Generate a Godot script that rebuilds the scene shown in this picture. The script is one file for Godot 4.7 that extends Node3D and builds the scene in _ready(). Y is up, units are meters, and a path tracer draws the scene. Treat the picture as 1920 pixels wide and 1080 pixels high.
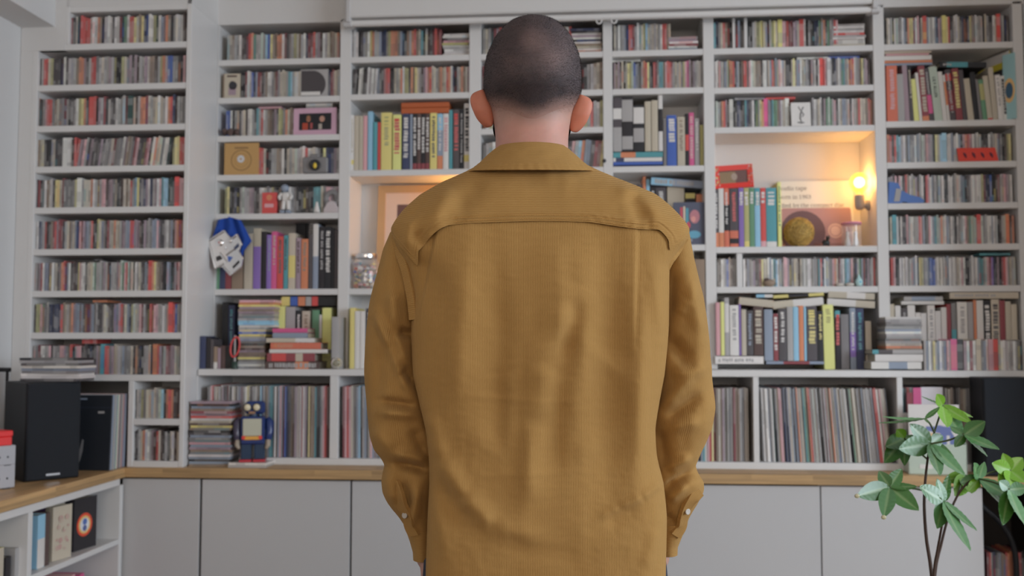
extends Node3D

const F := 1800.0
var cam_pos := Vector3(0.0, 1.28, 4.35)
var cam_basis := Basis.from_euler(Vector3(deg_to_rad(3.3), deg_to_rad(4.5), 0.0))
var rng := RandomNumberGenerator.new()
var M := {}
var used := {}
var PAL := {}
var NAMES := {}
var cd_count := 0
var cd_mass: MB

# ---------------------------------------------------------------- mesh builder
class MB:
	var v := PackedVector3Array()
	var n := PackedVector3Array()
	var c := PackedColorArray()
	var uv := PackedVector2Array()
	var xf := Transform3D()
	var col := Color.WHITE

	func poly(p: Array, out: Vector3) -> void:
		var q := PackedVector3Array()
		for a in p:
			q.append(xf * a)
		var nn := (q[1] - q[0]).cross(q[2] - q[0]).normalized()
		var flip := nn.dot(xf.basis * out) < 0.0
		if flip:
			nn = -nn
		for i in range(1, q.size() - 1):
			var t = [0, i + 1, i] if not flip else [0, i, i + 1]
			for k in t:
				v.append(q[k])
				n.append(nn)
				c.append(col)
				uv.append(Vector2(p[k].x, p[k].y))

	func box(ce: Vector3, size: Vector3, bev := 0.0, skip := "") -> void:
		var h := size * 0.5
		var b: float = min(bev, min(h.x, min(h.y, h.z)) * 0.9)
		for ax in 3:
			for s in [-1.0, 1.0]:
				var tag := "xyz"[ax] + ("+" if s > 0 else "-")
				if tag in skip:
					continue
				var a1 := (ax + 1) % 3
				var a2 := (ax + 2) % 3
				var pts := []
				for k in [[-1, -1], [1, -1], [1, 1], [-1, 1]]:
					var p := Vector3()
					p[ax] = s * h[ax]
					p[a1] = k[0] * (h[a1] - b)
					p[a2] = k[1] * (h[a2] - b)
					pts.append(ce + p)
				var o := Vector3()
				o[ax] = s
				poly(pts, o)
		if b <= 0.0:
			return
		for ax in 3:
			var a1 := (ax + 1) % 3
			var a2 := (ax + 2) % 3
			for s1 in [-1.0, 1.0]:
				for s2 in [-1.0, 1.0]:
					var pts := []
					for k in [[-1, 0], [1, 0], [1, 1], [-1, 1]]:
						var p := Vector3()
						p[ax] = k[0] * (h[ax] - b)
						p[a1] = s1 * (h[a1] - (0.0 if k[1] == 0 else b))
						p[a2] = s2 * (h[a2] - (b if k[1] == 0 else 0.0))
						pts.append(ce + p)
					var o := Vector3()
					o[a1] = s1
					o[a2] = s2
					poly(pts, o)
		for sx in [-1.0, 1.0]:
			for sy in [-1.0, 1.0]:
				for sz in [-1.0, 1.0]:
					var sg := Vector3(sx, sy, sz)
					poly([ce + sg * Vector3(h.x, h.y - b, h.z - b), ce + sg * Vector3(h.x - b, h.y, h.z - b), ce + sg * Vector3(h.x - b, h.y - b, h.z)], sg)

	# prism: a closed outline (x, y) pushed along z from z0 to z1
	func prism(o: PackedVector2Array, z0: float, z1: float, bev := 0.0) -> void:
		var k := o.size()
		var ctr := Vector2()
		for p in o:
			ctr += p / k
		var area := 0.0
		for i in k:
			area += o[i].cross(o[(i + 1) % k])
		var pts := o.duplicate()
		if area < 0.0:
			pts.reverse()
		var inner := pts
		if bev > 0.0:
			var off := Geometry2D.offset_polygon(pts, -bev)
			if off.size() == 1 and off[0].size() == k:
				inner = PackedVector2Array()
				for p in pts:
					var best: Vector2 = off[0][0]
					for q in off[0]:
						if q.distance_to(p) < best.distance_to(p):
							best = q
					inner.append(best)
			else:
				bev = 0.0
		var idx := Geometry2D.triangulate_polygon(inner)
		for i in range(0, idx.size(), 3):
			var a := inner[idx[i]]
			var b := inner[idx[i + 1]]
			var d := inner[idx[i + 2]]
			poly([Vector3(a.x, a.y, z1), Vector3(b.x, b.y, z1), Vector3(d.x, d.y, z1)], Vector3(0, 0, 1))
			poly([Vector3(a.x, a.y, z0), Vector3(b.x, b.y, z0), Vector3(d.x, d.y, z0)], Vector3(0, 0, -1))
		for i in k:
			var a := pts[i]
			var b := pts[(i + 1) % k]
			var e := b - a
			var o3 := Vector3(e.y, -e.x, 0)
			poly([Vector3(a.x, a.y, z0 + bev), Vector3(b.x, b.y, z0 + bev), Vector3(b.x, b.y, z1 - bev), Vector3(a.x, a.y, z1 - bev)], o3)
			if bev > 0.0:
				var ai := inner[i]
				var bi := inner[(i + 1) % k]
				poly([Vector3(a.x, a.y, z1 - bev), Vector3(b.x, b.y, z1 - bev), Vector3(bi.x, bi.y, z1), Vector3(ai.x, ai.y, z1)], o3 + Vector3(0, 0, e.length()))
				poly([Vector3(a.x, a.y, z0 + bev), Vector3(b.x, b.y, z0 + bev), Vector3(bi.x, bi.y, z0), Vector3(ai.x, ai.y, z0)], o3 - Vector3(0, 0, e.length()))

	# smooth grid: rows of equally many points; clo joins the last column to the first. Faces look along the outward side of (row step x column step) * sgn
	func grid(rows: Array, clo := false, sgn := 1.0, cols: Array = [], uvs: Array = []) -> void:
		var R := rows.size()
		var C: int = rows[0].size()
		var nr := []
		for i in R:
			var line := PackedVector3Array()
			line.resize(C)
			for j in C:
				var i0 := maxi(i - 1, 0)
				var i1 := mini(i + 1, R - 1)
				var j0 := (j - 1 + C) % C if clo else maxi(j - 1, 0)
				var j1 := (j + 1) % C if clo else mini(j + 1, C - 1)
				var du: Vector3 = rows[i1][j] - rows[i0][j]
				var dv: Vector3 = rows[i][j1] - rows[i][j0]
				var w := du.cross(dv) * sgn
				if w.length_squared() < 1e-16:
					var ii := i + 1 if i == 0 else i - 1
					var d2: Vector3 = rows[ii][j1] - rows[ii][j0]
					w = du.cross(d2) * sgn
				line[j] = (xf.basis * w).normalized()
			nr.append(line)
		for i in R - 1:
			for j in (C if clo else C - 1):
				var j1 := (j + 1) % C
				var q = [[i, j], [i + 1, j], [i + 1, j1], [i, j1]]
				var t = [0, 2, 1, 0, 3, 2] if sgn > 0 else [0, 1, 2, 0, 2, 3]
				for k in t:
					var a: int = q[k][0]
					var b: int = q[k][1]
					v.append(xf * rows[a][b])
					n.append(nr[a][b])
					c.append(cols[a][b] if cols.size() else col)
					uv.append(uvs[a][b] if uvs.size() else Vector2(float(b) / C, float(a) / R))

	func lathe(prof: Array, seg := 20, sgn := -1.0) -> void:
		var rows := []
		for p in prof:
			var line := PackedVector3Array()
			for j in seg:
				var a := TAU * j / seg
				line.append(Vector3(p.x * cos(a), p.y, p.x * sin(a)))
			rows.append(line)
		grid(rows, true, sgn)

	func tube(path: Array, rad: Array, seg := 10, caps := true) -> void:
		var rows := []
		var up := Vector3(0, 0, 1)
		var m := path.size()
		for i in m:
			var t: Vector3 = (path[mini(i + 1, m - 1)] - path[maxi(i - 1, 0)]).normalized()
			var s := t.cross(up)
			if s.length() < 0.05:
				s = t.cross(Vector3(1, 0, 0))
			s = s.normalized()
			var w := t.cross(s).normalized()
			up = w * -1.0
			up = s.cross(t)
			var line := PackedVector3Array()
			for j in seg:
				var a := TAU * j / seg
				line.append(path[i] + (s * cos(a) + up * sin(a)) * rad[i])
			rows.append(line)
		if caps:
			var l0 := PackedVector3Array()
			var l1 := PackedVector3Array()
			for j in seg:
				l0.append(path[0])
				l1.append(path[m - 1])
			rows.push_front(l0)
			rows.append(l1)
		grid(rows, true, 1.0)

	func ball(ce: Vector3, r: Vector3, seg := 18) -> void:
		var rows := []
		for i in seg / 2 + 1:
			var b := PI * i / (seg / 2)
			var line := PackedVector3Array()
			for j in seg:
				var a := TAU * j / seg
				line.append(ce + Vector3(r.x * sin(b) * cos(a), r.y * cos(b), r.z * sin(b) * sin(a)))
			rows.append(line)
		grid(rows, true, 1.0)

	func mesh() -> ArrayMesh:
		var a := []
		a.resize(Mesh.ARRAY_MAX)
		a[Mesh.ARRAY_VERTEX] = v
		a[Mesh.ARRAY_NORMAL] = n
		a[Mesh.ARRAY_COLOR] = c
		a[Mesh.ARRAY_TEX_UV] = uv
		var m := ArrayMesh.new()
		m.add_surface_from_arrays(Mesh.PRIMITIVE_TRIANGLES, a)
		return m


# ---------------------------------------------------------------- places: a pixel of the 1920 x 1080 frame to a point on a plane of the room
func ray(px: float, py: float) -> Vector3:
	return cam_basis * Vector3((px - 960.0) / F, (540.0 - py) / F, -1.0)

func P(px: float, py: float, z: float) -> Vector3:
	var d := ray(px, py)
	return cam_pos + d * ((z - cam_pos.z) / d.z)

func PY(px: float, py: float, y: float) -> Vector3:
	var d := ray(px, py)
	return cam_pos + d * ((y - cam_pos.y) / d.y)

func PX(px: float, py: float, x: float) -> Vector3:
	var d := ray(px, py)
	return cam_pos + d * ((x - cam_pos.x) / d.x)

func PD(px: float, py: float, depth: float) -> Vector3:
	return cam_pos + ray(px, py) * depth

# ---------------------------------------------------------------- nodes
func numbered(called: String) -> String:
	var k: int = used.get(called, 0)
	used[called] = k + 1
	return called if k == 0 else "%s_%03d" % [called, k]

func tag(o: Node, label: String, category: String, group := "", kind := "") -> Node:
	o.set_meta("label", label)
	if category:
		o.set_meta("category", category)
	if group:
		o.set_meta("group", group)
	if kind:
		o.set_meta("kind", kind)
	return o

func thing(called: String, label: String, category: String, at := Vector3.ZERO, group := "") -> Node3D:
	var o := Node3D.new()
	o.name = numbered(called)
	o.position = at
	add_child(o, true)
	tag(o, label, category, group)
	return o

func obj(called: String, mb, m: Material, parent: Node = null) -> MeshInstance3D:
	var o := MeshInstance3D.new()
	o.name = called if parent else numbered(called)
	o.mesh = mb.mesh() if mb is MB else mb
	o.material_override = m
	(parent if parent else self).add_child(o, true)
	return o

func single(called: String, mb, m: Material, at: Vector3, label: String, category: String, group := "") -> MeshInstance3D:
	var o := obj(called, mb, m)
	o.position = at
	tag(o, label, category, group)
	return o

func struct(called: String, mb, m: Material) -> MeshInstance3D:
	var o := obj(called, mb, m)
	o.set_meta("kind", "structure")
	return o

func lin(r: float, g: float, b: float, k := 1.0) -> Color:   # a colour as seen on a lit white-ish wall of the photo -> linear base colour
	var q := Color(r / 255.0, g / 255.0, b / 255.0).srgb_to_linear()
	return Color(min(q.r * k, 0.86), min(q.g * k, 0.86), min(q.b * k, 0.86))

func mat(called: String, rough: float, colr := Color.WHITE, vcol := false) -> StandardMaterial3D:
	var m := StandardMaterial3D.new()
	m.resource_name = called
	m.roughness = rough
	m.albedo_color = colr
	m.vertex_color_use_as_albedo = vcol
	M[called] = m
	return m

func noise_tex(freq: float, size := 256, normal := false, strength := 2.0, ramp: Gradient = null, kind := FastNoiseLite.TYPE_SIMPLEX_SMOOTH) -> NoiseTexture2D:
	var t := NoiseTexture2D.new()
	var f := FastNoiseLite.new()
	f.noise_type = kind
	f.frequency = freq
	f.fractal_octaves = 4
	f.seed = 7
	t.noise = f
	t.width = size
	t.height = size
	t.seamless = true
	t.as_normal_map = normal
	t.bump_strength = strength
	if ramp:
		t.color_ramp = ramp
	return t

const ONES := ["", "first", "second", "third", "fourth", "fifth", "sixth", "seventh", "eighth", "ninth", "tenth", "eleventh", "twelfth", "thirteenth", "fourteenth", "fifteenth", "sixteenth", "seventeenth", "eighteenth", "nineteenth"]
const TENS := ["", "", "twent", "thirt", "fort", "fift", "sixt", "sevent", "eight", "ninet"]
func ordinal(k: int) -> String:
	if k < 20:
		return ONES[k]
	if k % 10 == 0:
		return TENS[k / 10] + "ieth"
	return TENS[k / 10] + "y-" + ONES[k % 10]

func colr(ch: String, jit := 0.0) -> Color:
	var q: Color = PAL[ch.to_lower()]
	if jit > 0.0:
		var k := 1.0 + rng.randf_range(-jit, jit)
		q = Color(clampf(q.r * k * (1.0 + rng.randf_range(-jit, jit) * 0.3), 0.004, 0.86), clampf(q.g * k, 0.004, 0.86), clampf(q.b * k * (1.0 + rng.randf_range(-jit, jit) * 0.3), 0.004, 0.86))
	return q

func palette() -> void:
	var d := {
		"k": [34, 32, 35, "black"], "d": [66, 60, 62, "charcoal"], "g": [100, 97, 97, "grey"], "s": [132, 128, 126, "pale grey"], "w": [170, 165, 160, "white"],
		"c": [152, 141, 122, "cream"], "b": [118, 98, 80, "brown"], "n": [72, 54, 50, "dark brown"], "r": [176, 52, 46, "red"], "m": [118, 50, 56, "maroon"],
		"o": [196, 100, 58, "orange"], "y": [188, 160, 72, "yellow"], "l": [138, 134, 74, "olive"], "e": [70, 116, 84, "green"], "f": [34, 60, 56, "dark green"],
		"t": [48, 122, 130, "teal"], "a": [104, 152, 180, "light blue"], "u": [48, 78, 148, "blue"], "v": [48, 54, 82, "navy"], "p": [186, 124, 128, "pink"],
		"q": [196, 62, 112, "magenta"], "h": [130, 108, 118, "mauve"], "z": [112, 84, 150, "purple"], "x": [108, 118, 134, "steel blue"], "i": [140, 152, 136, "sage green"],
		"j": [176, 190, 84, "lime green"], "!": [214, 84, 54, "bright orange"],
	}
	for k in d:
		var q := lin(d[k][0], d[k][1], d[k][2], 2.0)
		var g := q.get_luminance()
		PAL[k] = q.lerp(Color(g, g, g), 0.22)
		NAMES[k] = d[k][3]


func _ready() -> void:
	# ------------------------------------------------------------ camera, sky, daylight, exposure
	var cam := Camera3D.new()
	cam.name = "camera"
	cam.position = cam_pos
	cam.basis = cam_basis
	cam.fov = rad_to_deg(2.0 * atan(540.0 / F))
	var at := CameraAttributesPhysical.new()
	at.frustum_focal_length = 40.0
	at.frustum_focus_distance = 1.47
	at.exposure_aperture = 7.0
	at.frustum_near = 0.05
	at.frustum_far = 60.0
	cam.attributes = at
	add_child(cam)
	var env := Environment.new()
	env.background_mode = Environment.BG_SKY
	var sky := Sky.new()
	var sm := ProceduralSkyMaterial.new()
	sm.sky_top_color = Color(0.55, 0.68, 0.86)
	sm.sky_horizon_color = Color(0.82, 0.86, 0.9)
	sm.ground_bottom_color = Color(0.35, 0.34, 0.32)
	sm.ground_horizon_color = Color(0.6, 0.6, 0.58)
	sky.sky_material = sm
	env.sky = sky
	env.background_energy_multiplier = 1.0
	env.tonemap_mode = Environment.TONE_MAPPER_LINEAR
	env.tonemap_exposure = 0.5
	env.sdfgi_enabled = true
	env.ssao_enabled = true
	env.ssil_enabled = true
	var we := WorldEnvironment.new()
	we.name = "world"
	we.environment = env
	add_child(we)
	day_light("garden_door_daylight", Vector3(4.52, 1.9, 4.0), Vector3(0, 90, 0), Vector2(3.8, 1.8), Color(0.89, 0.945, 1.0), 5.7)
	day_light("street_window_daylight", Vector3(0.6, 2.0, 7.86), Vector3(0, 0, 0), Vector2(3.0, 1.5), Color(1.0, 0.935, 0.87), 2.7)

	rng.seed = 4711
	palette()
	materials()
	room()
	shelving()
	cd_mass = MB.new()
	cd_rows()
	record_rows()
	book_rows()
	shelf_things()
	counter_things()
	plant()
	person()
	var mass := obj("cd_cases", cd_mass, M.cd)
	tag(mass, "remaining thin plastic CD cases packed upright along the white shelves", "CD collection", "", "stuff")


func day_light(called: String, at: Vector3, turn: Vector3, size: Vector2, colr_: Color, e: float) -> void:
	var l := AreaLight3D.new()
	l.name = called
	l.position = at
	l.rotation_degrees = turn
	l.area_size = size
	l.light_color = colr_
	l.light_energy = e
	l.area_normalize_energy = false
	l.area_range = 14.0
	l.area_attenuation = 2.0
	l.shadow_enabled = true
	add_child(l)


func materials() -> void:
	var m := mat("paint", 0.55, Color(0.87, 0.86, 0.85))
	m.normal_enabled = true
	m.normal_texture = noise_tex(0.05, 256, true, 1.5)
	m.normal_scale = 0.12
	m.uv1_triplanar = true
	m.uv1_world_triplanar = true
	m.uv1_scale = Vector3(2, 2, 2)
	mat("wall_paint", 0.9, Color(0.86, 0.855, 0.85))
	mat("board", 0.42, Color(0.885, 0.875, 0.865))
	mat("door_white", 0.38, Color(0.80, 0.79, 0.785))
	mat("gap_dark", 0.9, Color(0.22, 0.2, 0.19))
	m = mat("cd", 0.28, Color.WHITE, true)
	m.clearcoat_enabled = true
	m.clearcoat = 0.35
	m.clearcoat_roughness = 0.12
	mat("card", 0.62, Color.WHITE, true)
	mat("cloth_cover", 0.8, Color.WHITE, true)
	mat("gloss", 0.18, Color.WHITE, true)
	mat("satin", 0.4, Color.WHITE, true)
	m = mat("metal", 0.22, Color.WHITE, true)
	m.metallic = 1.0
	m = mat("page", 0.85, Color(0.80, 0.77, 0.70))
	m.albedo_texture = striped(Color(1, 1, 1), Color(0.78, 0.77, 0.74), 64)
	m.uv1_scale = Vector3(60, 60, 1)
	# oak worktop: long grain, cut in staves
	var img := Image.create(512, 512, true, Image.FORMAT_RGB8)
	var fn := FastNoiseLite.new()
	fn.seed = 3
	fn.frequency = 0.012
	fn.fractal_octaves = 4
	for y in 512:
		var stave := y / 86
		for x in 512:
			var off := (stave * 197) % 512
			var piece := ((x + off) / 256 + stave * 3) % 7
			var g := fn.get_noise_3d(x * 0.22, y * 3.0, stave * 40.0 + piece * 11.0)
			var f2 := fn.get_noise_3d(x * 0.5, y * 16.0, 300.0)
			var k := 0.86 + 0.035 * piece + g * 0.16 + f2 * 0.06
			if y % 86 == 0:
				k *= 0.86
			img.set_pixel(x, y, Color(0.83 * k, 0.67 * k, 0.47 * k))
	img.generate_mipmaps()
	m = mat("oak", 0.45)
	m.albedo_texture = ImageTexture.create_from_image(img)
	m.uv1_triplanar = true
	m.uv1_world_triplanar = true
	m.uv1_scale = Vector3(1.1, 2.2, 2.2)
	m = mat("oak_side", 0.45)
	m.albedo_texture = M.oak.albedo_texture
	m.uv1_triplanar = true
	m.uv1_scale = Vector3(1.1, 2.2, 2.2)
	m = mat("floor_oak", 0.5, Color(0.55, 0.52, 0.50))
	m.albedo_texture = M.oak.albedo_texture
	m.uv1_triplanar = true
	m.uv1_world_triplanar = true
	m.uv1_scale = Vector3(0.6, 0.6, 0.6)
	m = mat("pane", 0.0, Color(1, 1, 1, 0.06))
	m.transparency = BaseMaterial3D.TRANSPARENCY_ALPHA
	m = mat("clear", 0.03, Color(0.97, 0.98, 1.0, 0.12))
	m.transparency = BaseMaterial3D.TRANSPARENCY_ALPHA
	m = mat("bulb_core", 0.4, Color(1, 0.9, 0.7))
	m.emission_enabled = true
	m.emission = Color(1.0, 0.90, 0.70)
	m.emission_energy_multiplier = 9.0
	m = mat("bulb_glass", 0.06, Color(1.0, 0.84, 0.40, 0.32))
	m.transparency = BaseMaterial3D.TRANSPARENCY_ALPHA
	m.emission_enabled = true
	m.emission = Color(1.0, 0.70, 0.14)
	m.emission_energy_multiplier = 1.1
	m = mat("speaker_cloth", 0.85, Color(0.13, 0.145, 0.17))
	m.normal_enabled = true
	m.normal_texture = noise_tex(0.4, 128, true, 3.0)
	m.uv1_triplanar = true
	m.uv1_scale = Vector3(12, 12, 12)
	m = mat("speaker_body", 0.55, Color(0.10, 0.108, 0.125))


func striped(a: Color, b: Color, size: int) -> ImageTexture:
	var img := Image.create(size, size, true, Image.FORMAT_RGB8)
	for y in size:
		for x in size:
			img.set_pixel(x, y, a.lerp(b, 0.5 + 0.5 * sin(TAU * x / 8.0)))
	img.generate_mipmaps()
	return ImageTexture.create_from_image(img)


# ---------------------------------------------------------------- the room
const XL := -2.53
const XR := 1.935
const ZB := -0.27
const XW := 4.6
const ZF := 7.9
const YC := 3.02

func slab(lo: Vector3, hi: Vector3, bev := 0.0) -> MB:
	var b := MB.new()
	b.box((lo + hi) * 0.5, hi - lo, bev)
	return b

func room() -> void:
	struct("floor", slab(Vector3(XL - 0.2, -0.1, ZB - 0.2), Vector3(XW + 0.2, 0, ZF + 0.2)), M.floor_oak)
	struct("ceiling", slab(Vector3(XL - 0.2, YC, ZB - 0.2), Vector3(XW + 0.2, YC + 0.15, ZF + 0.2)), M.wall_paint)
	struct("wall_back", slab(Vector3(XL - 0.2, 0, ZB - 0.2), Vector3(XR + 0.2, YC, ZB)), M.wall_paint)
	struct("wall_left", slab(Vector3(XL - 0.2, 0, ZB), Vector3(XL, YC, ZF)), M.wall_paint)
	# beside the shelves the room widens; tall garden windows stand along that side
	var b := MB.new()
	b.box(Vector3(XR + 0.1, YC / 2, (ZB + 0.6) / 2), Vector3(0.2, YC, 0.6 - ZB))
	b.box(Vector3((XR + XW) / 2 + 0.2, YC / 2, 0.5), Vector3(XW - XR, YC, 0.2))
	b.box(Vector3(XW + 0.1, YC / 2, 1.35), Vector3(0.2, YC, 1.5))
	b.box(Vector3(XW + 0.1, YC / 2, (5.9 + ZF) / 2), Vector3(0.2, YC, ZF - 5.9))
	b.box(Vector3(XW + 0.1, (2.82 + YC) / 2, 4.0), Vector3(0.2, YC - 2.82, 3.8))
	b.box(Vector3(XW + 0.1, 0.49, 4.0), Vector3(0.2, 0.98, 3.8))
	struct("wall_right", b, M.wall_paint)
	b = MB.new()
	for z in [2.13, 3.37, 4.63, 5.87]:
		b.box(Vector3(XW + 0.14, 1.9, z), Vector3(0.06, 1.84, 0.06), 0.004)
	for y in [1.01, 2.79]:
		b.box(Vector3(XW + 0.14, y, 4.0), Vector3(0.06, 0.06, 3.8), 0.004)
	struct("window_1", b, M.board)
	struct("window_1_pane", slab(Vector3(XW + 0.137, 1.01, 2.13), Vector3(XW + 0.141, 2.79, 5.87)), M.pane)
	# the wall behind the camera
	b = MB.new()
	b.box(Vector3((XL - 0.9) / 2, YC / 2, ZF + 0.1), Vector3(-0.9 - XL, YC, 0.2))
	b.box(Vector3((2.1 + XW) / 2, YC / 2, ZF + 0.1), Vector3(XW - 2.1, YC, 0.2))
	b.box(Vector3(0.6, (2.78 + YC) / 2, ZF + 0.1), Vector3(3.0, YC - 2.78, 0.2))
	b.box(Vector3(0.6, 0.61, ZF + 0.1), Vector3(3.0, 1.22, 0.2))
	struct("wall_front", b, M.wall_paint)
	b = MB.new()
	for x in [-0.87, 0.6, 2.07]:
		b.box(Vector3(x, 2.0, ZF + 0.14), Vector3(0.06, 1.56, 0.06), 0.004)
	for y in [1.25, 2.75]:
		b.box(Vector3(0.6, y, ZF + 0.14), Vector3(3.0, 0.06, 0.06), 0.004)
	struct("window_2", b, M.board)
	struct("window_2_pane", slab(Vector3(-0.87, 1.25, ZF + 0.137), Vector3(2.07, 2.75, ZF + 0.141)), M.pane)
	# boxed beam under the ceiling along the near wall, and the plain lintel over the shelves
	var yb := P(32, 52, 0.3).y
	struct("trim_1", slab(Vector3(XL, yb, 0.3), Vector3(P(103, 50, 0.3).x, YC, ZF)), M.wall_paint)
	struct("trim_2", slab(Vector3(-1.74, P(525, 44, 0).y, ZB), Vector3(XR, YC, 0.0)), M.paint)
	struct("trim_3", slab(Vector3(XL, P(240, 10, 0.3).y, ZB), Vector3(-1.74, YC, 0.3)), M.paint)


func boards(parent: Node, called: String, list: Array, z0: float, z1: float, m: Material) -> void:
	# list of [x0, x1, y_low, y_high]
	for q in list:
		var lo := Vector3(q[0], q[2], z0)
		var hi := Vector3(q[1], q[3], z1)
		var ce := (lo + hi) * 0.5
		var b := MB.new()
		b.box(Vector3.ZERO, hi - lo, 0.0018)
		var o := obj(called, b, m, parent)
		o.position = ce - (parent as Node3D).position


const T := 0.028
# inner faces of the seven columns (x), from the corner to the far wall
var COL := {"A": [-2.445, -1.762], "B": [-1.735, -1.150], "C": [-1.098, -0.541], "D": [-0.486, 0.075], "E": [0.118, 0.529], "F": [0.577, 1.282], "G": [1.331, 1.888]}
var SH := {   # top faces of the shelf boards
	"A": [2.615, 2.431, 2.247, 2.064, 1.881, 1.696, 1.511, 1.327, 1.144, 0.954, 0.772],
	"B": [2.618, 2.437, 2.255, 2.070, 1.886, 1.532],
	"C": [2.618, 2.441, 2.083, 1.532],
	"D": [2.618, 2.441, 2.268, 2.083, 1.726, 1.532],
	"E": [2.618, 2.441, 2.083, 1.724],
	"F": [2.618, 2.437, 2.255, 1.712, 1.533],
	"G": [2.618, 2.269, 2.084, 1.901, 1.718, 1.534],
}

func shelving() -> void:
	# upper bookcase, columns B to G
	var t := thing("bookcase", "built-in white bookcase of six open columns along the wall behind the man", "bookcase", Vector3(0, 1.165, -0.13))
	var l := []
	var k := "BCDEFG"
	for i in 5:
		l.append([COL[k[i]][1], COL[k[i + 1]][0], 1.166, 2.80])
	l.append([1.888, 1.93, 1.166, 2.80])
	l.append([-1.7395, -1.735, 1.166, 2.80])
	boards(t, "upright", l, ZB + 0.02, 0.0, M.board)
	l = []
	for kk in k:
		for y in SH[kk]:
			l.append([COL[kk][0], COL[kk][1], y - T, y])
	boards(t, "shelf", l, ZB + 0.02, -0.0015, M.board)
	boards(t, "divider", [[P(1374, 60, 0).x, P(1379, 60, 0).x, 2.6185, 2.76], [P(1396, 60, 0).x, P(1402, 60, 0).x, 2.6185, 2.76], [P(1382, 500, 0).x, P(1393, 500, 0).x, 1.5335, 1.684]], -0.24, -0.012, M.board)
	boards(t, "back_panel", [[-1.74, 1.93, 1.166, 2.80]], ZB + 0.001, ZB + 0.02, M.paint)
	# record cabinet below it, deeper
	var zl := 0.175
	t = thing("record_cabinet", "low white cabinet of record bays standing on the oak worktop", "cabinet", Vector3(0, 0.746, 0))
	boards(t, "top_board", [[-1.735, 1.93, 1.137, 1.1655]], ZB + 0.02, zl, M.board)
	boards(t, "bottom_board", [[-1.735, 1.93, 0.7462, 0.776]], ZB + 0.02, zl, M.board)
	l = [[-1.7395, -1.735, 0.776, 1.137]]
	for q in [[-1.134, -1.096], [-0.53, -0.495], [0.09, 0.125], [0.701, 0.725], [1.297, 1.321], [1.905, 1.93]]:
		l.append([q[0], q[1], 0.776, 1.137])
	boards(t, "upright", l, ZB + 0.02, zl - 0.001, M.board)
	boards(t, "back_panel", [[-1.74, 1.93, 0.7462, 1.166]], ZB + 0.001, ZB + 0.02, M.paint)
	# corner column, nearer to the camera
	t = thing("corner_bookcase", "tall white bookcase of narrow CD shelves built into the corner", "bookcase", Vector3(-2.1, 0.746, 0.15))
	l = []
	for i in 11:
		var y: float = SH.A[i]
		l.append([-2.445, -1.762, y - T, y])
	for i in 11:
		if i >= 9:
			l[i][0] = -1.968
	boards(t, "shelf", l, 0.02, 0.2985, M.board)
	boards(t, "upright", [[-1.762, -1.7405, 0.7462, 2.83], [-1.992, -1.968, 0.7462, 1.116], [-2.469, -2.445, 1.116, 2.587], [P(124, 40, 0.3).x, P(130, 40, 0.3).x, 2.615, 2.83]], ZB + 0.02, 0.3, M.board)
	boards(t, "filler_panel", [[XL + 0.001, -2.469, 0.7462, 2.587], [XL + 0.001, P(124, 40, 0.3).x, 2.587, 2.83]], 0.27, 0.2995, M.paint)
	boards(t, "top_board", [[P(130, 40, 0.3).x, -1.762, P(240, 20, 0.3).y, 2.83]], 0.02, 0.2985, M.board)
	boards(t, "back_panel", [[-2.5, -1.762, 1.116, 2.83], [-1.968, -1.762, 0.7462, 1.116]], 0.0, 0.02, M.paint)
	# oak worktop: the long run and the wing along the near wall
	t = thing("worktop", "long pale oak worktop with a wing turning along the wall", "worktop", Vector3(0, 0.705, 0.03))
	boards(t, "worktop_run", [[XL + 0.001, XR - 0.001, 0.7055, 0.746]], ZB + 0.001, 0.33, M.oak)
	var wing := MB.new()
	wing.box(Vector3.ZERO, Vector3(2.9, 0.0405, -1.983 - XL - 0.001), 0.002)
	var w := obj("worktop_wing", wing, M.oak_side, t)
	w.position = Vector3((XL + 0.001 - 1.983) / 2, 0.7258, 1.7805) - t.position
	w.rotation.y = PI / 2
	# flush doors under the worktop
	var seams := [227.0, 374.0, 657.0, 1100.0, 1538.0, 1843.0]
	var says := ["plain white base cabinet in the corner, narrowest of the run", "plain white base cabinet under the tin robot", "plain white base cabinet behind the man's bent arm, under the record bays", "plain white base cabinet hidden mostly by the man's shirt hem", "plain white base cabinet behind the plant, last of the run"]
	for i in 5:
		var x0 := P(seams[i], 980, 0.31).x
		var x1 := P(seams[i + 1], 980, 0.31).x
		var c := thing("base_cabinet", says[i], "cabinet", Vector3((x0 + x1) / 2, 0.0, 0.0))
		var b := MB.new()
		b.box(Vector3(0, 0.38, 0.015), Vector3(x1 - x0 - 0.001, 0.65, 0.53))
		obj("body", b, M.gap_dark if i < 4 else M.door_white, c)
		b = MB.new()
		b.box(Vector3(0.003 if i else 0.0, 0.375, 0.3), Vector3(x1 - x0 - (0.012 if i == 1 else 0.005), 0.645, 0.02), 0.0015)
		obj("door", b, M.door_white, c)
		b = MB.new()
		b.box(Vector3(0, 0.027, 0.0), Vector3(x1 - x0, 0.05, 0.5))
		obj("plinth", b, M.gap_dark, c)
	# open shelves under the wing
	t = thing("low_shelf", "low white open shelf unit under the worktop wing, holding a few books", "shelf", Vector3(-2.25, 0.0, 1.7))
	var fx := -1.99
	var zs := PX(57, 1000, fx).z
	var ysh := PX(150, 1041, fx).y
	var z_end := 3.2
	for q in [[0.676, 0.7045], [ysh - 0.022, ysh], [0.06, 0.085]]:
		var b := slab(Vector3(XL + 0.001, q[0], 0.36), Vector3(fx, q[1], z_end), 0.0015)
		b.xf = Transform3D()
		var o := obj("shelf", b, M.board, t)
		o.position = -t.position
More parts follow.
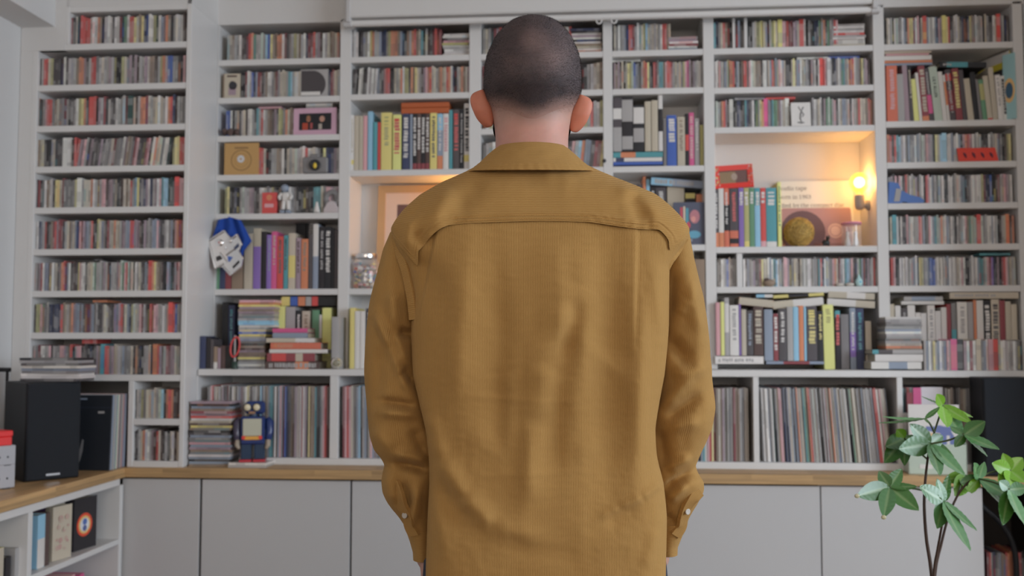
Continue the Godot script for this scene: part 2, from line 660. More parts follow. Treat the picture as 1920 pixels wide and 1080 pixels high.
	for z in [0.332, zs - 0.012, zs + 0.62, z_end - 0.025]:
		var b := slab(Vector3(XL + 0.001, 0.0, z), Vector3(fx + 0.001, 0.676, z + 0.027), 0.0015)
		var o := obj("upright", b, M.board, t)
		o.position = -t.position
	# roller screen under the lintel
	var sx0 := P(655, 30, 0.06).x
	var sx1 := P(1637, 20, 0.06).x
	var ya := P(900, 47, 0.06).y
	var yb := P(900, 38, 0.06).y
	t = thing("projector_screen", "white roller projection screen rolled up in its case above the shelves", "screen", Vector3((sx0 + sx1) / 2, ya, 0.06))
	var wd := sx1 - sx0
	var b2 := MB.new()
	b2.box(Vector3(0, yb - ya + 0.05, 0.02), Vector3(wd - 0.03, 0.088, 0.10), 0.006)
	obj("case", b2, M.paint, t)
	b2 = MB.new()
	b2.box(Vector3(0, yb - ya + 0.145, 0.0), Vector3(wd - 0.03, 0.10, 0.10), 0.004)
	obj("case_cover", b2, M.paint, t)
	b2 = MB.new()
	b2.box(Vector3(0, 0.006, 0.045), Vector3(wd, 0.026, 0.03), 0.006)
	obj("bottom_bar", b2, M.board, t)
	for s in [-1.0, 1.0]:
		b2 = MB.new()
		b2.box(Vector3(s * (wd / 2 - 0.006), 0.006, 0.045), Vector3(0.045, 0.032, 0.036), 0.006)
		obj("bar_end_cap", b2, M.door_white, t)
		b2 = MB.new()
		b2.box(Vector3(s * (wd / 2 - 0.012), 0.09, 0.02), Vector3(0.022, 0.17, 0.11), 0.004)
		obj("case_end", b2, M.door_white, t)
	for px in [1123.0, 1151.0]:
		b2 = MB.new()
		var x := P(px, 48, 0.1).x - t.position.x
		var pth := []
		var rr := []
		for i in 9:
			var a := PI * i / 8.0
			pth.append(Vector3(x + 0.012 * cos(a), -0.012 - 0.016 * sin(a) , 0.06))
			rr.append(0.0035)
		b2.tube(pth, rr, 8)
		obj("pull_hook", b2, M.board, t)


# ---------------------------------------------------------------- CD cases
const WHERE := {"A": "corner column", "B": "medal column", "C": "picture-frame column", "D": "column behind the head", "E": "blue-book column", "F": "lamp column", "G": "plant column"}

func cd_shape(b: MB, w: float, h: float, d: float, base: Color) -> void:
	# spine towards +z, standing on y = 0, with its printed fields
	var dark: float = base.get_luminance()
	var ink := Color(0.62, 0.6, 0.58) if dark < 0.25 else Color(0.12, 0.11, 0.12)
	if rng.randf() < 0.16:
		ink = colr("rouyta"[rng.randi() % 6])
	b.col = base
	b.box(Vector3(0, h / 2, -d / 2), Vector3(w, h, d), 0.0, "z+ z-")
	var cuts := [0.0, 0.05, rng.randf_range(0.12, 0.3), rng.randf_range(0.4, 0.7), rng.randf_range(0.75, 0.92), 1.0]
	for i in 5:
		var k := 0.0
		if i in [1, 3]:
			k = rng.randf_range(0.0, 0.34)
		elif i == 2:
			k = rng.randf_range(0.05, 0.5) if rng.randf() < 0.6 else 0.0
		b.col = base.lerp(ink, k)
		var y0: float = cuts[i] * h
		var y1: float = cuts[i + 1] * h
		var x := w / 2
		b.poly([Vector3(-x, y0, 0), Vector3(x, y0, 0), Vector3(x, y1, 0), Vector3(-x, y1, 0)], Vector3(0, 0, 1))
	b.col = Color.WHITE

func cd_row(col: String, shelf: int, px0: float, px1: float, py: float, z: float, s: String, own := false, lean := 0.0, lean_from := 0.0, lean_to := 1.0, yset := -1.0, first := 0) -> void:
	s = s.replace(" ", "")
	var y: float = SH[col][shelf - 1] if yset < 0 else yset
	var x0 := P(px0, py, z).x
	var x1 := P(px1, py, z).x
	var units := 0.0
	for ch in s:
		units += 2.1 if ch != ch.to_lower() else 1.0
	var u := (x1 - x0) / units
	var x := x0
	var i := first
	for ch in s:
		i += 1
		var big := ch != ch.to_lower()
		var w := u * (2.1 if big else 1.0)
		var h := 0.1245 + rng.randf_range(-0.001, 0.0015)
		if big:
			h = 0.132
		elif rng.randf() < 0.22:
			h += rng.randf_range(0.001, 0.009)
		elif rng.randf() < 0.06:
			h -= 0.006
		var base := colr(ch, 0.16)
		if not big:
			var lum := base.get_luminance()
			base = base.lerp(Color(lum, lum * 0.98, lum * 0.95), 0.22) * (0.97 if lum > 0.12 else 0.8)
		var f := (x - x0) / (x1 - x0)
		var a := deg_to_rad(lean) if f >= lean_from and f < lean_to else 0.0
		var nm: String = NAMES[ch.to_lower()]
		var at := Vector3(x + w / 2 - (tan(a) * 0.062 if a != 0.0 else 0.0), y + 0.0005 + absf(sin(a)) * w * 0.5, z + rng.randf_range(-0.004, 0.003))
		var xf := Transform3D(Basis(Vector3(0, 0, 1), -a), at)
		if big or (own and cd_count < 300):
			var b := MB.new()
			cd_shape(b, w - 0.0007, h, 0.142, base)
			var o: MeshInstance3D
			if big:
				o = obj("cd_box_set", b, M.cd)
				tag(o, "thick %s CD box set, %s spine from the corner, %s shelf, %s" % [nm, ordinal(i), ordinal(shelf), WHERE[col]], "CD box", "thick CD box sets")
			else:
				cd_count += 1
				o = obj("cd_case", b, M.cd)
				tag(o, "%s CD case, %s from the corner on the %s shelf, %s" % [nm, ordinal(i), ordinal(shelf), WHERE[col]], "CD", "CD cases on the %s shelf, %s" % [ordinal(shelf), WHERE[col]])
			o.transform = xf
		else:
			cd_mass.xf = xf
			cd_shape(cd_mass, w - 0.0007, h, 0.142, base)
			cd_mass.xf = Transform3D()
		x += w

func cd_stack(place: String, px0: float, px1: float, base: Vector3, depth_z: float, s: String, own := true, wob := 0.006, turn := 0.0, each := 0.0104) -> float:
	# cases lying flat, bottom first; returns the height of the top
	s = s.replace(" ", "")
	var y := base.y
	var k := s.length()
	var i := 0
	for ch in s:
		i += 1
		var w := (P(px1, 600, depth_z).x - P(px0, 600, depth_z).x)
		var h := each
		if ch != ch.to_lower():
			h = each * 2.1
		var b := MB.new()
		var mid := P((px0 + px1) / 2, 600, depth_z)
		var at := Vector3(mid.x + rng.randf_range(-wob, wob), y + 0.0003, depth_z + rng.randf_range(-wob, wob))
		var t := Transform3D(Basis(Vector3(0, 1, 0), turn + rng.randf_range(-wob, wob) * 6.0), at) * Transform3D(Basis(Vector3(0, 0, 1), PI / 2), Vector3(w / 2, h / 2, 0))
		if own and cd_count < 300:
			cd_shape(b, h - 0.0004, w, 0.128, colr(ch, 0.14))
			cd_count += 1
			var o := obj("cd_case", b, M.cd)
			o.transform = t
			tag(o, "%s CD case, %s down %s" % [NAMES[ch.to_lower()], ordinal(k - i + 1), place], "CD", "CD cases in %s" % place)
		else:
			cd_mass.xf = t
			cd_shape(cd_mass, h - 0.0004, w, 0.128, colr(ch, 0.14))
			cd_mass.xf = Transform3D()
		y += h
	return y


func cd_rows() -> void:
	var za := 0.281
	var zu := -0.022
	# the nearest first: the stacks, then the corner column from the bottom up (about three hundred cases are things of their own)
	var spk := PY(98, 903, 0.746)
	cd_stack("the stack on the corner loudspeaker", 42, 150, Vector3(0, speaker_top(), 0), spk.z - 0.09, "dwwgxwdsk", true, 0.012, 0.03)
	cd_stack("the tall stack beside the tin robot", 360, 437, Vector3(0, 0.746, 0), 0.262, "bxkxwgbhxpggxdkbyncwrhmbxkh", true, 0.005)
	cd_stack("the pair under the tin robot's feet", 433, 503, Vector3(0, 0.746, 0), 0.288, "sw", true, 0.002)
	var yb := 1.1655
	var top := cd_stack("the tall stack by the red ring", 448, 498, Vector3(0, yb, 0), 0.095, "swsgybbhnbngxsyucs", true, 0.004)
	cd_stack("the upper stack by the red ring", 447, 514, Vector3(0, top, 0), 0.07, "waasgshbhyop", true, 0.004)
	top = cd_stack("the silver stack on the flat books", 1660, 1727, Vector3(0, yb + 0.082, 0), 0.125, "bocsgsswxsggsw", true, 0.003)
	var g7 := 0.13
	cd_row("G", 7, 1733, 1784, 690, g7, "sxwsysxwsxps", true, 0, 0, 1, yb)
	cd_row("G", 7, 1784, 1830, 690, g7, "QKhwmw", true, 0, 0, 1, yb, 12)
	cd_row("G", 7, 1831, 1918, 690, g7, "CgxwPRswwswswsgd", true, 0, 0, 1, yb, 18)
	cd_row("A", 11, 241, 343, 866, za, "kkkdscowwshnrcndskwwncnd", true)
	cd_row("A", 10, 241, 343, 785, za, "kdkwslgccscsiakorodnnm", true)
	cd_row("A", 9, 62, 343, 706, za, "sgmwwsspkssgpphgbrksppdgdkvkdhbTrrghccssxgsscdbnvksscdOrhgsmmhhccgn", true)
	cd_row("A", 8, 63, 343, 626, za, "dllpegsvvvvvvrbcsbohxxgxdmmhxgsddscsnddhxhrscxvlisspmsnkrmppsswscRrusgs", true)
	cd_row("A", 7, 62, 344, 547, za, "ssghrwxxgbwscdgormxwndndypwwkccciesssghsnkssshsieprisckwscddxgRoycbsnkkxxkkhmpsb", true)
	cd_row("A", 6, 64, 346, 468, za, "swvxsrndbmrhmmdscbscxvpmhxxsrkkycxgdmscoccshhxxrrhhhnkhssgxxphddswgxnpormb", true)
	cd_row("A", 5, 66, 348, 390, za, "dmkgwbwsdyycmggggglWscccowsbsppnhhgckkncbcrgayvgvhwvshwptaaffkRppb", true)
	cd_row("A", 4, 65, 349, 313, za, "bbccdkkscdddWWnrrhhpsdhdddhdsgscmgggwhbsdmpdddmpdwocigwwfklyyrrp", true, 7.0, 0.27, 0.9)
	cd_row("A", 3, 69, 351, 237, za, "ongprrgbcggmskdswlyokRrkhsmdsddwsssmFcnsoomwsccwcsworvnssgg")
	cd_row("A", 2, 71, 352, 160, za, "ksrrcldddnwdsssboohdsrrgscsshslkklchhdhnswhwbbnslosuuggdkpn")
	cd_row("A", 1, 132, 352, 80, za, "mdwfrrrrwwwobkswwdwwmfewrrycbyvuwwlfwxhobdswwwnn")
	cd_row("B", 1, 426, 636, 112, zu, "scbsswndmroessisauybboowmdsslcbswvmmrshnwscbbco")
	cd_row("B", 2, 452, 563, 184, zu, "kkmwwuvxmmdsbwwsbmscccstascwc")
	cd_row("B", 2, 616, 636, 184, zu, "vmmccw")
	cd_row("B", 3, 423, 551, 256, zu, "uuwkscdwcdwwsdtsrwsbbnhdllgocbb")
	cd_row("B", 3, 630, 636, 256, zu, "nd")
	cd_row("B", 4, 484, 635, 330, zu, "rrckdssbbwkcsciswwrwccsgkyvvvhs")
	cd_row("B", 5, 421, 634, 402, zu, "lykkvksisshhkdwwcgsldkbdkdwsgkkkknkktttcgpphsh")
	cd_row("C", 1, 659, 828, 104, zu, "swwkdsswyossxvvslooobxvkbsorbctfsndmrmm")
	cd_stack("the flat pile", 829, 879, Vector3(0, 2.618, 0), zu, "wwwswlpdww", false)
	cd_row("C", 2, 661, 880, 181, zu, "ddkwwkdwswwwxddprrkkcscowlldobywsnhporccsboccrowvkscobwh", false, 3.0, 0.0, 0.2)
	cd_row("D", 1, 905, 1072, 97, zu, "scsdmhrsrbbsgwskrbowsscddkssbcwr")
	cd_stack("the flat pile", 1073, 1130, Vector3(0, 2.618, 0), zu, "owcbwkwhwkv", false)
	cd_row("D", 2, 905, 1131, 170, zu, "mpswckgrbdsckobyudwsbrscykkbyomkkssbcb")
	cd_row("D", 3, 905, 1131, 245, zu, "kwlcsrbowsdkrscwkgcsrswlckdsbrswlsrswl")
	cd_row("D", 4, 905, 1133, 316, zu, "dsswkgbcrtuvsogdskwcbmpsrgdpsaoxxdmmy", false, 6.0, 0.7, 1.0)
	cd_row("E", 1, 1151, 1258, 95, zu, "cswssxvrrmswsclaxscscswrrbc")
	cd_stack("the flat pile", 1260, 1315, Vector3(0, 2.618, 0), zu, "xwmwhs", false)
	cd_row("E", 2, 1151, 1318, 169, zu, "hbhnckcyliuxgksorykkrmgttbprrmscscglpqhnhswws")
	cd_row("F", 1, 1338, 1373, 88, zu, "tvgcrbnk")
	cd_row("F", 1, 1380, 1396, 88, zu, "dxkd")
	cd_row("F", 1, 1403, 1572, 88, zu, "kkscllycskslycYpprmmhhsRwkgdkvvebodesgrp")
	cd_stack("the flat pile", 1573, 1634, Vector3(0, 2.618, 0), zu, "cWwsrwsws", false)
	cd_row("F", 2, 1338, 1632, 162, zu, "swwpswxsloordxsdbrrspwicbbbdwwscxrbxspwxcKkcycxxwccsgdhswkwRrpWgkvswsetscoorwsgbyghhn")
	cd_row("F", 3, 1339, 1480, 239, zu, "gissorhnWkkvvkdtvdgwfesyoQhxteebhwcW")
	cd_row("F", 3, 1523, 1636, 239, zu, "swscwdheiespdwcxxswdwsbrcccbro")
	cd_row("F", 5, 1345, 1381, 541, zu, "kdwsxubnkk")
	cd_row("F", 5, 1394, 1646, 541, zu, "wdxgshddmyccwxwtawxdpphdsccncswswwsgstrvwxsgpocmswtaxpgdsexmdhgsrn")
	cd_row("G", 1, 1659, 1891, 81, zu, "kcwskwisgwxdoyymwpkcRxwswxvphYyrkdwwcdvkkvybgwssskcsdkwcRgskn")
	cd_row("G", 3, 1664, 1897, 306, zu, "ordrtaswgxggwxsisphskycaAwwxwwxkporpwswckdkwsschgknly")
	cd_row("G", 4, 1667, 1899, 382, zu, "shdpkpwdrbwsghdswkrpwxsgiswkkwwsscwxxkngwwwwwlmvvukknmshphsw")
	cd_row("G", 5, 1670, 1902, 459, zu, "cTwkwdkpswwssrpxkgpwxtisocwxgwskwgswpbeiiiRigswwxwskdscOno")
	cd_row("G", 6, 1672, 1905, 539, zu, "rpkkwswwsssxwdylgsxuuuswcwsgxwswscwpwkkswswxttswpmzvkhkmrpscsc")
	# a few cases laid on top of the rows
	for q in [["A", 9, 155, 183, "R", 0.25], ["B", 3, 478, 522, "p", -0.04], ["B", 3, 569, 619, "sw", -0.04], ["E", 2, 1151, 1204, "w", -0.04], ["F", 2, 1503, 1562, "w", -0.05], ["F", 3, 1383, 1440, "s", -0.05], ["F", 3, 1442, 1498, "r", -0.05], ["F", 2, 1563, 1622, "u", -0.05], ["G", 6, 1840, 1898, "t", -0.04], ["A", 7, 172, 190, "k", 0.24], ["A", 8, 173, 200, "o", 0.24]]:
		cd_stack("the row", q[2], q[3], Vector3(0, SH[q[0]][q[1] - 1] + 0.1345, 0), q[5], q[4], false, 0.0, rng.randf_range(-0.02, 0.02))


# ---------------------------------------------------------------- long-playing records, spine out
func record_row(place: String, px0: float, px1: float, z: float, s: String, y: float, lean0 := 0.0, lean1 := 0.0) -> void:
	s = s.replace(" ", "")
	var x0 := P(px0, 868, z).x
	var x1 := P(px1, 868, z).x
	var w := (x1 - x0) / s.length()
	var i := 0
	for ch in s:
		var f := float(i) / s.length()
		i += 1
		var a := deg_to_rad(lerpf(lean0, lean1, f))
		var base := colr(ch, 0.12)
		var lum := base.get_luminance()
		base = base.lerp(Color(lum, lum * 0.98, lum * 0.97), 0.28)
		var b := MB.new()
		var h := 0.313 + rng.randf_range(-0.004, 0.003)
		var t := w * rng.randf_range(0.72, 0.96)
		b.col = base
		b.box(Vector3(0, h / 2, -0.1575), Vector3(t, h, 0.315), 0.0, "z+")
		# the spine edge: a rounded fold with its fine line of print
		var ink := base.lerp(Color(0.08, 0.08, 0.08) if base.get_luminance() > 0.2 else Color(0.6, 0.6, 0.6), rng.randf_range(0.1, 0.55))
		var c0 := rng.randf_range(0.3, 0.55) * h
		var c1 := rng.randf_range(0.65, 0.95) * h
		for q in [[0.0, c0, base], [c0, c1, base.lerp(ink, 0.5)], [c1, h, base.lerp(Color(0.5, 0.48, 0.46), 0.2)]]:
			b.col = q[2]
			b.poly([Vector3(-t / 2, q[0], 0), Vector3(0, q[0], 0.0009), Vector3(0, q[1], 0.0009), Vector3(-t / 2, q[1], 0)], Vector3(-0.3, 0, 1))
			b.poly([Vector3(t / 2, q[0], 0), Vector3(0, q[0], 0.0009), Vector3(0, q[1], 0.0009), Vector3(t / 2, q[1], 0)], Vector3(0.3, 0, 1))
		var o := obj("record_sleeve", b, M.card)
		o.transform = Transform3D(Basis(Vector3(0, 0, 1), a), Vector3(x0 + (i - 0.5) * w, y + 0.0008 + absf(sin(a)) * t * 0.5, z + rng.randf_range(-0.006, 0.004)))
		tag(o, "%s record sleeve, %s from the corner %s" % [NAMES[ch.to_lower()], ordinal(i), place], "record", "records " + place)


func record_rows() -> void:
	var z := 0.158
	var y := 0.776
	record_row("in the bay behind the tin robot", 386, 617, z, "gsprsccswhddmskwcgsxhhswycdsswsbaxscbxttswbxpxmuvdgbnhwwspwhdybcbtdkxsprmn", y)
	record_row("in the bay by his bent arm", 639, 770, z, "kmprpcsgxadsxgwpxhsgxwdbsxgmrcsgxdws", y, 0.5, 0.0)
	record_row("in the narrow bay past his elbow", 1240, 1405, z, "xsgdpwsgmwsvvkvmskxtwprymbcbhssgsmbbsgbb", y)
	record_row("in the long bay of leaning sleeves", 1434, 1677, z, "wswwxswfkscppkvxvscxdxxoscstegorwsiwsgkshsmcsoscxvwcscswkkecccssdbxkwsssgxrrwbpccbk", y, 2.0, 5.5)
	record_row("in the bay beside the loudspeaker", 1694, 1838, z - 0.03, "tkrssdcwsgxsckssdscbkkgbcssbgc", y)


# ---------------------------------------------------------------- books
func scribble(b: MB, w: float, h0: float, h1: float, z: float, inkc: Color, bold: bool) -> void:
	# illegible spine printing: a run of small raised strokes along the spine
	b.col = inkc
	var y := h1
	while y > h0:
		var l := rng.randf_range(0.005, 0.011) * (1.3 if bold else 1.0)
		var g := 0.0025 if rng.randf() < 0.8 else 0.009
		var hw := w * (0.30 if bold else 0.19)
		var o := w * rng.randf_range(-0.05, 0.05)
		if y - l < h0:
			break
		b.box(Vector3(o, y - l / 2, z), Vector3(hw * 2.0, l, 0.0006), 0.0, "z-")
		if rng.randf() < 0.5:
			b.col = inkc.lerp(Color(0.4, 0.4, 0.4), 0.2)
		y -= l + g

func book_parts(o: Node3D, xf: Transform3D, w: float, h: float, d: float, c: Color, toks: Array, soft := true) -> void:
	var b := MB.new()
	b.xf = xf
	var bands := []
	var inkc := ""
	var bold := false
	var round_ := false
	var from := 0.3
	for t in toks:
		if t.begins_with("b"):
			var r = t.substr(1, t.length() - 2).split("-")
			bands.append([float(r[0]) / 100.0, float(r[1]) / 100.0, t[t.length() - 1]])
		elif t.begins_with("t") or t.begins_with("T"):
			inkc = t[1]
			bold = t.begins_with("T")
			if t.length() > 2:
				from = float(t.substr(2)) / 100.0
		elif t == "r":
			round_ = true
	var e := 0.0016
	b.col = c
	# two boards and a spine, with the page block set in
	for s in [-1.0, 1.0]:
		b.box(Vector3(s * (w / 2 - e / 2), h / 2, -d / 2 - 0.001), Vector3(e, h, d - 0.002), 0.0004)
	var cuts := [0.0, 1.0]
	for q in bands:
		cuts.append(q[0])
		cuts.append(q[1])
	cuts.sort()
	var bulge := 0.006 if round_ else 0.0012
	for i in cuts.size() - 1:
		if cuts[i + 1] - cuts[i] < 0.001:
			continue
		var m: float = (cuts[i] + cuts[i + 1]) / 2
		b.col = c
		for q in bands:
			if m > q[0] and m < q[1]:
				b.col = colr(q[2])
		var y0: float = cuts[i] * h
		var y1: float = cuts[i + 1] * h
		var st := 6
		var r0 := PackedVector3Array()
		var r1 := PackedVector3Array()
		for k in st + 1:
			var u := -1.0 + 2.0 * k / st
			var zz := (1.0 - u * u) * bulge - 0.001
			r0.append(Vector3(u * w / 2, y0, zz))
			r1.append(Vector3(u * w / 2, y1, zz))
		b.grid([r0, r1], false, -1.0)
	b.col = c
	b.box(Vector3(0, 0.0012, -0.003), Vector3(w - 0.0005, 0.0024, 0.005))
	b.box(Vector3(0, h - 0.0012, -0.003), Vector3(w - 0.0005, 0.0024, 0.005))
	obj("cover", b, M.card if soft else M.cloth_cover, o)
	b = MB.new()
	b.xf = xf
	b.box(Vector3(0, h / 2, -d / 2 - 0.001), Vector3(w - 2 * e, h - 0.006, d - 0.008))
	obj("page_block", b, M.page, o)
	if inkc != "":
		b = MB.new()
		b.xf = xf
		scribble(b, w, h * from, h * 0.93, bulge - 0.001 + (0.0 if bold else 0.0), colr(inkc), bold)
		obj("lettering", b, M.card, o)

func books(place: String, y: float, z: float, py: float, list: Array) -> void:
	var i := 0
	for e in list:
		i += 1
		var t = Array(e.split(" ", false))
		var x0 := P(float(t[0]), py, z).x
		var x1 := P(float(t[1]), py, z).x
		var h := P(float(t[0]), float(t[2]), z).y - y
		var lean := 0.0
		var toks := []
		for q in t.slice(4):
			if q.begins_with("L"):
				lean = deg_to_rad(float(q.substr(1)))
			else:
				toks.append(q)
		var w := x1 - x0 - 0.0006
		var d := minf(clampf(h * 0.72, 0.11, 0.205), z + 0.245)
		var thick := "thick " if w > 0.036 else ("thin " if w < 0.017 else "")
		var mark := ""
		for q in toks:
			if q[0] == "t" or q[0] == "T":
				mark = " with %s lettering" % NAMES[q[1]]
		if place.split(" ").size() + mark.split(" ", false).size() + thick.split(" ", false).size() + NAMES[t[3].to_lower()].split(" ").size() > 11:
			mark = ""
		var o := thing("book", "%s%s book%s, %s from the corner %s" % [thick, NAMES[t[3].to_lower()], mark, ordinal(i), place], "book", Vector3((x0 + x1) / 2, y + 0.0006 + absf(sin(lean)) * w * 0.5, z), "books " + place)
		o.rotation.z = lean
		book_parts(o, Transform3D(), w, h - 0.001, d, colr(t[3], 0.05), toks)

func flat_books(place: String, z: float, list: Array, d := 0.17) -> void:
	# books lying down, spine to the room: x0 x1 ytop ybottom colour; the lowest rests on what the photo shows under it
	var i := 0
	for e in list:
		i += 1
		var t = Array(e.split(" ", false))
		var a := P(float(t[0]), float(t[3]), z)
		var b := P(float(t[1]), float(t[3]), z)
		var top := P((float(t[0]) + float(t[1])) / 2, float(t[2]), z).y
		var bot := P((float(t[0]) + float(t[1])) / 2, float(t[3]), z).y
		var tilt := 0.0
		var yaw := 0.0
		var toks := []
		for q in t.slice(5):
			if q.begins_with("L"):
				tilt = deg_to_rad(float(q.substr(1)))
			elif q.begins_with("Y"):
				yaw = deg_to_rad(float(q.substr(1)))
			else:
				toks.append(q)
		var w := top - bot - 0.0006
		var h := b.x - a.x
		var o := thing("book", "%s%s book lying flat, %s %s" % ["thick " if w > 0.035 else "", NAMES[t[4].to_lower()], ordinal(i) + " counted upward", place], "book", Vector3((a.x + b.x) / 2, bot + 0.0003, z), "flat books " + place)
		o.rotation = Vector3(0, yaw, tilt)
		book_parts(o, Transform3D(Basis(Vector3(0, 0, 1), PI / 2), Vector3(h / 2, w / 2, 0)), w, h, d, colr(t[4], 0.05), toks)

func book_rows() -> void:
	var zu := -0.025
	var yl := 1.1655
	books("behind the hanging medal", 1.532, zu, 540, ["404 411 416 e L-1", "411 422 444 v", "422 433 470 m", "434 455 478 b", "457 473 438 c", "474 488 428 c b0-70z", "489 499 434 k", "499 508 440 z tx", "508 518 434 q tc40", "518.5 530 443 r td", "531 539 441 t tk", "540 553 437 c b20-60y", "554 563 446 h tn", "564 577 448 o tb", "577.5 585 440 d", "586 596 420 x b50-100w", "597 608 425 k ts", "608.5 620 425 k Tw25", "620.5 626 427 k", "626.5 632 430 d"])
	books("in the back row behind the medal", 1.532, -0.16, 540, ["553 572 408 k b0-40r", "573 600 408 k Ts70"])
	books("behind the flat stacks", yl, 0.0, 692, ["415 426 566 k", "426.5 438 572 v tt", "520 533 574 j", "534 552 575 s", "553 564 582 k tw", "565 580 583 c tb", "584 597 581 e", "597.5 602 590 w", "603 620 577 l b20-100j"])
	books("in the low dark group", yl, 0.15, 690, ["374 385 630 v", "385.5 393 632 k", "393.5 399 636 d", "400 407 650 b b0-30w", "407.5 413 652 h", "413.5 422 648 n", "422.5 432 650 k"])
	books("beside the glass ball", yl, 0.13, 688, ["621 634 594 s"])
	books("in the hatch past the glass ball", yl, 0.06, 688, ["655 664 577 y", "664.5 674 583 w", "674.5 684 583 w", "685 696 578 d tw", "697 720 580 b"])
	books("above the wood frame", 2.083, zu, 318, ["656 663 216 w b12-20y tc", "663.5 672 217 c", "672.5 680 217 c", "680.5 688 217 p", "689 698 209 a", "699 707 229 t", "707.5 713 229 r", "714 734 211 y tl40", "736 752 215 l b0-100j Tr30", "754 767 213 v Tw22", "768 773 214 x", "773.5 781 213 k Tw25 b0-12m", "781.5 789 213 n Tw30 b0-12m", "789.5 797 213 k Tw30 b0-12m", "797.5 805 213 n Tw30 b0-12m", "806 819 211 y td20", "819.5 830 213 x b70-100a b0-25o tw", "830.5 841 213 w Tp30", "841.5 848 206 t", "849 861 205 d Tr30", "861.5 869 205 k ts10", "870 881 194 w Tk25 b12-22y"])
	books("on the flat portrait-shelf books", P(1200, 284, zu).y, zu, 284, ["1150 1166 183 d b0-45s b60-80w", "1166.5 1187 182 k b4-28s b55-95s", "1188 1208 197 k b60-95w b20-50s", "1209.5 1221 190 c", "1222 1234 188 c", "1235 1243 178 w b35-75k"])
	books("beside the blue-spined book", 2.083, zu, 309, ["1244 1250 222 g", "1251 1269 216 u Tw45", "1270.5 1285 219 c tb", "1285.5 1292 213 k b30-60r", "1292.5 1302 211 q Tp10", "1303 1312 222 s tw", "1313 1320 234 l"])
	flat_books("under the portrait books", zu, ["1150 1243 303 309 u", "1150 1242 295.5 302.7 w b78-95v", "1150 1243 285 295.2 t b55-85o"])
	books("behind the square art cover", 1.724, -0.10, 456, ["1195 1205 345 d", "1206 1212 331 o", "1212.5 1219 336 a", "1219.5 1230 350 k tw", "1230.5 1250 351 d tw60", "1252 1284 350 c", "1286 1304 362 y b60-90k", "1306 1320 364 b b80-100o"])
	flat_books("across the art-cover shelf", -0.07, ["1220 1322 336 349.5 x L-5 b60-100a Ts20"])
	books("in the hatch under the art cover", yl, 0.0, 690, ["1262 1290 470 b", "1291 1303 470 c", "1304.5 1324 486 b"])
	books("in the lamp niche", 1.712, zu, 460, ["1340.5 1348 355 d b0-25o tw30", "1348.5 1358 353 w b0-25o", "1358.5 1368 353 k b0-28! b72-100! tw35", "1369 1385 353 d b0-28! b6-15k tr40", "1386 1395.5 352 z Tw70", "1396 1405.5 352 l Tw70 b0-10y", "1406 1415.5 352 e Tw70", "1416 1426.5 352 t b0-70a Tw70", "1427 1437 352 r b0-10p Tw70", "1437.5 1457 352 t Tw70 b0-9w", "1459 1466 341 y b0-100j te"])
	var yb := P(1390, 667, 0.03).y
	books("on the flat white books", yb, 0.03, 667, ["1343 1351 567 h b0-100p", "1352 1359 566 y b0-100j", "1359.5 1368 558 s b40-90w", "1369 1386 572 w ts30", "1386.5 1390 570 z", "1391 1400 580 c", "1400.5 1413 582 d tx20", "1414 1432 575 n Tc20"])
	yb = P(1500, 677, 0.03).y
	books("on the flat slate books", yb, 0.03, 677, ["1434 1450 580 g b0-100x", "1451 1460 588 w b0-100m Tw20", "1461 1476 578 d tw30", "1477 1488 575 s", "1488.5 1498.5 575 i b0-100a", "1499 1508 573 o b0-100o", "1508.5 1513 575 a", "1514 1533 574 d Ty30", "1533.5 1545 583 k ty40"])
	books("beside the tall lime book", yl, 0.03, 683, ["1546 1566 571 l b0-100j tl70 L0.8", "1567 1577 582 k Tr40 b88-100t", "1578 1593 589 g", "1595 1606 577 x b20-60z tw", "1607 1621 578 v tt30", "1624 1635 602 c"])
	flat_books("under the lamp column's upright books", 0.035, ["1341 1432 668 682.5 w ts20", "1437 1545 677.5 683 x b25-70m"])
	flat_books("across the lamp column's books", 0.0, ["1385 1450 560 574 o b0-100c L-6", "1450 1545 561 576 c b0-60w L5", "1450 1545 551 557 y b30-70k L3", "1418 1449 552 558 a b0-50w", "1551 1640 562 575 w b0-40c L-4", "1553 1640 548 560 c b20-60w L-3"], 0.15)
	books("in the pale row above the speaker", yl, -0.01, 632, ["1668 1678 570 y b0-100c", "1679.5 1690 573 w", "1691 1702 578 d ts30", "1703 1717 572 w", "1717.5 1727 586 w", "1727.5 1738 587 w", "1740 1754 572 w ts40", "1754.5 1765 583 w", "1766 1776 576 w", "1776.5 1784 570 r b0-100m", "1785 1794 568 g b0-60t", "1796 1815 566 w ts50", "1816 1826 566 s", "1827 1832 562 o", "1832.5 1845 563 w", "1846 1859 563 k Tw30", "1860 1875 561 c Td20", "1876 1886 563 p b0-100m", "1886.5 1897 565 c b20-28f", "1897.5 1908 570 c"])
	flat_books("across the pale row", -0.005, ["1690 1770 564.5 571 w", "1695 1768 556 564 s b20-80x", "1781 1910 548 560 c ts"], 0.16)
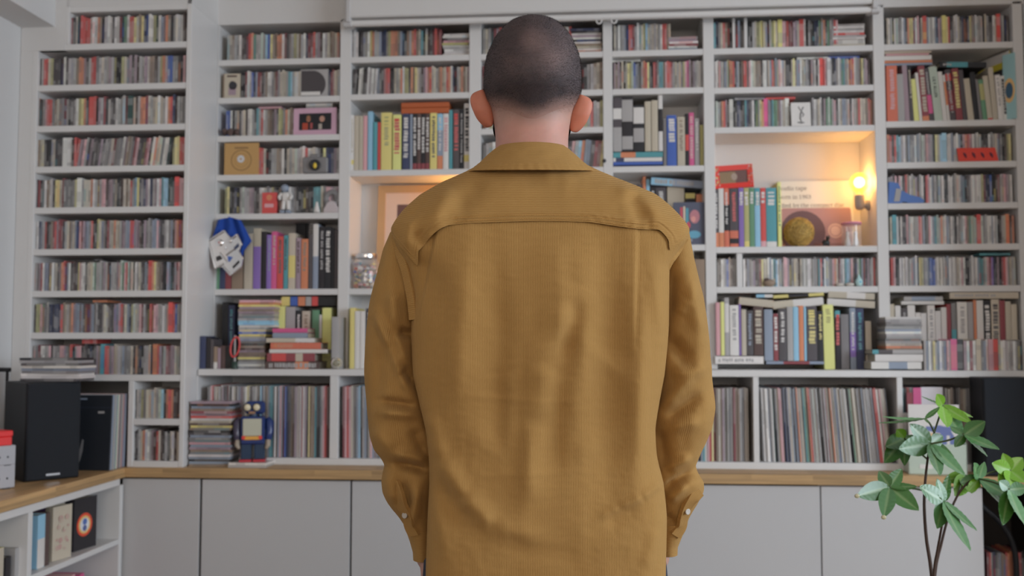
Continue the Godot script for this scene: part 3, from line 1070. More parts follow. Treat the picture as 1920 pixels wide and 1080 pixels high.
	books("among the leaning books", 2.269, zu, 224, ["1664 1684 123 ! b0-100! tp20", "1684.5 1697 139 s L1", "1697.5 1706.5 122 h L2", "1707 1714 124 d b50-100k tc40 L2", "1714.5 1724 148 y b0-100j L4", "1724.5 1730 136 w L4", "1730.5 1743 123 m L4 Tc15 b0-10o", "1743.5 1752 128 d b15-50q L5 ts50", "1753 1768 125 i L5", "1768.5 1777 134 w L5", "1777.5 1782 140 w L5 b35-85o", "1782.5 1793 130 d L5 b78-92r ts15 b20-60m", "1793.5 1806 128 m L4 Ty20", "1806.5 1815 131 d L4", "1815.5 1827 147 c L5", "1827.5 1837 135 k L4", "1837.5 1843 148 g L5", "1843.5 1852 149 e L5 b50-90l", "1852.5 1862 142 c L5 b0-5r", "1862.5 1872 126 c L4", "1872.5 1882 140 w L3 ts", "1882.5 1890 142 w L3 Tk10"])
	flat_books("on top of the leaning books", zu, ["1659 1748 118 122 x", "1658 1748 113 117.6 o", "1658 1747 104 112.6 c b0-100w", "1661 1742 100 103.5 p", "1658 1746 94 99.5 c", "1762 1850 116 126 k b40-85t ts70 L-1.5"])
	flat_books("in the magenta and orange stack", 0.13, ["497 599 678 692 n b20-45o Ts5", "500 590 662.5 677.5 m b25-40c b60-90r", "505 614 655 662.2 w", "507 601 642.5 654.8 r b0-100! To50", "499 590 634 642.2 c b0-40w", "511 577 624 633.8 d b0-100x", "511 576 615.5 623.8 q b0-100q"], 0.15)
	flat_books("across the lime-green books", -0.02, ["527 630 556 573.5 k b84-100y b70-83u b56-69o b45-55s b33-44r"], 0.14)
	flat_books("in the pale stack beside the lamp column", 0.15, ["1634 1728 678.5 692 w b28-65x", "1641 1731 664.5 678 w", "1636 1731 655.8 664 d b0-60s b88-100t"], 0.2)
	# the spine with readable lettering among the leaning books
	var lb := find_child_with("sage green book, ninth from the corner among the leaning books")
	if lb:
		words("LILY ALLEN", lb, Transform3D(Basis(Vector3(0, 0, 1), -PI / 2), Vector3(0, 0.155, 0.0004)), 0.0175, Color(0.10, 0.16, 0.12))


func find_child_with(label: String) -> Node3D:
	for c in get_children():
		if c.has_meta("label") and str(c.get_meta("label")) == label:
			return c
	return null

func words(text: String, parent: Node3D, xf: Transform3D, size: float, ink: Color, called := "lettering", fontname := "Droid Sans") -> void:
	var tm := TextMesh.new()
	var f := SystemFont.new()
	f.font_names = PackedStringArray([fontname])
	f.font_weight = 700 if fontname == "Droid Sans" else 400
	tm.font = f
	tm.text = text
	tm.font_size = 24
	tm.pixel_size = size / 24.0
	tm.depth = 0.0006
	tm.curve_step = 2.0
	var m := StandardMaterial3D.new()
	m.albedo_color = ink
	m.roughness = 0.6
	var o := MeshInstance3D.new()
	o.name = called
	o.mesh = tm
	o.material_override = m
	o.transform = xf
	parent.add_child(o, true)


# ---------------------------------------------------------------- the man
var PO := Vector3()      # point on the floor below him
var PBas := Basis()

func person_frame() -> void:
	PBas = Basis(Vector3(0, 1, 0), deg_to_rad(4.5))
	var c := PD(997, 268, 1.53)
	PO = Vector3(c.x, 0, c.z)

func Q(px: float, py: float, dz: float) -> Vector3:      # pixel -> his own axes (x to the camera's right, z towards the camera) on the plane z = dz
	var d := ray(px, py)
	var nz := PBas.z
	var p0 := PO + nz * dz
	var t := (p0 - cam_pos).dot(nz) / d.dot(nz)
	return PBas.transposed() * (cam_pos + d * t - PO)

func proj(l: Vector3) -> Vector2:
	var w := PBas * l + PO - cam_pos
	var q := cam_basis.transposed() * w
	return Vector2(960.0 - F * q.x / q.z, 540.0 + F * q.y / q.z)

func table(t: Array, y: float, k: int) -> float:
	if y <= t[0][0]:
		return t[0][k]
	for i in t.size() - 1:
		if y <= t[i + 1][0]:
			var u: float = (y - t[i][0]) / (t[i + 1][0] - t[i][0])
			# smooth through the points
			var p0: float = t[maxi(i - 1, 0)][k]
			var p1: float = t[i][k]
			var p2: float = t[i + 1][k]
			var p3: float = t[mini(i + 2, t.size() - 1)][k]
			var m1 := (p2 - p0) * 0.5
			var m2 := (p3 - p1) * 0.5
			var lin_ := lerpf(p1, p2, u)
			var u2 := u * u
			var u3 := u2 * u
			var cub := (2 * u3 - 3 * u2 + 1) * p1 + (u3 - 2 * u2 + u) * m1 + (-2 * u3 + 3 * u2) * p2 + (u3 - u2) * m2
			return lerpf(lin_, cub, 0.6)
	return t[t.size() - 1][k]

func strokes_at(st: Array, p: Vector2) -> float:
	# raised folds and steps of cloth: [x0, y0, x1, y1, height mm, width px, kind]
	var s := 0.0
	for q in st:
		var a := Vector2(q[0], q[1])
		var b := Vector2(q[2], q[3])
		var w: float = q[5]
		var ab := b - a
		var L := ab.length()
		var dir := ab / L
		var rel := p - a
		var al := rel.dot(dir)
		if al < -2.0 * w or al > L + 2.0 * w:
			continue
		var sd := rel.cross(dir)
		if q[6] == 0:
			if absf(sd) > 2.6 * w:
				continue
			var e := 0.0
			if al < 0:
				e = -al
			elif al > L:
				e = al - L
			var taper := smoothstep(0.0, 0.3, clampf(al / L, 0, 1)) * smoothstep(1.0, 0.65, clampf(al / L, 0, 1)) * 0.75 + 0.25
			s += 3.2 * q[4] * exp(-(sd * sd + e * e) / (w * w)) * taper
		else:
			var e2 := 1.0 - smoothstep(0.0, 1.0, clampf(maxf(-al, al - L) / (1.2 * w), 0, 1))
			var tp := 1.0 - smoothstep(0.35, 1.0, clampf(al / L, 0, 1) if q[6] == 1 else 1.0 - clampf(al / L, 0, 1))
			s += 2.4 * q[4] * smoothstep(-3.5, 3.5, sd) * exp(-maxf(sd, 0.0) / w) * e2 * tp
	return s * 0.001

const TORSO := [
	[280, 932, 1060, 0.040, 0.05], [300, 915, 1082, 0.046, 0.06], [322, 876, 1124, 0.056, 0.07], [345, 828, 1174, 0.070, 0.08], [370, 787, 1229, 0.085, 0.09], [400, 757, 1262, 0.096, 0.10],
	[432, 737, 1286, 0.105, 0.11], [455, 741, 1283, 0.110, 0.115], [480, 752, 1264, 0.114, 0.12], [505, 764, 1250, 0.117, 0.122], [560, 776, 1249, 0.118, 0.125], [620, 774, 1248, 0.116, 0.125],
	[700, 777, 1241, 0.110, 0.125], [760, 790, 1230, 0.106, 0.125], [800, 800, 1224, 0.104, 0.125], [850, 806, 1227, 0.104, 0.125], [900, 807, 1239, 0.106, 0.125], [960, 804, 1245, 0.108, 0.125],
	[1080, 800, 1243, 0.106, 0.125], [1200, 800, 1243, 0.102, 0.125]]
const YOKE := [[725, 428], [736, 446], [748, 474], [759, 497], [772, 470], [815, 434], [840, 421], [880, 417], [1000, 413], [1100, 415], [1190, 428], [1232, 430], [1256, 450], [1272, 468], [1280, 452], [1290, 432]]
const BACK_FOLDS := [
	[1196, 430, 1188, 720, -2.2, 34.0, 1], [776, 640, 816, 436, -2.6, 30.0, 2],
	[872, 445, 856, 800, 3.6, 30.0, 0], [930, 500, 938, 860, -3.6, 30.0, 0], [1040, 430, 1050, 600, 2.4, 26.0, 0],
	[1066, 560, 1018, 690, 4.6, 18.0, 0], [1022, 670, 1000, 800, 4.8, 18.0, 0], [1004, 780, 985, 960, 4.4, 20.0, 0], [1050, 690, 1092, 540, -4.0, 22.0, 0], [1030, 900, 1048, 700, -3.0, 22.0, 0],
	[958, 660, 952, 880, 1.6, 16.0, 0], [1088, 450, 1090, 760, 1.8, 20.0, 0], [1146, 440, 1138, 960, -5.2, 34.0, 0], [1204, 540, 1194, 920, 3.6, 22.0, 0], [1226, 470, 1240, 640, 2.4, 16.0, 0],
	[801, 770, 828, 870, 3.6, 18.0, 0], [824, 855, 872, 935, 4.0, 19.0, 0], [864, 925, 930, 985, 3.8, 20.0, 0], [920, 980, 1020, 1012, 2.4, 22.0, 0], [815, 900, 880, 1000, -4.2, 24.0, 0],
	[1242, 904, 1200, 934, 1.8, 9.0, 0], [1206, 930, 1158, 952, 1.9, 9.0, 0], [1162, 950, 1118, 974, 1.5, 9.0, 0], [1206, 956, 1130, 990, -1.4, 16.0, 0],
	[1234, 985, 1208, 1075, 1.8, 14.0, 0], [814, 930, 842, 1060, 1.6, 14.0, 0], [860, 742, 1010, 752, 0.5, 7.0, 0], [1000, 756, 1100, 750, 0.4, 7.0, 0], [900, 700, 1010, 690, -0.4, 8.0, 0],
	[880, 892, 1090, 884, 0.4, 7.0, 0], [1095, 640, 1180, 720, 1.4, 20.0, 0], [792, 470, 806, 560, -2.4, 20.0, 0], [1070, 860, 1180, 800, 1.4, 20.0, 0], [880, 800, 950, 880, 1.2, 20.0, 0], [940, 1020, 1100, 1050, -1.0, 20.0, 0]]
const YOKE_FOLDS := [[1150, 330, 1250, 420, 3.0, 20.0, 0], [1180, 352, 1215, 425, -4.0, 16.0, 0], [850, 345, 800, 440, 3.5, 22.0, 0], [905, 330, 850, 400, -2.5, 20.0, 0], [770, 400, 760, 480, 2.5, 12.0, 0], [1010, 325, 1090, 340, 1.2, 14.0, 0], [780, 430, 800, 470, -3.0, 12.0, 0]]
const SLEEVE_L := [
	[424, 745, 785, -0.01, 0.03], [440, 733, 785, -0.018, 0.058], [470, 721, 788, -0.026, 0.070], [500, 713, 792, -0.030, 0.075], [560, 697, 798, -0.032, 0.078], [600, 691, 797, -0.034, 0.078], [640, 687, 795, -0.036, 0.078], [700, 685, 798, -0.038, 0.077], [770, 690, 810, -0.042, 0.078],
	[815, 696, 820, -0.046, 0.076], [840, 703, 822, -0.050, 0.072], [856, 715, 822, -0.052, 0.064], [870, 722, 822, -0.055, 0.058], [884, 719, 824, -0.058, 0.060], [900, 717, 824, -0.062, 0.062], [920, 719, 822, -0.068, 0.060], [940, 729, 818, -0.075, 0.055], [960, 744, 815, -0.082, 0.050],
	[980, 758, 814, -0.088, 0.046], [1000, 768, 812, -0.092, 0.043], [1020, 774, 812, -0.096, 0.041], [1034, 778, 812, -0.098, 0.040]]
const SLEEVE_R := [
	[424, 1238, 1278, -0.01, 0.03], [440, 1236, 1289, -0.018, 0.058], [470, 1230, 1294, -0.026, 0.070], [500, 1228, 1300, -0.030, 0.075], [560, 1227, 1314, -0.032, 0.078], [640, 1226, 1326, -0.036, 0.078], [700, 1220, 1330, -0.038, 0.077], [760, 1212, 1338, -0.042, 0.078], [800, 1208, 1331, -0.046, 0.076],
	[830, 1208, 1319, -0.050, 0.070], [852, 1210, 1309, -0.052, 0.063], [870, 1212, 1303, -0.055, 0.058], [886, 1214, 1308, -0.058, 0.060], [902, 1216, 1317, -0.062, 0.062], [918, 1218, 1317, -0.067, 0.060], [940, 1224, 1306, -0.075, 0.055], [962, 1228, 1292, -0.082, 0.050], [982, 1229, 1283, -0.088, 0.046],
	[1002, 1229, 1275, -0.092, 0.043], [1024, 1229, 1266, -0.096, 0.041]]
const FOLDS_L := [
	[705, 585, 735, 660, 5.0, 9.0, 0], [735, 660, 772, 745, 5.0, 9.0, 0], [735, 540, 742, 620, 4.5, 12.0, 0], [742, 620, 765, 690, 4.0, 9.0, 0], [744, 622, 782, 628, -8.0, 9.0, 0], [715, 640, 700, 780, -3.0, 16.0, 0], [752, 690, 782, 720, -6.0, 12.0, 0],
	[705, 752, 786, 762, -5.0, 8.0, 0], [710, 772, 790, 778, 4.0, 10.0, 0], [700, 800, 740, 850, 3.5, 14.0, 0], [735, 868, 808, 884, -7.0, 8.0, 0], [740, 850, 806, 862, 4.0, 10.0, 0], [775, 800, 800, 860, -5.0, 12.0, 0], [728, 880, 740, 950, 4.0, 12.0, 0], [785, 905, 772, 990, 4.0, 10.0, 0], [752, 900, 770, 960, -3.0, 10.0, 0], [762, 480, 772, 560, 4.0, 10.0, 0]]
const FOLDS_R := [
	[1250, 630, 1300, 690, -6.0, 16.0, 0], [1255, 700, 1330, 690, 4.0, 14.0, 0], [1245, 790, 1325, 735, -5.0, 12.0, 0], [1235, 770, 1310, 690, 3.5, 12.0, 0], [1250, 800, 1320, 790, 3.0, 12.0, 0], [1290, 520, 1315, 640, 3.5, 14.0, 0], [1262, 500, 1258, 600, -3.5, 12.0, 0],
	[1232, 800, 1250, 880, -6.0, 14.0, 0], [1240, 918, 1312, 880, -6.0, 9.0, 0], [1245, 880, 1300, 855, 4.0, 10.0, 0], [1250, 940, 1290, 905, 4.0, 10.0, 0], [1246, 965, 1270, 985, -4.0, 8.0, 0], [1270, 590, 1290, 560, 2.0, 12.0, 0]]

func cord_materials() -> void:
	var S := 256
	var hgt := Image.create(S, S, true, Image.FORMAT_RGB8)
	var alb := Image.create(S, S, true, Image.FORMAT_RGB8)
	var fn := FastNoiseLite.new()
	fn.seed = 5
	fn.frequency = 0.03
	var f2 := FastNoiseLite.new()
	f2.seed = 9
	f2.frequency = 0.22
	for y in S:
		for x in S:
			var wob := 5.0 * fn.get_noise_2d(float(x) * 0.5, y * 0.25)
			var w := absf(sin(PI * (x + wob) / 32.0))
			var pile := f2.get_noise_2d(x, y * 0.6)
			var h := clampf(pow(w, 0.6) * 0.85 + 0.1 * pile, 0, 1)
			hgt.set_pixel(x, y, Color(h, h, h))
			var k := 0.86 + 0.14 * pow(w, 0.8) + 0.10 * pile  # groove shade painted into the cloth colour; wale tops worn lighter
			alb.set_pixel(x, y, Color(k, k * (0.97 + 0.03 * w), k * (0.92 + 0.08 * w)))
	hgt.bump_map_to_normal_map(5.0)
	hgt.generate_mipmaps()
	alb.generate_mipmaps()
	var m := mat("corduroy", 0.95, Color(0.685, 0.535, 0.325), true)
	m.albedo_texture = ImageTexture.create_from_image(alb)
	m.normal_enabled = true
	m.normal_texture = ImageTexture.create_from_image(hgt)
	m.normal_scale = 0.65
	m.specular_mode = BaseMaterial3D.SPECULAR_SCHLICK_GGX
	m.metallic_specular = 0.2
	m.rim_enabled = true
	m.rim = 0.55
	m.rim_tint = 0.75
	var fine: StandardMaterial3D = m.duplicate()
	fine.normal_scale = 0.28
	M["corduroy_fine"] = fine
	m = mat("thread", 0.9, Color(0.74, 0.55, 0.28))
	m = mat("skin", 0.55, Color.WHITE, true)
	m.subsurf_scatter_enabled = true
	m.subsurf_scatter_strength = 0.25
	m = mat("hair_base", 0.75, Color.WHITE, true)
	m = mat("hair_strand", 0.55, Color.WHITE, true)
	mat("trouser_cloth", 0.9, Color(0.16, 0.18, 0.24))
	mat("shoe_leather", 0.45, Color(0.20, 0.13, 0.09))


func cloth_tint(p: Vector3, fn: FastNoiseLite) -> Color:   # washed-out wear of the cloth, on its own scale
	var k := 1.0 + 0.10 * fn.get_noise_3d(p.x * 6.0, p.y * 3.0, p.z * 6.0) + 0.05 * fn.get_noise_3d(p.x * 40.0, p.y * 14.0, 7.0)
	return Color(k, k, k)


func person() -> void:
	person_frame()
	cord_materials()
	var who := Node3D.new()
	who.name = "person"
	who.transform = Transform3D(PBas, PO)
	add_child(who, true)
	tag(who, "person seen from behind in a mustard corduroy shirt with cropped dark hair, facing the shelves", "person")
	var wear := FastNoiseLite.new()
	wear.seed = 21
	wear.frequency = 1.0
	make_body(who)
	make_hair(who)
	make_beard(who)
	# ---------------- shirt: yoke, back, collar, sleeves (>cuff, placket, button)
	var shirt := Node3D.new()
	shirt.name = "shirt"
	who.add_child(shirt)
	var crease := FastNoiseLite.new()
	crease.seed = 31
	crease.frequency = 1.0
	var NT := 300
	for part in ["yoke", "back_panel"]:
		var R := 70 if part == "yoke" else 210
		var rows := []
		var cols := []
		var uvs := []
		for i in R + 1:
			var v := float(i) / R
			var line := PackedVector3Array()
			var cl := PackedColorArray()
			var ul := PackedVector2Array()
			for j in NT + 1:
				var th := TAU * j / NT
				var cs := cos(th)
				var sn := sin(th)
				var back := maxf(sn, 0.0)
				# where this column meets the yoke seam
				var n := 2.0 / 3.4
				var ux := signf(cs) * pow(absf(cs), n)
				var uz := signf(sn) * pow(absf(sn), n)
				if part == "yoke":
					n = 2.0 / lerpf(2.0, 3.4, smoothstep(0.0, 0.85, v))
				var xr := lerpf(table(TORSO, 440, 1), table(TORSO, 440, 2), (ux + 1.0) / 2.0)
				var xs := 997.0 + (xr - 997.0) * (1.0 + 0.075 * back)
				var ys := 400.0
				if sn > -0.02:
					ys = table(YOKE, xs, 1)
				var zg := 0.10 * pow(back, n)
				var yp := 0.0
				if part == "yoke":
					yp = lerpf(292.0, ys + 2.5, pow(v, 0.9))
				else:
					yp = lerpf(ys - 5.0, 1195.0, v)
				var hgt := Q(997, yp, zg).y
				var y0 := proj(Vector3(0, hgt, 0)).y
				var l := Q(table(TORSO, y0, 1), y0, 0)
				var r := Q(table(TORSO, y0, 2), y0, 0)
				var a := (r.x - l.x) / 2.0
				var c := (r.x + l.x) / 2.0
				var dep := table(TORSO, y0, 3) if sn > 0 else table(TORSO, y0, 4)
				ux = signf(cs) * pow(absf(cs), n)
				uz = signf(sn) * pow(absf(sn), n)
				var p := Vector3(c + a * ux, hgt, dep * uz)
				# between the shoulder blades the cloth hangs a little hollow
				var s := proj(p)
				if sn > 0.0:
					var d := 0.0
					if part == "yoke":
						d += strokes_at(YOKE_FOLDS, s)
						var up := ys - s.y
						d += 0.0012 * (1.0 - smoothstep(14.0, 22.0, up)) + 0.0008
						if s.x > 850.0 and s.x < 1228.0:
							d += 0.0009 * (1.0 - smoothstep(10.0, 26.0, up)) * sin(s.x * 0.45 + 3.0 * sin(s.x * 0.05))
						d -= 0.0016 * exp(-pow((up - 11.0) / 1.6, 2.0))
					else:
						d += strokes_at(BACK_FOLDS, s)
						var dn := s.y - ys
						d -= 0.0014 * exp(-pow(maxf(dn - 2.0, 0.0) / 6.0, 2.0))
					d += 0.0016 * crease.get_noise_3d(s.x * 0.016, s.y * 0.006, 0.0) + 0.0007 * crease.get_noise_3d(s.x * 0.03, s.y * 0.06, 9.0) + 0.0032 * crease.get_noise_2d(s.x * 0.006, s.y * 0.0028)
					p.z += d * smoothstep(0.0, 0.3, sn)
				line.append(p)
				cl.append(cloth_tint(p, wear))
				if part == "yoke":
					ul.append(Vector2(hgt * 50.0 + 0.25 * absf(p.z) * 50.0, p.x * 50.0))
				else:
					ul.append(Vector2((p.x + signf(cs) * (1.0 - absf(uz)) * 0.02) * 50.0, hgt * 50.0))
			rows.append(line)
			cols.append(cl)
			uvs.append(ul)
		var b := MB.new()
		b.grid(rows, false, -1.0, cols, uvs)
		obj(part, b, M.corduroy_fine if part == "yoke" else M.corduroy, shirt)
	make_collar(shirt, wear)
	make_sleeve(shirt, SLEEVE_L, FOLDS_L, -1.0, wear, crease)
	make_sleeve(shirt, SLEEVE_R, FOLDS_R, 1.0, wear, crease)
	make_seams(shirt)
	# ---------------- trousers and shoes, below the frame
	var b2 := MB.new()
	for s in [-1.0, 1.0]:
		var path := []
		var rad := []
		for q in [[0.02, 1.0, 0.0, 0.10], [0.085, 0.90, -0.005, 0.112], [0.10, 0.80, -0.01, 0.100], [0.11, 0.52, -0.005, 0.082], [0.115, 0.45, 0.0, 0.078], [0.12, 0.15, 0.01, 0.070], [0.12, 0.07, 0.01, 0.072]]:
			path.append(Vector3(s * q[0] + 0.02, q[1], q[2]))
			rad.append(q[3])
		b2.tube(path, rad, 20)
	obj("trousers", b2, M.trouser_cloth, who)
	for s in [-1.0, 1.0]:
		b2 = MB.new()
		b2.ball(Vector3(s * 0.125 + 0.02, 0.05, -0.06), Vector3(0.05, 0.05, 0.14), 20)
		b2.box(Vector3(s * 0.125 + 0.02, 0.012, -0.06), Vector3(0.095, 0.024, 0.27), 0.01)
		obj("shoe", b2, M.shoe_leather, who)


func make_collar(shirt: Node3D, wear: FastNoiseLite) -> void:
	var rows := []
	var cols := []
	var uvs := []
	var N := 150
	# profile from inside the stand, over the fold, down the leaf and back under its edge: [t, inset mm]
	var prof := []
	for i in 8:
		prof.append([lerpf(0.65, 0.02, i / 7.0), -5.0])
	prof.append([-0.035, -3.2])
	prof.append([-0.035, -1.2])
	for i in 22:
		prof.append([lerpf(0.0, 1.0, i / 21.0), 0.0])
	prof.append([1.012, -1.0])
	prof.append([1.0, -2.6])
	prof.append([0.85, -3.0])
	for q in prof:
		var t: float = q[0]
		var ins: float = q[1] * 0.001
		var line := PackedVector3Array()
		var cl := PackedColorArray()
		var ul := PackedVector2Array()
		for j in N + 1:
			var ph := deg_to_rad(lerpf(-158.0, 158.0, float(j) / N))      # 0 at the nape
			var sx := sin(ph)
			var cz := cos(ph)
			var flare := pow(clampf(t, 0, 1), 0.85)
			var wt := lerpf(0.0615, 0.1045, flare)
			var zt := lerpf(0.058, 0.090, flare) if cz > 0 else lerpf(0.066, 0.105, flare)
			var fr := 1.0 - smoothstep(-0.1, 0.6, cz)
			var ytop := Q(997, 267.5, 0.058).y - 0.016 * fr
			var ybot := Q(997, 318.0, 0.090).y + (Q(997, 321.0, 0.0).y - Q(997, 318.0, 0.090).y) * (1.0 - maxf(cz, 0.0)) - 0.035 * fr * fr
			var hgt := lerpf(ytop, ybot, t)
			var cx := (Q(996.5, 300, 0)).x
			var e := 0.0
			if ins == 0.0:
				var px := float(j)
				e += 0.0011 * smoothstep(0.62, 0.68, t)
				e -= 0.0010 * exp(-pow((t - 0.71) / 0.022, 2.0))
				e -= 0.0007 * exp(-pow((t - 0.93) / 0.02, 2.0))
				e += 0.0005 * smoothstep(0.7, 0.8, t) * sin(px * 1.9 + 2.0 * sin(px * 0.21))
				e += 0.0012 * wear.get_noise_2d(px * 0.07, t * 2.0)
			line.append(Vector3(cx + sx * (wt + ins + e), hgt, cz * (zt + ins + e)))
			cl.append(cloth_tint(line[j], wear))
			ul.append(Vector2(t * 0.055 * 50.0, ph * 0.085 * 50.0))
		rows.append(line)
		cols.append(cl)
		uvs.append(ul)
	var b := MB.new()
	b.grid(rows, false, -1.0, cols, uvs)
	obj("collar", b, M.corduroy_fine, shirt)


func make_sleeve(shirt: Node3D, tb: Array, folds: Array, side: float, wear: FastNoiseLite, crease: FastNoiseLite) -> void:
	var rows := []
	var cols := []
	var uvs := []
	var y0: float = tb[0][0]
	var y1: float = tb[tb.size() - 1][0]
	var R := 190
	var N := 110
	for i in R + 1:
		var y := lerpf(y0, y1, float(i) / R)
		var z := table(tb, y, 3)
		var rz := table(tb, y, 4)
		var l := Q(table(tb, y, 1), y, z)
		var r := Q(table(tb, y, 2), y, z)
		var a := (r.x - l.x) / 2.0
		var c := (r.x + l.x) / 2.0
		var line := PackedVector3Array()
		var cl := PackedColorArray()
		var ul := PackedVector2Array()
		for j in N + 1:
			var th := TAU * j / N
			var n := 2.0 / 2.25
			var p := Vector3(c + a * signf(cos(th)) * pow(absf(cos(th)), n), l.y, z + rz * signf(sin(th)) * pow(absf(sin(th)), n))
			var s := proj(p)
			if sin(th) > 0.0:
				var d := strokes_at(folds, s) + 0.0022 * crease.get_noise_3d(s.x * 0.012, s.y * 0.009, 4.0) + 0.0009 * crease.get_noise_3d(s.x * 0.05, s.y * 0.03, 2.0)
				p += Vector3(cos(th) * 0.3, 0, sin(th)) * d * smoothstep(0.0, 0.35, sin(th))
			line.append(p)
			cl.append(cloth_tint(p, wear))
			ul.append(Vector2(th * 0.055 * 50.0 + (y - y0) * 0.002 * side, l.y * 50.0))
		rows.append(line)
		cols.append(cl)
		uvs.append(ul)
	var b := MB.new()
	b.grid(rows, false, -1.0, cols, uvs)
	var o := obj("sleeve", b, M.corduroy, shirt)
	# the cuff: a double band round the wrist, standing a little proud
	var last = tb[tb.size() - 1]
	rows = []
	cols = []
	uvs = []
	for q in [[-44.0, 0.0], [-43.0, 2.6], [-20.0, 3.0], [0.0, 3.0], [14.0, 2.4], [15.0, 0.5], [6.0, -1.5]]:
		var y: float = last[0] + q[0]
		var z := table(tb, y, 3)
		var l := Q(table(tb, y, 1), y, z)
		var r := Q(table(tb, y, 2), y, z)
		var yy := Q(997, y, z).y
		var line := PackedVector3Array()
		var cl := PackedColorArray()
		var ul := PackedVector2Array()
		for j in N + 1:
			var th := TAU * j / N
			var k: float = q[1] * 0.001
			line.append(Vector3((l.x + r.x) / 2 + ((r.x - l.x) / 2 + k) * cos(th), yy + 0.004 * sin(th), z + (table(tb, y, 4) + k) * sin(th)))
			cl.append(Color.WHITE)
			ul.append(Vector2(yy * 50.0, th * 0.045 * 50.0))
		rows.append(line)
		cols.append(cl)
		uvs.append(ul)
	b = MB.new()
	b.grid(rows, false, -1.0, cols, uvs)
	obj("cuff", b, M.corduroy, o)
	# the placket strip with its button, running down to the cuff
	var pts = [[741, 893], [750, 915], [757, 938], [766, 958], [769, 976], [778, 994]] if side < 0 else [[1308, 912], [1294, 925], [1283, 942], [1278, 960], [1275, 978], [1263, 994]]
	var path := []
	for q in pts:
		var y: float = q[1]
		var z := table(tb, y, 3)
		var rz := table(tb, y, 4)
		var l := Q(table(tb, y, 1), y, z)
		var r := Q(table(tb, y, 2), y, z)
		var u := clampf((Q(q[0], y, z + 0.03).x - (l.x + r.x) / 2) / ((r.x - l.x) / 2), -0.97, 0.97)
		path.append(Vector3((l.x + r.x) / 2 + u * (r.x - l.x) / 2, l.y, z + rz * sqrt(1.0 - u * u) + 0.003))
	var sm := []
	for i in 31:
		var f := i / 30.0 * (path.size() - 1)
		var k := mini(int(f), path.size() - 2)
		sm.append((path[k] as Vector3).cubic_interpolate(path[k + 1], path[maxi(k - 1, 0)], path[mini(k + 2, path.size() - 1)], f - k))
	rows = []
	uvs = []
	for i in 31:
		var t: Vector3 = (sm[mini(i + 1, 30)] - sm[maxi(i - 1, 0)]).normalized()
		var out := Vector3(side * 0.55, 0, 0.83).normalized()
		var s := t.cross(out).normalized()
		var nn := s.cross(t).normalized()
		if nn.dot(out) < 0:
			nn = -nn
		var line := PackedVector3Array()
		var ul := PackedVector2Array()
		var w := 0.0105
		for q in [[-1.0, -4.0], [-1.0, 1.2], [-0.85, 2.2], [-0.6, 1.6], [0.0, 2.2], [0.6, 1.6], [0.85, 2.2], [1.0, 1.2], [1.0, -4.0]]:
			line.append(sm[i] + s * (q[0] * w) + nn * (q[1] * 0.001))
			ul.append(Vector2(q[0] * w * 50.0, i * 0.004 * 50.0))
		rows.append(line)
		uvs.append(ul)
	b = MB.new()
	b.grid(rows, false, 1.0, [], uvs)
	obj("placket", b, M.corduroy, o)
	var bt := MB.new()
	bt.col = Color(0.46, 0.42, 0.37)
	var at: Vector3 = sm[17 if side < 0 else 14]
	bt.xf = Transform3D(Basis(Vector3(0, 1, 0), side * 0.58) * Basis(Vector3(1, 0, 0), PI / 2), at + Vector3(side * 0.55, 0, 0.83) * 0.0036)
	bt.lathe([Vector2(0, -0.002), Vector2(0.0046, -0.002), Vector2(0.0051, 0.001), Vector2(0.0046, 0.002), Vector2(0.0032, 0.0015), Vector2(0, 0.0015)], 18)
	obj("button", bt, M.satin, o)


func make_seams(shirt: Node3D) -> void:
	# rows of stitching along the yoke
	var b := MB.new()
	var x := 850.0
	while x < 1236.0:
		for dy in [-3.0, -9.5]:
			var p := Q(x, table(YOKE, x, 1) + dy, 0.1075)
			var q := Q(x + 3.2, table(YOKE, x + 3.2, 1) + dy, 0.1075)
			p.z += 0.0018 - 0.9 * pow(absf(p.x) / 0.24, 4.0) * 0.03
			q.z += 0.0018 - 0.9 * pow(absf(q.x) / 0.24, 4.0) * 0.03
			b.tube([p, q], [0.00045, 0.00045], 4, false)
		x += 4.6
	obj("stitching", b, M.thread, shirt)
	for side in [-1.0, 1.0]:
		var pts := [[741, 440], [747, 470], [757, 500], [764, 530], [770, 562], [774, 600]] if side < 0 else [[1284, 446], [1272, 466], [1258, 486], [1248, 506], [1246, 530]]
		var path := []
		for q in pts:
			var e := absf(q[0] - 1000.0)
			path.append(Q(q[0], q[1], 0.030 + (0.018 if q[1] < 480 else 0.030)))
		var rows := []
		var uvs := []
		for i in 41:
			var f := i / 40.0 * (path.size() - 1)
			var k := mini(int(f), path.size() - 2)
			var p: Vector3 = (path[k] as Vector3).cubic_interpolate(path[k + 1], path[maxi(k - 1, 0)], path[mini(k + 2, path.size() - 1)], f - k)
			var t: Vector3 = (path[k + 1] - path[k]).normalized()
			var nn := Vector3(side * 0.62, 0.1, 0.78).normalized()
			var s := t.cross(nn).normalized()
			var w := 0.0075
			var line := PackedVector3Array()
			var ul := PackedVector2Array()
			for q in [[-1.0, -9.0], [-1.0, 0.6], [-0.8, 1.7], [0.0, 1.1 + 0.6 * sin(i * 1.9)], [0.8, 1.7], [1.0, 0.6], [1.0, -9.0]]:
				line.append(p + s * (q[0] * w) + nn * (q[1] * 0.001))
				ul.append(Vector2(i * 0.0035 * 50.0, q[0] * w * 50.0))
			rows.append(line)
			uvs.append(ul)
		b = MB.new()
		b.grid(rows, false, 1.0, [], uvs)
		obj("armhole_seam", b, M.corduroy_fine, shirt)


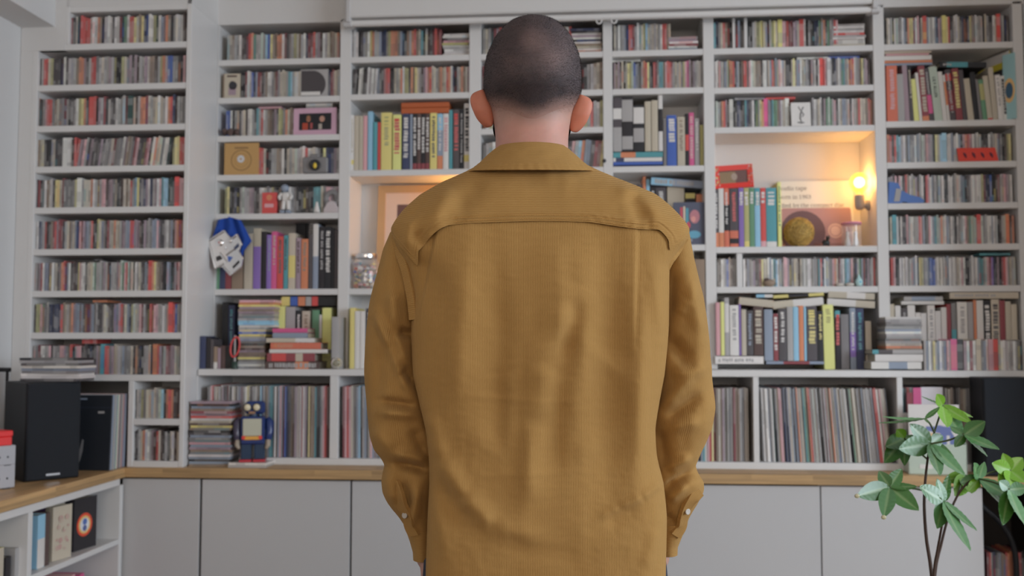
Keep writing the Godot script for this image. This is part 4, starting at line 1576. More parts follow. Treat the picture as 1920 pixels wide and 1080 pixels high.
# ---------------------------------------------------------------- body: one mesh; the head from profiles, the rest from joined, tapering limbs
const HEAD := [   # y px, half width px, back z, front z
	[38.5, 2, -0.018, -0.026], [40, 17, -0.002, -0.046], [44, 32, 0.014, -0.064], [52, 47, 0.030, -0.084], [64, 59, 0.045, -0.102], [79, 71, 0.058, -0.114], [109, 84, 0.073, -0.122], [138, 89, 0.079, -0.123], [168, 89.5, 0.078, -0.119], [186, 85, 0.072, -0.121],
	[200, 79.5, 0.064, -0.122], [214, 75.5, 0.056, -0.116], [227, 72.5, 0.050, -0.112], [245, 69.5, 0.047, -0.108], [262, 68, 0.047, -0.075], [280, 68, 0.049, -0.062], [300, 70, 0.052, -0.062], [325, 80, 0.056, -0.066], [350, 100, 0.055, -0.07]]

func head_point(y: float, th: float, off := 0.0) -> Vector3:
	var tilt := (y - 200.0) * 0.012       # the head leans a touch to one side
	var hw := table(HEAD, y, 1)
	var zb := table(HEAD, y, 2)
	var zf := table(HEAD, y, 3)
	var zc := (zb + zf) / 2.0
	var rz := (zb - zf) / 2.0
	var l := Q(998.0 - hw - tilt, y, zc)
	var r := Q(998.0 + hw - tilt, y, zc)
	var n := 2.0 / 2.15
	var p := Vector3((l.x + r.x) / 2 + (r.x - l.x) / 2 * signf(cos(th)) * pow(absf(cos(th)), n), (l.y + r.y) / 2, zc + rz * signf(sin(th)) * pow(absf(sin(th)), n))
	# the face, on the far side: brow, eye hollows, nose, lips, chin
	var fz := -sin(th)
	if fz > 0.0:
		var u := cos(th)
		var d := 0.0
		d += 0.024 * exp(-pow(u / 0.13, 2) - pow((y - 196) / 12.0, 2)) + 0.012 * exp(-pow(u / 0.10, 2) - pow((y - 176) / 16.0, 2))
		d += 0.006 * exp(-pow((absf(u) - 0.35) / 0.28, 2) - pow((y - 150) / 9.0, 2))
		d -= 0.009 * exp(-pow((absf(u) - 0.38) / 0.16, 2) - pow((y - 163) / 8.0, 2))
		d += 0.006 * exp(-pow(u / 0.26, 2) - pow((y - 217) / 4.0, 2)) + 0.006 * exp(-pow(u / 0.24, 2) - pow((y - 225) / 4.0, 2)) - 0.004 * exp(-pow(u / 0.26, 2) - pow((y - 221) / 2.0, 2))
		d += 0.012 * exp(-pow(u / 0.3, 2) - pow((y - 243) / 9.0, 2))
		p.z -= d
	if off != 0.0:
		var ce := Vector3((l.x + r.x) / 2, maxf(p.y - 0.06, Q(998, 160, 0).y) if y < 150 else p.y, zc)
		p += (p - ce).normalized() * off
	return p

func skin_at(p: Vector3, y: float, fn: FastNoiseLite) -> Color:
	var k := 1.0 + 0.07 * fn.get_noise_3d(p.x * 30.0, p.y * 30.0, p.z * 30.0) + 0.05 * fn.get_noise_3d(p.x * 110.0, p.y * 110.0, p.z * 110.0)
	var red := smoothstep(232.0, 262.0, y) * 0.5 + 0.3 * fn.get_noise_3d(p.x * 14.0, p.y * 22.0, 3.0)
	return Color(0.50 * k * (1.0 + 0.10 * red), 0.285 * k * (1.0 - 0.10 * red), 0.225 * k * (1.0 - 0.10 * red))

func scalp_at(q: Vector3, y: float, skinfn: FastNoiseLite, fn: FastNoiseLite) -> Color:
	var s := proj(q)
	var d := hair_density(s.y, s.x) if q.z > -0.075 or y < 90.0 else 0.0
	var crown := 0.85 * exp(-pow((s.x - 1000) / 26.0, 2) - pow((s.y - 76) / 20.0, 2)) + 0.8 * exp(-pow((s.x - 1040) / 30.0, 2) - pow((s.y - 108) / 24.0, 2)) + 0.22 * exp(-pow((s.x - 960) / 40.0, 2) - pow((s.y - 120) / 20.0, 2)) - 0.35 * exp(-pow((s.x - 996) / 46.0, 2) - pow((s.y - 170) / 22.0, 2))
	var thin := clampf(crown + 0.22 * fn.get_noise_2d(s.x * 0.03, s.y * 0.03) + 0.10 * fn.get_noise_2d(s.x * 0.25, s.y * 0.25), -0.3, 1.0)
	var c := Color(0.046, 0.035, 0.038).lerp(Color(0.20, 0.13, 0.12), clampf(0.14 + 0.66 * thin, 0.0, 1.0))
	return skin_at(q, y, skinfn).lerp(c, clampf(d * 1.05, 0, 1))

func make_body(who: Node3D) -> void:
	var hairfn := FastNoiseLite.new()
	hairfn.seed = 77
	hairfn.frequency = 1.0
	var fn := FastNoiseLite.new()
	fn.seed = 12
	fn.frequency = 1.0
	var rows := []
	var cols := []
	var N := 96
	for i in 131:
		var f := i / 130.0
		var y := lerpf(38.5, 350.0, f) if i > 12 else 38.5 + (lerpf(38.5, 350.0, 12.0 / 130.0) - 38.5) * pow(i / 12.0, 2.0)
		var line := PackedVector3Array()
		var cl := PackedColorArray()
		for j in N:
			var p := head_point(y, TAU * j / N)
			line.append(p)
			cl.append(scalp_at(p, y, fn, hairfn))
		rows.append(line)
		cols.append(cl)
	var b := MB.new()
	b.grid(rows, true, -1.0, cols)
	# ears: bowl-shaped leaves rooted in the side of the head
	for s in [-1.0, 1.0]:
		var top := Q(899, 169, -0.012) if s < 0 else Q(1093, 178, -0.012)
		var low := Q(918, 238, -0.022) if s < 0 else Q(1075, 247, -0.022)
		var ax := (top - low)
		var len := ax.length()
		ax = ax.normalized()
		var out := Vector3(s * 0.93, 0.0, 0.36).normalized()
		out = (out - ax * out.dot(ax)).normalized()
		var nn := ax.cross(out).normalized()
		if nn.z < 0:
			nn = -nn
		rows = []
		cols = []
		var ce := (top + low) / 2.0
		for i in 25:
			var f := i / 24.0
			var hh := cos(PI * f)                       # 1 at the top, -1 at the lobe
			var w := sin(PI * f)
			w = pow(w, 0.72) * (1.0 + 0.22 * hh) * (0.0205 if hh > -0.4 else 0.0205 * (1.0 + 0.25 * (hh + 0.4)))
			var line := PackedVector3Array()
			var cl := PackedColorArray()
			for j in 28:
				var a := TAU * j / 28.0
				var ro := cos(a)
				var th := sin(a)
				var thick := 0.0052 + 0.0022 * smoothstep(0.3, 1.0, ro)
				var cup := 0.008 * ro * ro - 0.004 * (1.0 - absf(hh))
				var p := ce + ax * (hh * len / 2.0) + out * (w * ro - 0.002) + nn * (thick * th * pow(sin(PI * f), 0.5) - cup)
				line.append(p)
				var c := Color(0.55, 0.20, 0.125)
				var k := 1.0 + 0.08 * fn.get_noise_3d(p.x * 60, p.y * 60, p.z * 60)
				cl.append(Color(c.r * k, c.g * k, c.b * k))
			rows.append(line)
			cols.append(cl)
		b.grid(rows, true, s, cols)
	# neck base, trunk, arms, legs: distances to tapering bones, joined smoothly
	var bones := []
	var g := func(px, py, z): return Q(px, py, z)
	bones.append([Vector3(0, 1.55, 0.0), Vector3(0, 1.40, 0.0), 0.052, 0.055])
	bones.append([Vector3(-0.12, 1.385, 0.0), Vector3(0.12, 1.385, 0.0), 0.055, 0.055])
	bones.append([Vector3(0, 1.34, 0.0), Vector3(0, 1.08, -0.01), 0.082, 0.075])
	bones.append([Vector3(-0.07, 1.30, -0.01), Vector3(-0.06, 1.00, -0.01), 0.072, 0.07])
	bones.append([Vector3(0.07, 1.30, -0.01), Vector3(0.06, 1.00, -0.01), 0.072, 0.07])
	bones.append([Vector3(-0.07, 0.96, 0.0), Vector3(0.10, 0.96, 0.0), 0.085, 0.085])
	for s in [-1.0, 1.0]:
		var tb := SLEEVE_L if s < 0 else SLEEVE_R
		var jn := []
		for y in [500.0, 800.0, 1034.0]:
			jn.append(Vector3((Q(table(tb, y, 1), y, 0).x + Q(table(tb, y, 2), y, 0).x) / 2.0, Q(997, y, table(tb, y, 3)).y, table(tb, y, 3)))
		bones.append([jn[0] + Vector3(-s * 0.015, -0.03, 0), jn[1], 0.036, 0.032])
		bones.append([jn[1], jn[2], 0.036, 0.022])
		bones.append([Vector3(s * 0.085 + 0.02, 0.92, 0), Vector3(s * 0.11 + 0.02, 0.50, 0), 0.082, 0.055])
		bones.append([Vector3(s * 0.11 + 0.02, 0.50, 0), Vector3(s * 0.12 + 0.02, 0.09, 0.01), 0.055, 0.038])
		bones.append([Vector3(s * 0.12 + 0.02, 0.07, 0.02), Vector3(s * 0.125 + 0.02, 0.04, -0.13), 0.03, 0.025])
	nets(b, bones, 0.016, 0.03)
	for s in [-1.0, 1.0]:
		var tb := SLEEVE_L if s < 0 else SLEEVE_R
		var wr := Vector3((Q(table(tb, 1034, 1), 1034, 0).x + Q(table(tb, 1034, 2), 1034, 0).x) / 2.0 - s * 0.002, Q(997, 1030, -0.096).y, -0.098)
		nets(b, hand_bones(wr, s), 0.0035, 0.006)
	var o := obj("body", b, M.skin, who)


func hand_bones(w: Vector3, s: float) -> Array:
	# a relaxed hand hanging from the wrist, back of the hand outward, fingers a little curled
	var fwd := Vector3(-s * 0.10, 0, -1.0).normalized()     # thumb side
	var inn := Vector3(-s, 0, 0.10).normalized()            # palm side
	var dn := Vector3(0, -1, 0)
	var r := []
	r.append([w + Vector3(0, 0.05, 0), w + dn * 0.012, 0.024, 0.024])
	var roots := []
	for k in 4:
		var f := 0.030 - 0.0205 * k
		var a := w + dn * 0.02 + fwd * f * 0.55
		var k2 := w + dn * (0.088 - 0.006 * absf(k - 1)) + fwd * f + inn * 0.004
		r.append([a, k2, 0.014, 0.0105])
		roots.append(k2)
	var lens := [0.040, 0.045, 0.042, 0.032]
	for k in 4:
		var p: Vector3 = roots[k]
		var L: float = lens[k]
		var ang := 0.22 + 0.05 * k
		for m in 3:
			var d := (dn * cos(ang) + inn * sin(ang) + fwd * (0.05 - 0.04 * k)).normalized()
			var q: Vector3 = p + d * L * [1.0, 0.64, 0.52][m]
			r.append([p, q, 0.0092 - 0.0008 * m, 0.0086 - 0.0009 * m])
			p = q
			ang += 0.36
	var t0 := w + dn * 0.026 + fwd * 0.022 + inn * 0.006
	var t1 := t0 + dn * 0.030 + fwd * 0.030 + inn * 0.012
	var t2 := t1 + dn * 0.032 + fwd * 0.012 + inn * 0.006
	var t3 := t2 + dn * 0.026 + fwd * 0.002 + inn * 0.004
	r.append([t0, t1, 0.015, 0.0115])
	r.append([t1, t2, 0.0112, 0.0098])
	r.append([t2, t3, 0.0098, 0.0082])
	return r


func nets(b: MB, bones: Array, cell: float, k: float) -> void:
	var lo := Vector3(1e9, 1e9, 1e9)
	var hi := -lo
	for q in bones:
		var r: float = maxf(q[2], q[3]) + cell * 3.0
		for e in [q[0], q[1]]:
			lo = lo.min(e - Vector3(r, r, r))
			hi = hi.max(e + Vector3(r, r, r))
	var nx := int((hi.x - lo.x) / cell) + 2
	var ny := int((hi.y - lo.y) / cell) + 2
	var nz := int((hi.z - lo.z) / cell) + 2
	var fld := PackedFloat32Array()
	fld.resize(nx * ny * nz)
	fld.fill(1.0)
	var live := {}
	for q in bones:
		var a: Vector3 = q[0]
		var bb: Vector3 = q[1]
		var m := maxf(q[2], q[3]) + k + cell * 2.0
		var l0 := ((a.min(bb) - Vector3(m, m, m) - lo) / cell).floor().clamp(Vector3.ZERO, Vector3(nx - 1, ny - 1, nz - 1))
		var h0 := ((a.max(bb) + Vector3(m, m, m) - lo) / cell).ceil().clamp(Vector3.ZERO, Vector3(nx - 1, ny - 1, nz - 1))
		var ab := bb - a
		var L2 := maxf(ab.length_squared(), 1e-9)
		for z in range(int(l0.z), int(h0.z) + 1):
			for y in range(int(l0.y), int(h0.y) + 1):
				for x in range(int(l0.x), int(h0.x) + 1):
					var p := lo + Vector3(x, y, z) * cell
					var t := clampf((p - a).dot(ab) / L2, 0.0, 1.0)
					var d := (p - a - ab * t).length() - lerpf(q[2], q[3], t)
					var id := (z * ny + y) * nx + x
					var o := fld[id]
					var h := maxf(k - absf(o - d), 0.0) / k
					fld[id] = minf(o, d) - h * h * k * 0.25
	var vid := {}
	var vs := PackedVector3Array()
	var ns := PackedVector3Array()
	for z in nz - 1:
		for y in ny - 1:
			for x in nx - 1:
				var i0 := (z * ny + y) * nx + x
				var c := [fld[i0], fld[i0 + 1], fld[i0 + nx], fld[i0 + nx + 1], fld[i0 + nx * ny], fld[i0 + nx * ny + 1], fld[i0 + nx * ny + nx], fld[i0 + nx * ny + nx + 1]]
				var neg := 0
				for w in c:
					if w < 0.0:
						neg += 1
				if neg == 0 or neg == 8:
					continue
				var sum := Vector3.ZERO
				var cnt := 0
				for e in [[0, 1], [2, 3], [4, 5], [6, 7], [0, 2], [1, 3], [4, 6], [5, 7], [0, 4], [1, 5], [2, 6], [3, 7]]:
					var fa: float = c[e[0]]
					var fb: float = c[e[1]]
					if (fa < 0.0) == (fb < 0.0):
						continue
					var t := fa / (fa - fb)
					var pa := Vector3(e[0] & 1, (e[0] >> 1) & 1, e[0] >> 2)
					var pb := Vector3(e[1] & 1, (e[1] >> 1) & 1, e[1] >> 2)
					sum += pa.lerp(pb, t)
					cnt += 1
				vid[i0] = vs.size()
				vs.append(lo + (Vector3(x, y, z) + sum / cnt) * cell)
				ns.append(Vector3(c[1] + c[3] + c[5] + c[7] - c[0] - c[2] - c[4] - c[6], c[2] + c[3] + c[6] + c[7] - c[0] - c[1] - c[4] - c[5], c[4] + c[5] + c[6] + c[7] - c[0] - c[1] - c[2] - c[3]).normalized())
	var sk := Color(0.50, 0.275, 0.215)
	for z in range(1, nz - 1):
		for y in range(1, ny - 1):
			for x in range(1, nx - 1):
				var i0 := (z * ny + y) * nx + x
				var f0 := fld[i0]
				for ax in 3:
					var st: int = [1, nx, nx * ny][ax]
					var f1 := fld[i0 + st]
					if (f0 < 0.0) == (f1 < 0.0):
						continue
					var s1: int = [nx, nx * ny, 1][ax]
					var s2: int = [nx * ny, 1, nx][ax]
					var q := [i0 - s1 - s2, i0 - s2, i0, i0 - s1]
					var ok := true
					for w in q:
						if not vid.has(w):
							ok = false
					if not ok:
						continue
					var order := [0, 1, 2, 0, 2, 3] if f1 < 0.0 else [0, 2, 1, 0, 3, 2]
					for w in order:
						var u: int = vid[q[w]]
						b.v.append(vs[u])
						b.n.append(ns[u])
						b.c.append(sk)
						b.uv.append(Vector2.ZERO)


func hair_density(y: float, x: float) -> float:
	# how thick the cropped hair stands: fading out over the nape, thinner at the crown
	var cen := exp(-pow((x - 998.0) / 40.0, 2.0))
	var nape := lerpf(204.0, 226.0, cen)
	return 1.0 - smoothstep(nape - 40.0, nape + 22.0, y)

func make_beard(who: Node3D) -> void:
	var fn := FastNoiseLite.new()
	fn.seed = 8
	fn.frequency = 1.0
	var rows := []
	var cols := []
	for i in 25:
		var y := lerpf(226.0, 262.0, i / 24.0)
		var line := PackedVector3Array()
		var cl := PackedColorArray()
		for j in 61:
			var th := lerpf(PI + 0.02, TAU - 0.02, j / 60.0)
			var e := sin(PI * i / 24.0)
			line.append(head_point(y, th, -0.001 + 0.0040 * e * (1.0 + 0.2 * fn.get_noise_2d(i * 0.5, j * 0.4))))
			var k := 1.0 + 0.5 * fn.get_noise_2d(i * 1.3, j * 1.1)
			cl.append(Color(0.15 * k, 0.125 * k, 0.125 * k))
		rows.append(line)
		cols.append(cl)
	var b := MB.new()
	b.grid(rows, false, -1.0, cols)
	obj("beard", b, M.hair_base, who)

func make_hair(who: Node3D) -> void:
	var fn := FastNoiseLite.new()
	fn.seed = 77
	fn.frequency = 1.0
	var skinfn := FastNoiseLite.new()
	skinfn.seed = 12
	skinfn.frequency = 1.0
	var rows := []
	var cols := []
	var N := 120
	for i in 111:
		var f := i / 110.0
		var y := 38.2 + (252.0 - 38.2) * pow(f, 1.35)
		var line := PackedVector3Array()
		var cl := PackedColorArray()
		for j in N + 1:
			# the hair covers top, back and sides; the forehead is left free
			var th := lerpf(-0.62, PI + 0.62, float(j) / N)
			if y < 95.0:
				th = lerpf(-PI * 0.5 + (PI * 0.5 - 0.62) * smoothstep(38.0, 95.0, y), PI * 1.5 - (PI * 0.5 - 0.62) * smoothstep(38.0, 95.0, y), float(j) / N)
			var q := head_point(y, th)
			var s := proj(q)
			var d := hair_density(s.y, s.x)
			var c := scalp_at(q, y, skinfn, fn)
			line.append(head_point(y, th, lerpf(-0.0016, 0.0014, smoothstep(0.12, 0.6, d))))
			cl.append(c)
		rows.append(line)
		cols.append(cl)
	var b := MB.new()
	b.grid(rows, false, -1.0, cols)
	var hair := obj("hair", b, M.hair_base, who)
	# stubble: thousands of short hairs
	var hb := MB.new()
	hb.poly([Vector3(-0.00011, 0, 0), Vector3(0.00011, 0, 0), Vector3(0, 0.0034, 0.0005)], Vector3(0, 0, 1))
	hb.poly([Vector3(0, 0, -0.00011), Vector3(0, 0, 0.00011), Vector3(0, 0.0034, 0.0005)], Vector3(1, 0, 0))
	var mm := MultiMesh.new()
	mm.transform_format = MultiMesh.TRANSFORM_3D
	mm.use_colors = true
	mm.mesh = hb.mesh()
	var tf := []
	var tc := []
	var tries := 0
	while tf.size() < 26000 and tries < 90000:
		tries += 1
		var y := 38.6 + 200.0 * pow(rng.randf(), 1.0)
		var th := rng.randf_range(-0.5, PI + 0.5)
		if y < 95.0:
			th = rng.randf_range(-PI, PI)
			if rng.randf() > table(HEAD, y, 1) / 89.0:
				continue
		var p := head_point(y, th, 0.001)
		var s := proj(p)
		var d := hair_density(s.y, s.x)
		if rng.randf() > d * d:
			continue
		var nn := (head_point(y, th, 0.004) - p).normalized()
		var dirn := (nn * 0.75 + Vector3(rng.randf_range(-0.3, 0.3), -0.65 if y > 90 else 0.1, 0.25 if y < 120 else 0.0) + Vector3((p.x) * 4.0, 0, 0)).normalized()
		var xa := dirn.cross(Vector3(0, 0, 1) if absf(dirn.z) < 0.9 else Vector3(1, 0, 0)).normalized()
		var za := xa.cross(dirn).normalized()
		tf.append(Transform3D(Basis(xa, dirn, za).scaled_local(Vector3.ONE * rng.randf_range(0.6, 1.1)), p))
		var k := rng.randf_range(0.6, 1.5)
		tc.append(Color(0.050 * k, 0.038 * k, 0.040 * k))
	mm.instance_count = tf.size()
	for i in tf.size():
		mm.set_instance_transform(i, tf[i])
		mm.set_instance_color(i, tc[i])
	var mi := MultiMeshInstance3D.new()
	mi.name = "stubble"
	mi.multimesh = mm
	mi.material_override = M.hair_strand
	mi.set_meta("kind", "stuff")
	hair.add_child(mi, true)


# ---------------------------------------------------------------- things on the shelves
func disc(b: MB, ce: Vector2, r: float, z: float, c: Color, r0 := 0.0, sx := 1.0) -> void:
	b.col = c
	for i in 28:
		var a0 := TAU * i / 28.0
		var a1 := TAU * (i + 1) / 28.0
		var p0 := Vector3(ce.x + cos(a0) * r * sx, ce.y + sin(a0) * r, z)
		var p1 := Vector3(ce.x + cos(a1) * r * sx, ce.y + sin(a1) * r, z)
		var q0 := Vector3(ce.x + cos(a0) * r0 * sx, ce.y + sin(a0) * r0, z)
		var q1 := Vector3(ce.x + cos(a1) * r0 * sx, ce.y + sin(a1) * r0, z)
		if r0 > 0.0:
			b.poly([q0, p0, p1, q1], Vector3(0, 0, 1))
		else:
			b.poly([q0, p0, p1], Vector3(0, 0, 1))

func patch(b: MB, x0: float, y0: float, x1: float, y1: float, z: float, c: Color) -> void:
	b.col = c
	b.poly([Vector3(x0, y0, z), Vector3(x1, y0, z), Vector3(x1, y1, z), Vector3(x0, y1, z)], Vector3(0, 0, 1))

func px_rect(x0: float, y0: float, x1: float, y1: float, z: float) -> Array:
	# base centre, width, height of a pixel rectangle on a plane
	var a := P(x0, y1, z)
	var b := P(x1, y1, z)
	var c := P((x0 + x1) / 2, y0, z)
	return [Vector3((a.x + b.x) / 2, (a.y + b.y) / 2, z), b.x - a.x, c.y - (a.y + b.y) / 2]

func panel(w: float, h: float, d: float, c: Color, bev := 0.0008) -> MB:
	var b := MB.new()
	b.col = c
	b.box(Vector3(0, h / 2, -d / 2), Vector3(w, h, d), bev)
	return b

func frame_parts(o: Node3D, w: float, h: float, bar: float, d: float, c: Color, m: Material) -> void:
	var b := MB.new()
	b.col = c
	for s in [-1.0, 1.0]:
		# mitred bars with a raised outer lip
		var x := w / 2
		b.col = c
		b.poly([Vector3(s * x, 0, 0), Vector3(s * (x - bar), bar, -0.003), Vector3(s * (x - bar), h - bar, -0.003), Vector3(s * x, h, 0)], Vector3(0, 0, 1))
		b.poly([Vector3(s * x, 0, 0), Vector3(s * x, 0, -d), Vector3(s * x, h, -d), Vector3(s * x, h, 0)], Vector3(s, 0, 0))
		b.poly([Vector3(s * (x - bar), bar, -0.003), Vector3(s * (x - bar), bar, -d), Vector3(s * (x - bar), h - bar, -d), Vector3(s * (x - bar), h - bar, -0.003)], Vector3(-s, 0, 0))
	for q in [[0.0, bar, -1.0], [h, h - bar, 1.0]]:
		b.poly([Vector3(-w / 2, q[0], 0), Vector3(-w / 2 + bar, q[1], -0.003), Vector3(w / 2 - bar, q[1], -0.003), Vector3(w / 2, q[0], 0)], Vector3(0, 0, 1))
		b.poly([Vector3(-w / 2, q[0], 0), Vector3(-w / 2, q[0], -d), Vector3(w / 2, q[0], -d), Vector3(w / 2, q[0], 0)], Vector3(0, q[2], 0))
		b.poly([Vector3(-w / 2 + bar, q[1], -0.003), Vector3(-w / 2 + bar, q[1], -d), Vector3(w / 2 - bar, q[1], -d), Vector3(w / 2 - bar, q[1], -0.003)], Vector3(0, -q[2], 0))
	b.poly([Vector3(-w / 2, 0, -d), Vector3(w / 2, 0, -d), Vector3(w / 2, h, -d), Vector3(-w / 2, h, -d)], Vector3(0, 0, -1))
	obj("frame", b, m, o)


func wall_lamp(at: Vector3, wall: Vector3, label: String) -> void:
	# at: the centre of the glass globe; wall: where the arm meets the side panel
	var t := thing("wall_lamp", label, "lamp", wall)
	var b := MB.new()
	b.ball(Vector3.ZERO, Vector3(0.024, 0.025, 0.024), 20)
	var o := obj("bulb_filament", b, M.bulb_core, t)
	o.position = at - wall
	b = MB.new()
	b.lathe([Vector2(0, 0.046), Vector2(0.020, 0.042), Vector2(0.036, 0.029), Vector2(0.044, 0.010), Vector2(0.044, -0.010), Vector2(0.036, -0.029), Vector2(0.022, -0.043), Vector2(0.015, -0.052), Vector2(0.013, -0.062)], 28)
	o = obj("bulb_globe", b, M.bulb_glass, t)
	o.position = at - wall
	b = MB.new()
	b.col = Color(0.44, 0.42, 0.40)
	b.lathe([Vector2(0.0, -0.058), Vector2(0.018, -0.058), Vector2(0.0215, -0.061), Vector2(0.0215, -0.105), Vector2(0.019, -0.118), Vector2(0.012, -0.126), Vector2(0, -0.128)], 24)
	o = obj("socket", b, M.satin, t)
	o.position = at - wall
	b = MB.new()
	b.col = Color(0.44, 0.42, 0.40)
	var p0 := at - wall + Vector3(0, -0.105, 0)
	b.tube([p0, Vector3(p0.x * 0.5, p0.y, p0.z * 0.5), Vector3(-0.004 * signf(wall.x - at.x), p0.y, 0)], [0.0155, 0.0155, 0.0155], 18)
	obj("arm", b, M.satin, t)
	b = MB.new()
	b.col = Color(0.44, 0.42, 0.40)
	b.xf = Transform3D(Basis(Vector3(0, 0, 1), PI / 2 * signf(wall.x - at.x)), Vector3(0, p0.y, 0))
	b.lathe([Vector2(0, 0), Vector2(0.024, 0), Vector2(0.024, 0.008), Vector2(0.020, 0.012), Vector2(0, 0.012)], 24)
	obj("wall_plate", b, M.satin, t)
	var l := OmniLight3D.new()
	l.name = "lamp_light"
	l.light_color = Color(1.0, 0.72, 0.38)
	l.light_energy = 0.075
	l.light_size = 0.03
	l.omni_range = 9.0
	l.omni_attenuation = 2.0
	l.shadow_enabled = true
	l.position = at - wall
	t.add_child(l, true)


func shelf_things() -> void:
	var b: MB
	var t: Node3D
	var r: Array
	var zu := -0.02
	var ink := Color(0.05, 0.05, 0.055)
	# B2: card box with a dark drawing
	r = px_rect(418, 134, 450, 181, zu)
	r[0].y = SH.B[1]
	t = thing("card_box", "small cream card box printed with a dark crouching figure, second shelf of the medal column", "box", r[0])
	obj("box", panel(r[1], r[2], 0.05, colr("c")), M.card, t)
	b = MB.new()
	disc(b, Vector2(0.006, r[2] * 0.52), r[1] * 0.24, 0.0004, ink, 0.010)
	disc(b, Vector2(0.004, r[2] * 0.56), r[1] * 0.20, 0.0006, ink)
	patch(b, -r[1] * 0.18, r[2] * 0.14, r[1] * 0.26, r[2] * 0.42, 0.0004, colr("h"))
	patch(b, -r[1] * 0.28, r[2] * 0.86, r[1] * 0.3, r[2] * 0.93, 0.0004, colr("n"))
	patch(b, -r[1] * 0.5, 0.0, -r[1] * 0.42, r[2], 0.0004, colr("b"))
	obj("print", b, M.card, t)
	# B2: square sleeve with a dark disc
	r = px_rect(563, 124, 615, 184, zu - 0.003)
	r[0].y = SH.B[1]
	t = thing("square_sleeve", "square white sleeve with a big dark disc, facing out on the medal column's second shelf", "CD sleeve", r[0])
	obj("sleeve", panel(r[1], r[1], 0.006, colr("s")), M.card, t)
	b = MB.new()
	var w: float = r[1]
	b.col = colr("d") * 0.8
	var arc := PackedVector2Array([Vector2(-w / 2 + 0.004, 0.003), Vector2(-w / 2 + 0.004, w - 0.006)])
	for i in 15:
		var a := deg_to_rad(78.0 - i * 11.0)
		arc.append(Vector2(-0.012 + cos(a) * w * 0.50, w * 0.46 + sin(a) * w * 0.50))
	b.prism(arc, 0.0, 0.0008)
	patch(b, -w / 2 + 0.004, 0.008, w * 0.22, 0.026, 0.0012, colr("w"))
	obj("print", b, M.card, t)
	# B3: lilac frame with a portrait photo of two
	r = px_rect(550, 200, 630, 251, zu + 0.012)
	r[0].y = SH.B[2]
	t = thing("photo_frame", "lilac picture frame holding a dark photo of two dressed-up people", "picture frame", r[0])
	t.rotation = Vector3(deg_to_rad(-4), 0, deg_to_rad(0.6))
	w = r[1]
	var h: float = r[2]
	frame_parts(t, w, h, 0.024, 0.012, lin(160, 128, 142, 1.9), M.satin)
	b = MB.new()
	patch(b, -w / 2 + 0.022, 0.022, w / 2 - 0.022, h - 0.022, -0.006, Color(0.02, 0.022, 0.024))
	disc(b, Vector2(-w * 0.16, h * 0.60), h * 0.10, -0.0055, lin(150, 96, 74, 1.6), 0.0, 0.8)
	disc(b, Vector2(-w * 0.16, h * 0.66), h * 0.09, -0.0053, lin(110, 85, 62, 1.6), h * 0.05, 0.9)
	patch(b, -w * 0.30, h * 0.20, -w * 0.17, h * 0.46, -0.0054, lin(150, 62, 44, 1.6))
	patch(b, -w * 0.12, h * 0.24, -w * 0.06, h * 0.46, -0.0054, lin(140, 70, 70, 1.6))
	disc(b, Vector2(w * 0.16, h * 0.60), h * 0.115, -0.0055, lin(160, 122, 106, 1.6), 0.0, 0.85)
	patch(b, w * 0.08, h * 0.21, w * 0.16, h * 0.42, -0.0054, lin(150, 140, 130, 1.6))
	obj("photo", b, M.satin, t)
	# B3: carved wooden thing
	r = px_rect(415, 238, 447, 255, 0.0)
	r[0].y = SH.B[2]
	b = MB.new()
	b.col = colr("n")
	for i in 9:
		b.ball(Vector3(rng.randf_range(-0.5, 0.5) * (r[1] - 0.02), 0.012 + rng.randf() * 0.012, rng.randf_range(-0.012, 0.008)), Vector3(0.014, 0.012, 0.012), 10)
	single("wood_carving", b, M.card, r[0], "small dark brown lumpy carving at the open end of a shelf", "ornament")
	# B4: kraft sleeve with a silver disc
	r = px_rect(420, 268, 484, 328, zu + 0.01)
	r[0].y = SH.B[3]
	w = r[1]
	h = r[2]
	t = thing("kraft_sleeve", "brown kraft CD sleeve with a round window and silver disc, facing out", "CD sleeve", r[0])
	obj("sleeve", panel(w, h, 0.012, lin(150, 118, 74, 1.9)), M.card, t)
	b = MB.new()
	disc(b, Vector2(0, h * 0.46), h * 0.33, 0.0004, lin(118, 92, 58, 1.9), h * 0.30)
	disc(b, Vector2(0, h * 0.46), h * 0.22, 0.0004, lin(140, 110, 70, 1.9), h * 0.20)
	patch(b, -w * 0.2, h * 0.82, w * 0.2, h * 0.87, 0.0004, lin(112, 86, 56, 1.9))
	obj("print", b, M.card, t)
	b = MB.new()
	disc(b, Vector2(-0.002, h * 0.50), h * 0.115, 0.0012, Color(0.7, 0.7, 0.72), 0.005)
	obj("disc", b, M.satin, t)
	# B4: little grey toy camera
	r = px_rect(566, 290, 614, 329, 0.0)
	r[0].y = SH.B[3]
	w = r[1]
	h = r[2]
	t = thing("toy_camera", "small grey toy camera with a yellow eye in front of the CDs", "toy", r[0])
	b = MB.new()
	b.col = colr("g")
	b.box(Vector3(0, h * 0.42, -0.014), Vector3(w * 0.98, h * 0.78, 0.028), 0.006)
	b.box(Vector3(-0.004, h * 0.86, -0.014), Vector3(w * 0.36, h * 0.2, 0.022), 0.005)
	obj("body", b, M.satin, t)
	b = MB.new()
	b.col = Color(0.03, 0.03, 0.035)
	b.xf = Transform3D(Basis(Vector3(1, 0, 0), PI / 2), Vector3(0.002, h * 0.40, 0))
	b.lathe([Vector2(0, 0), Vector2(0.026, 0), Vector2(0.026, 0.012), Vector2(0.022, 0.016), Vector2(0.018, 0.012), Vector2(0, 0.012)], 24)
	obj("lens", b, M.gloss, t)
	b = MB.new()
	b.col = lin(190, 150, 50, 2.0)
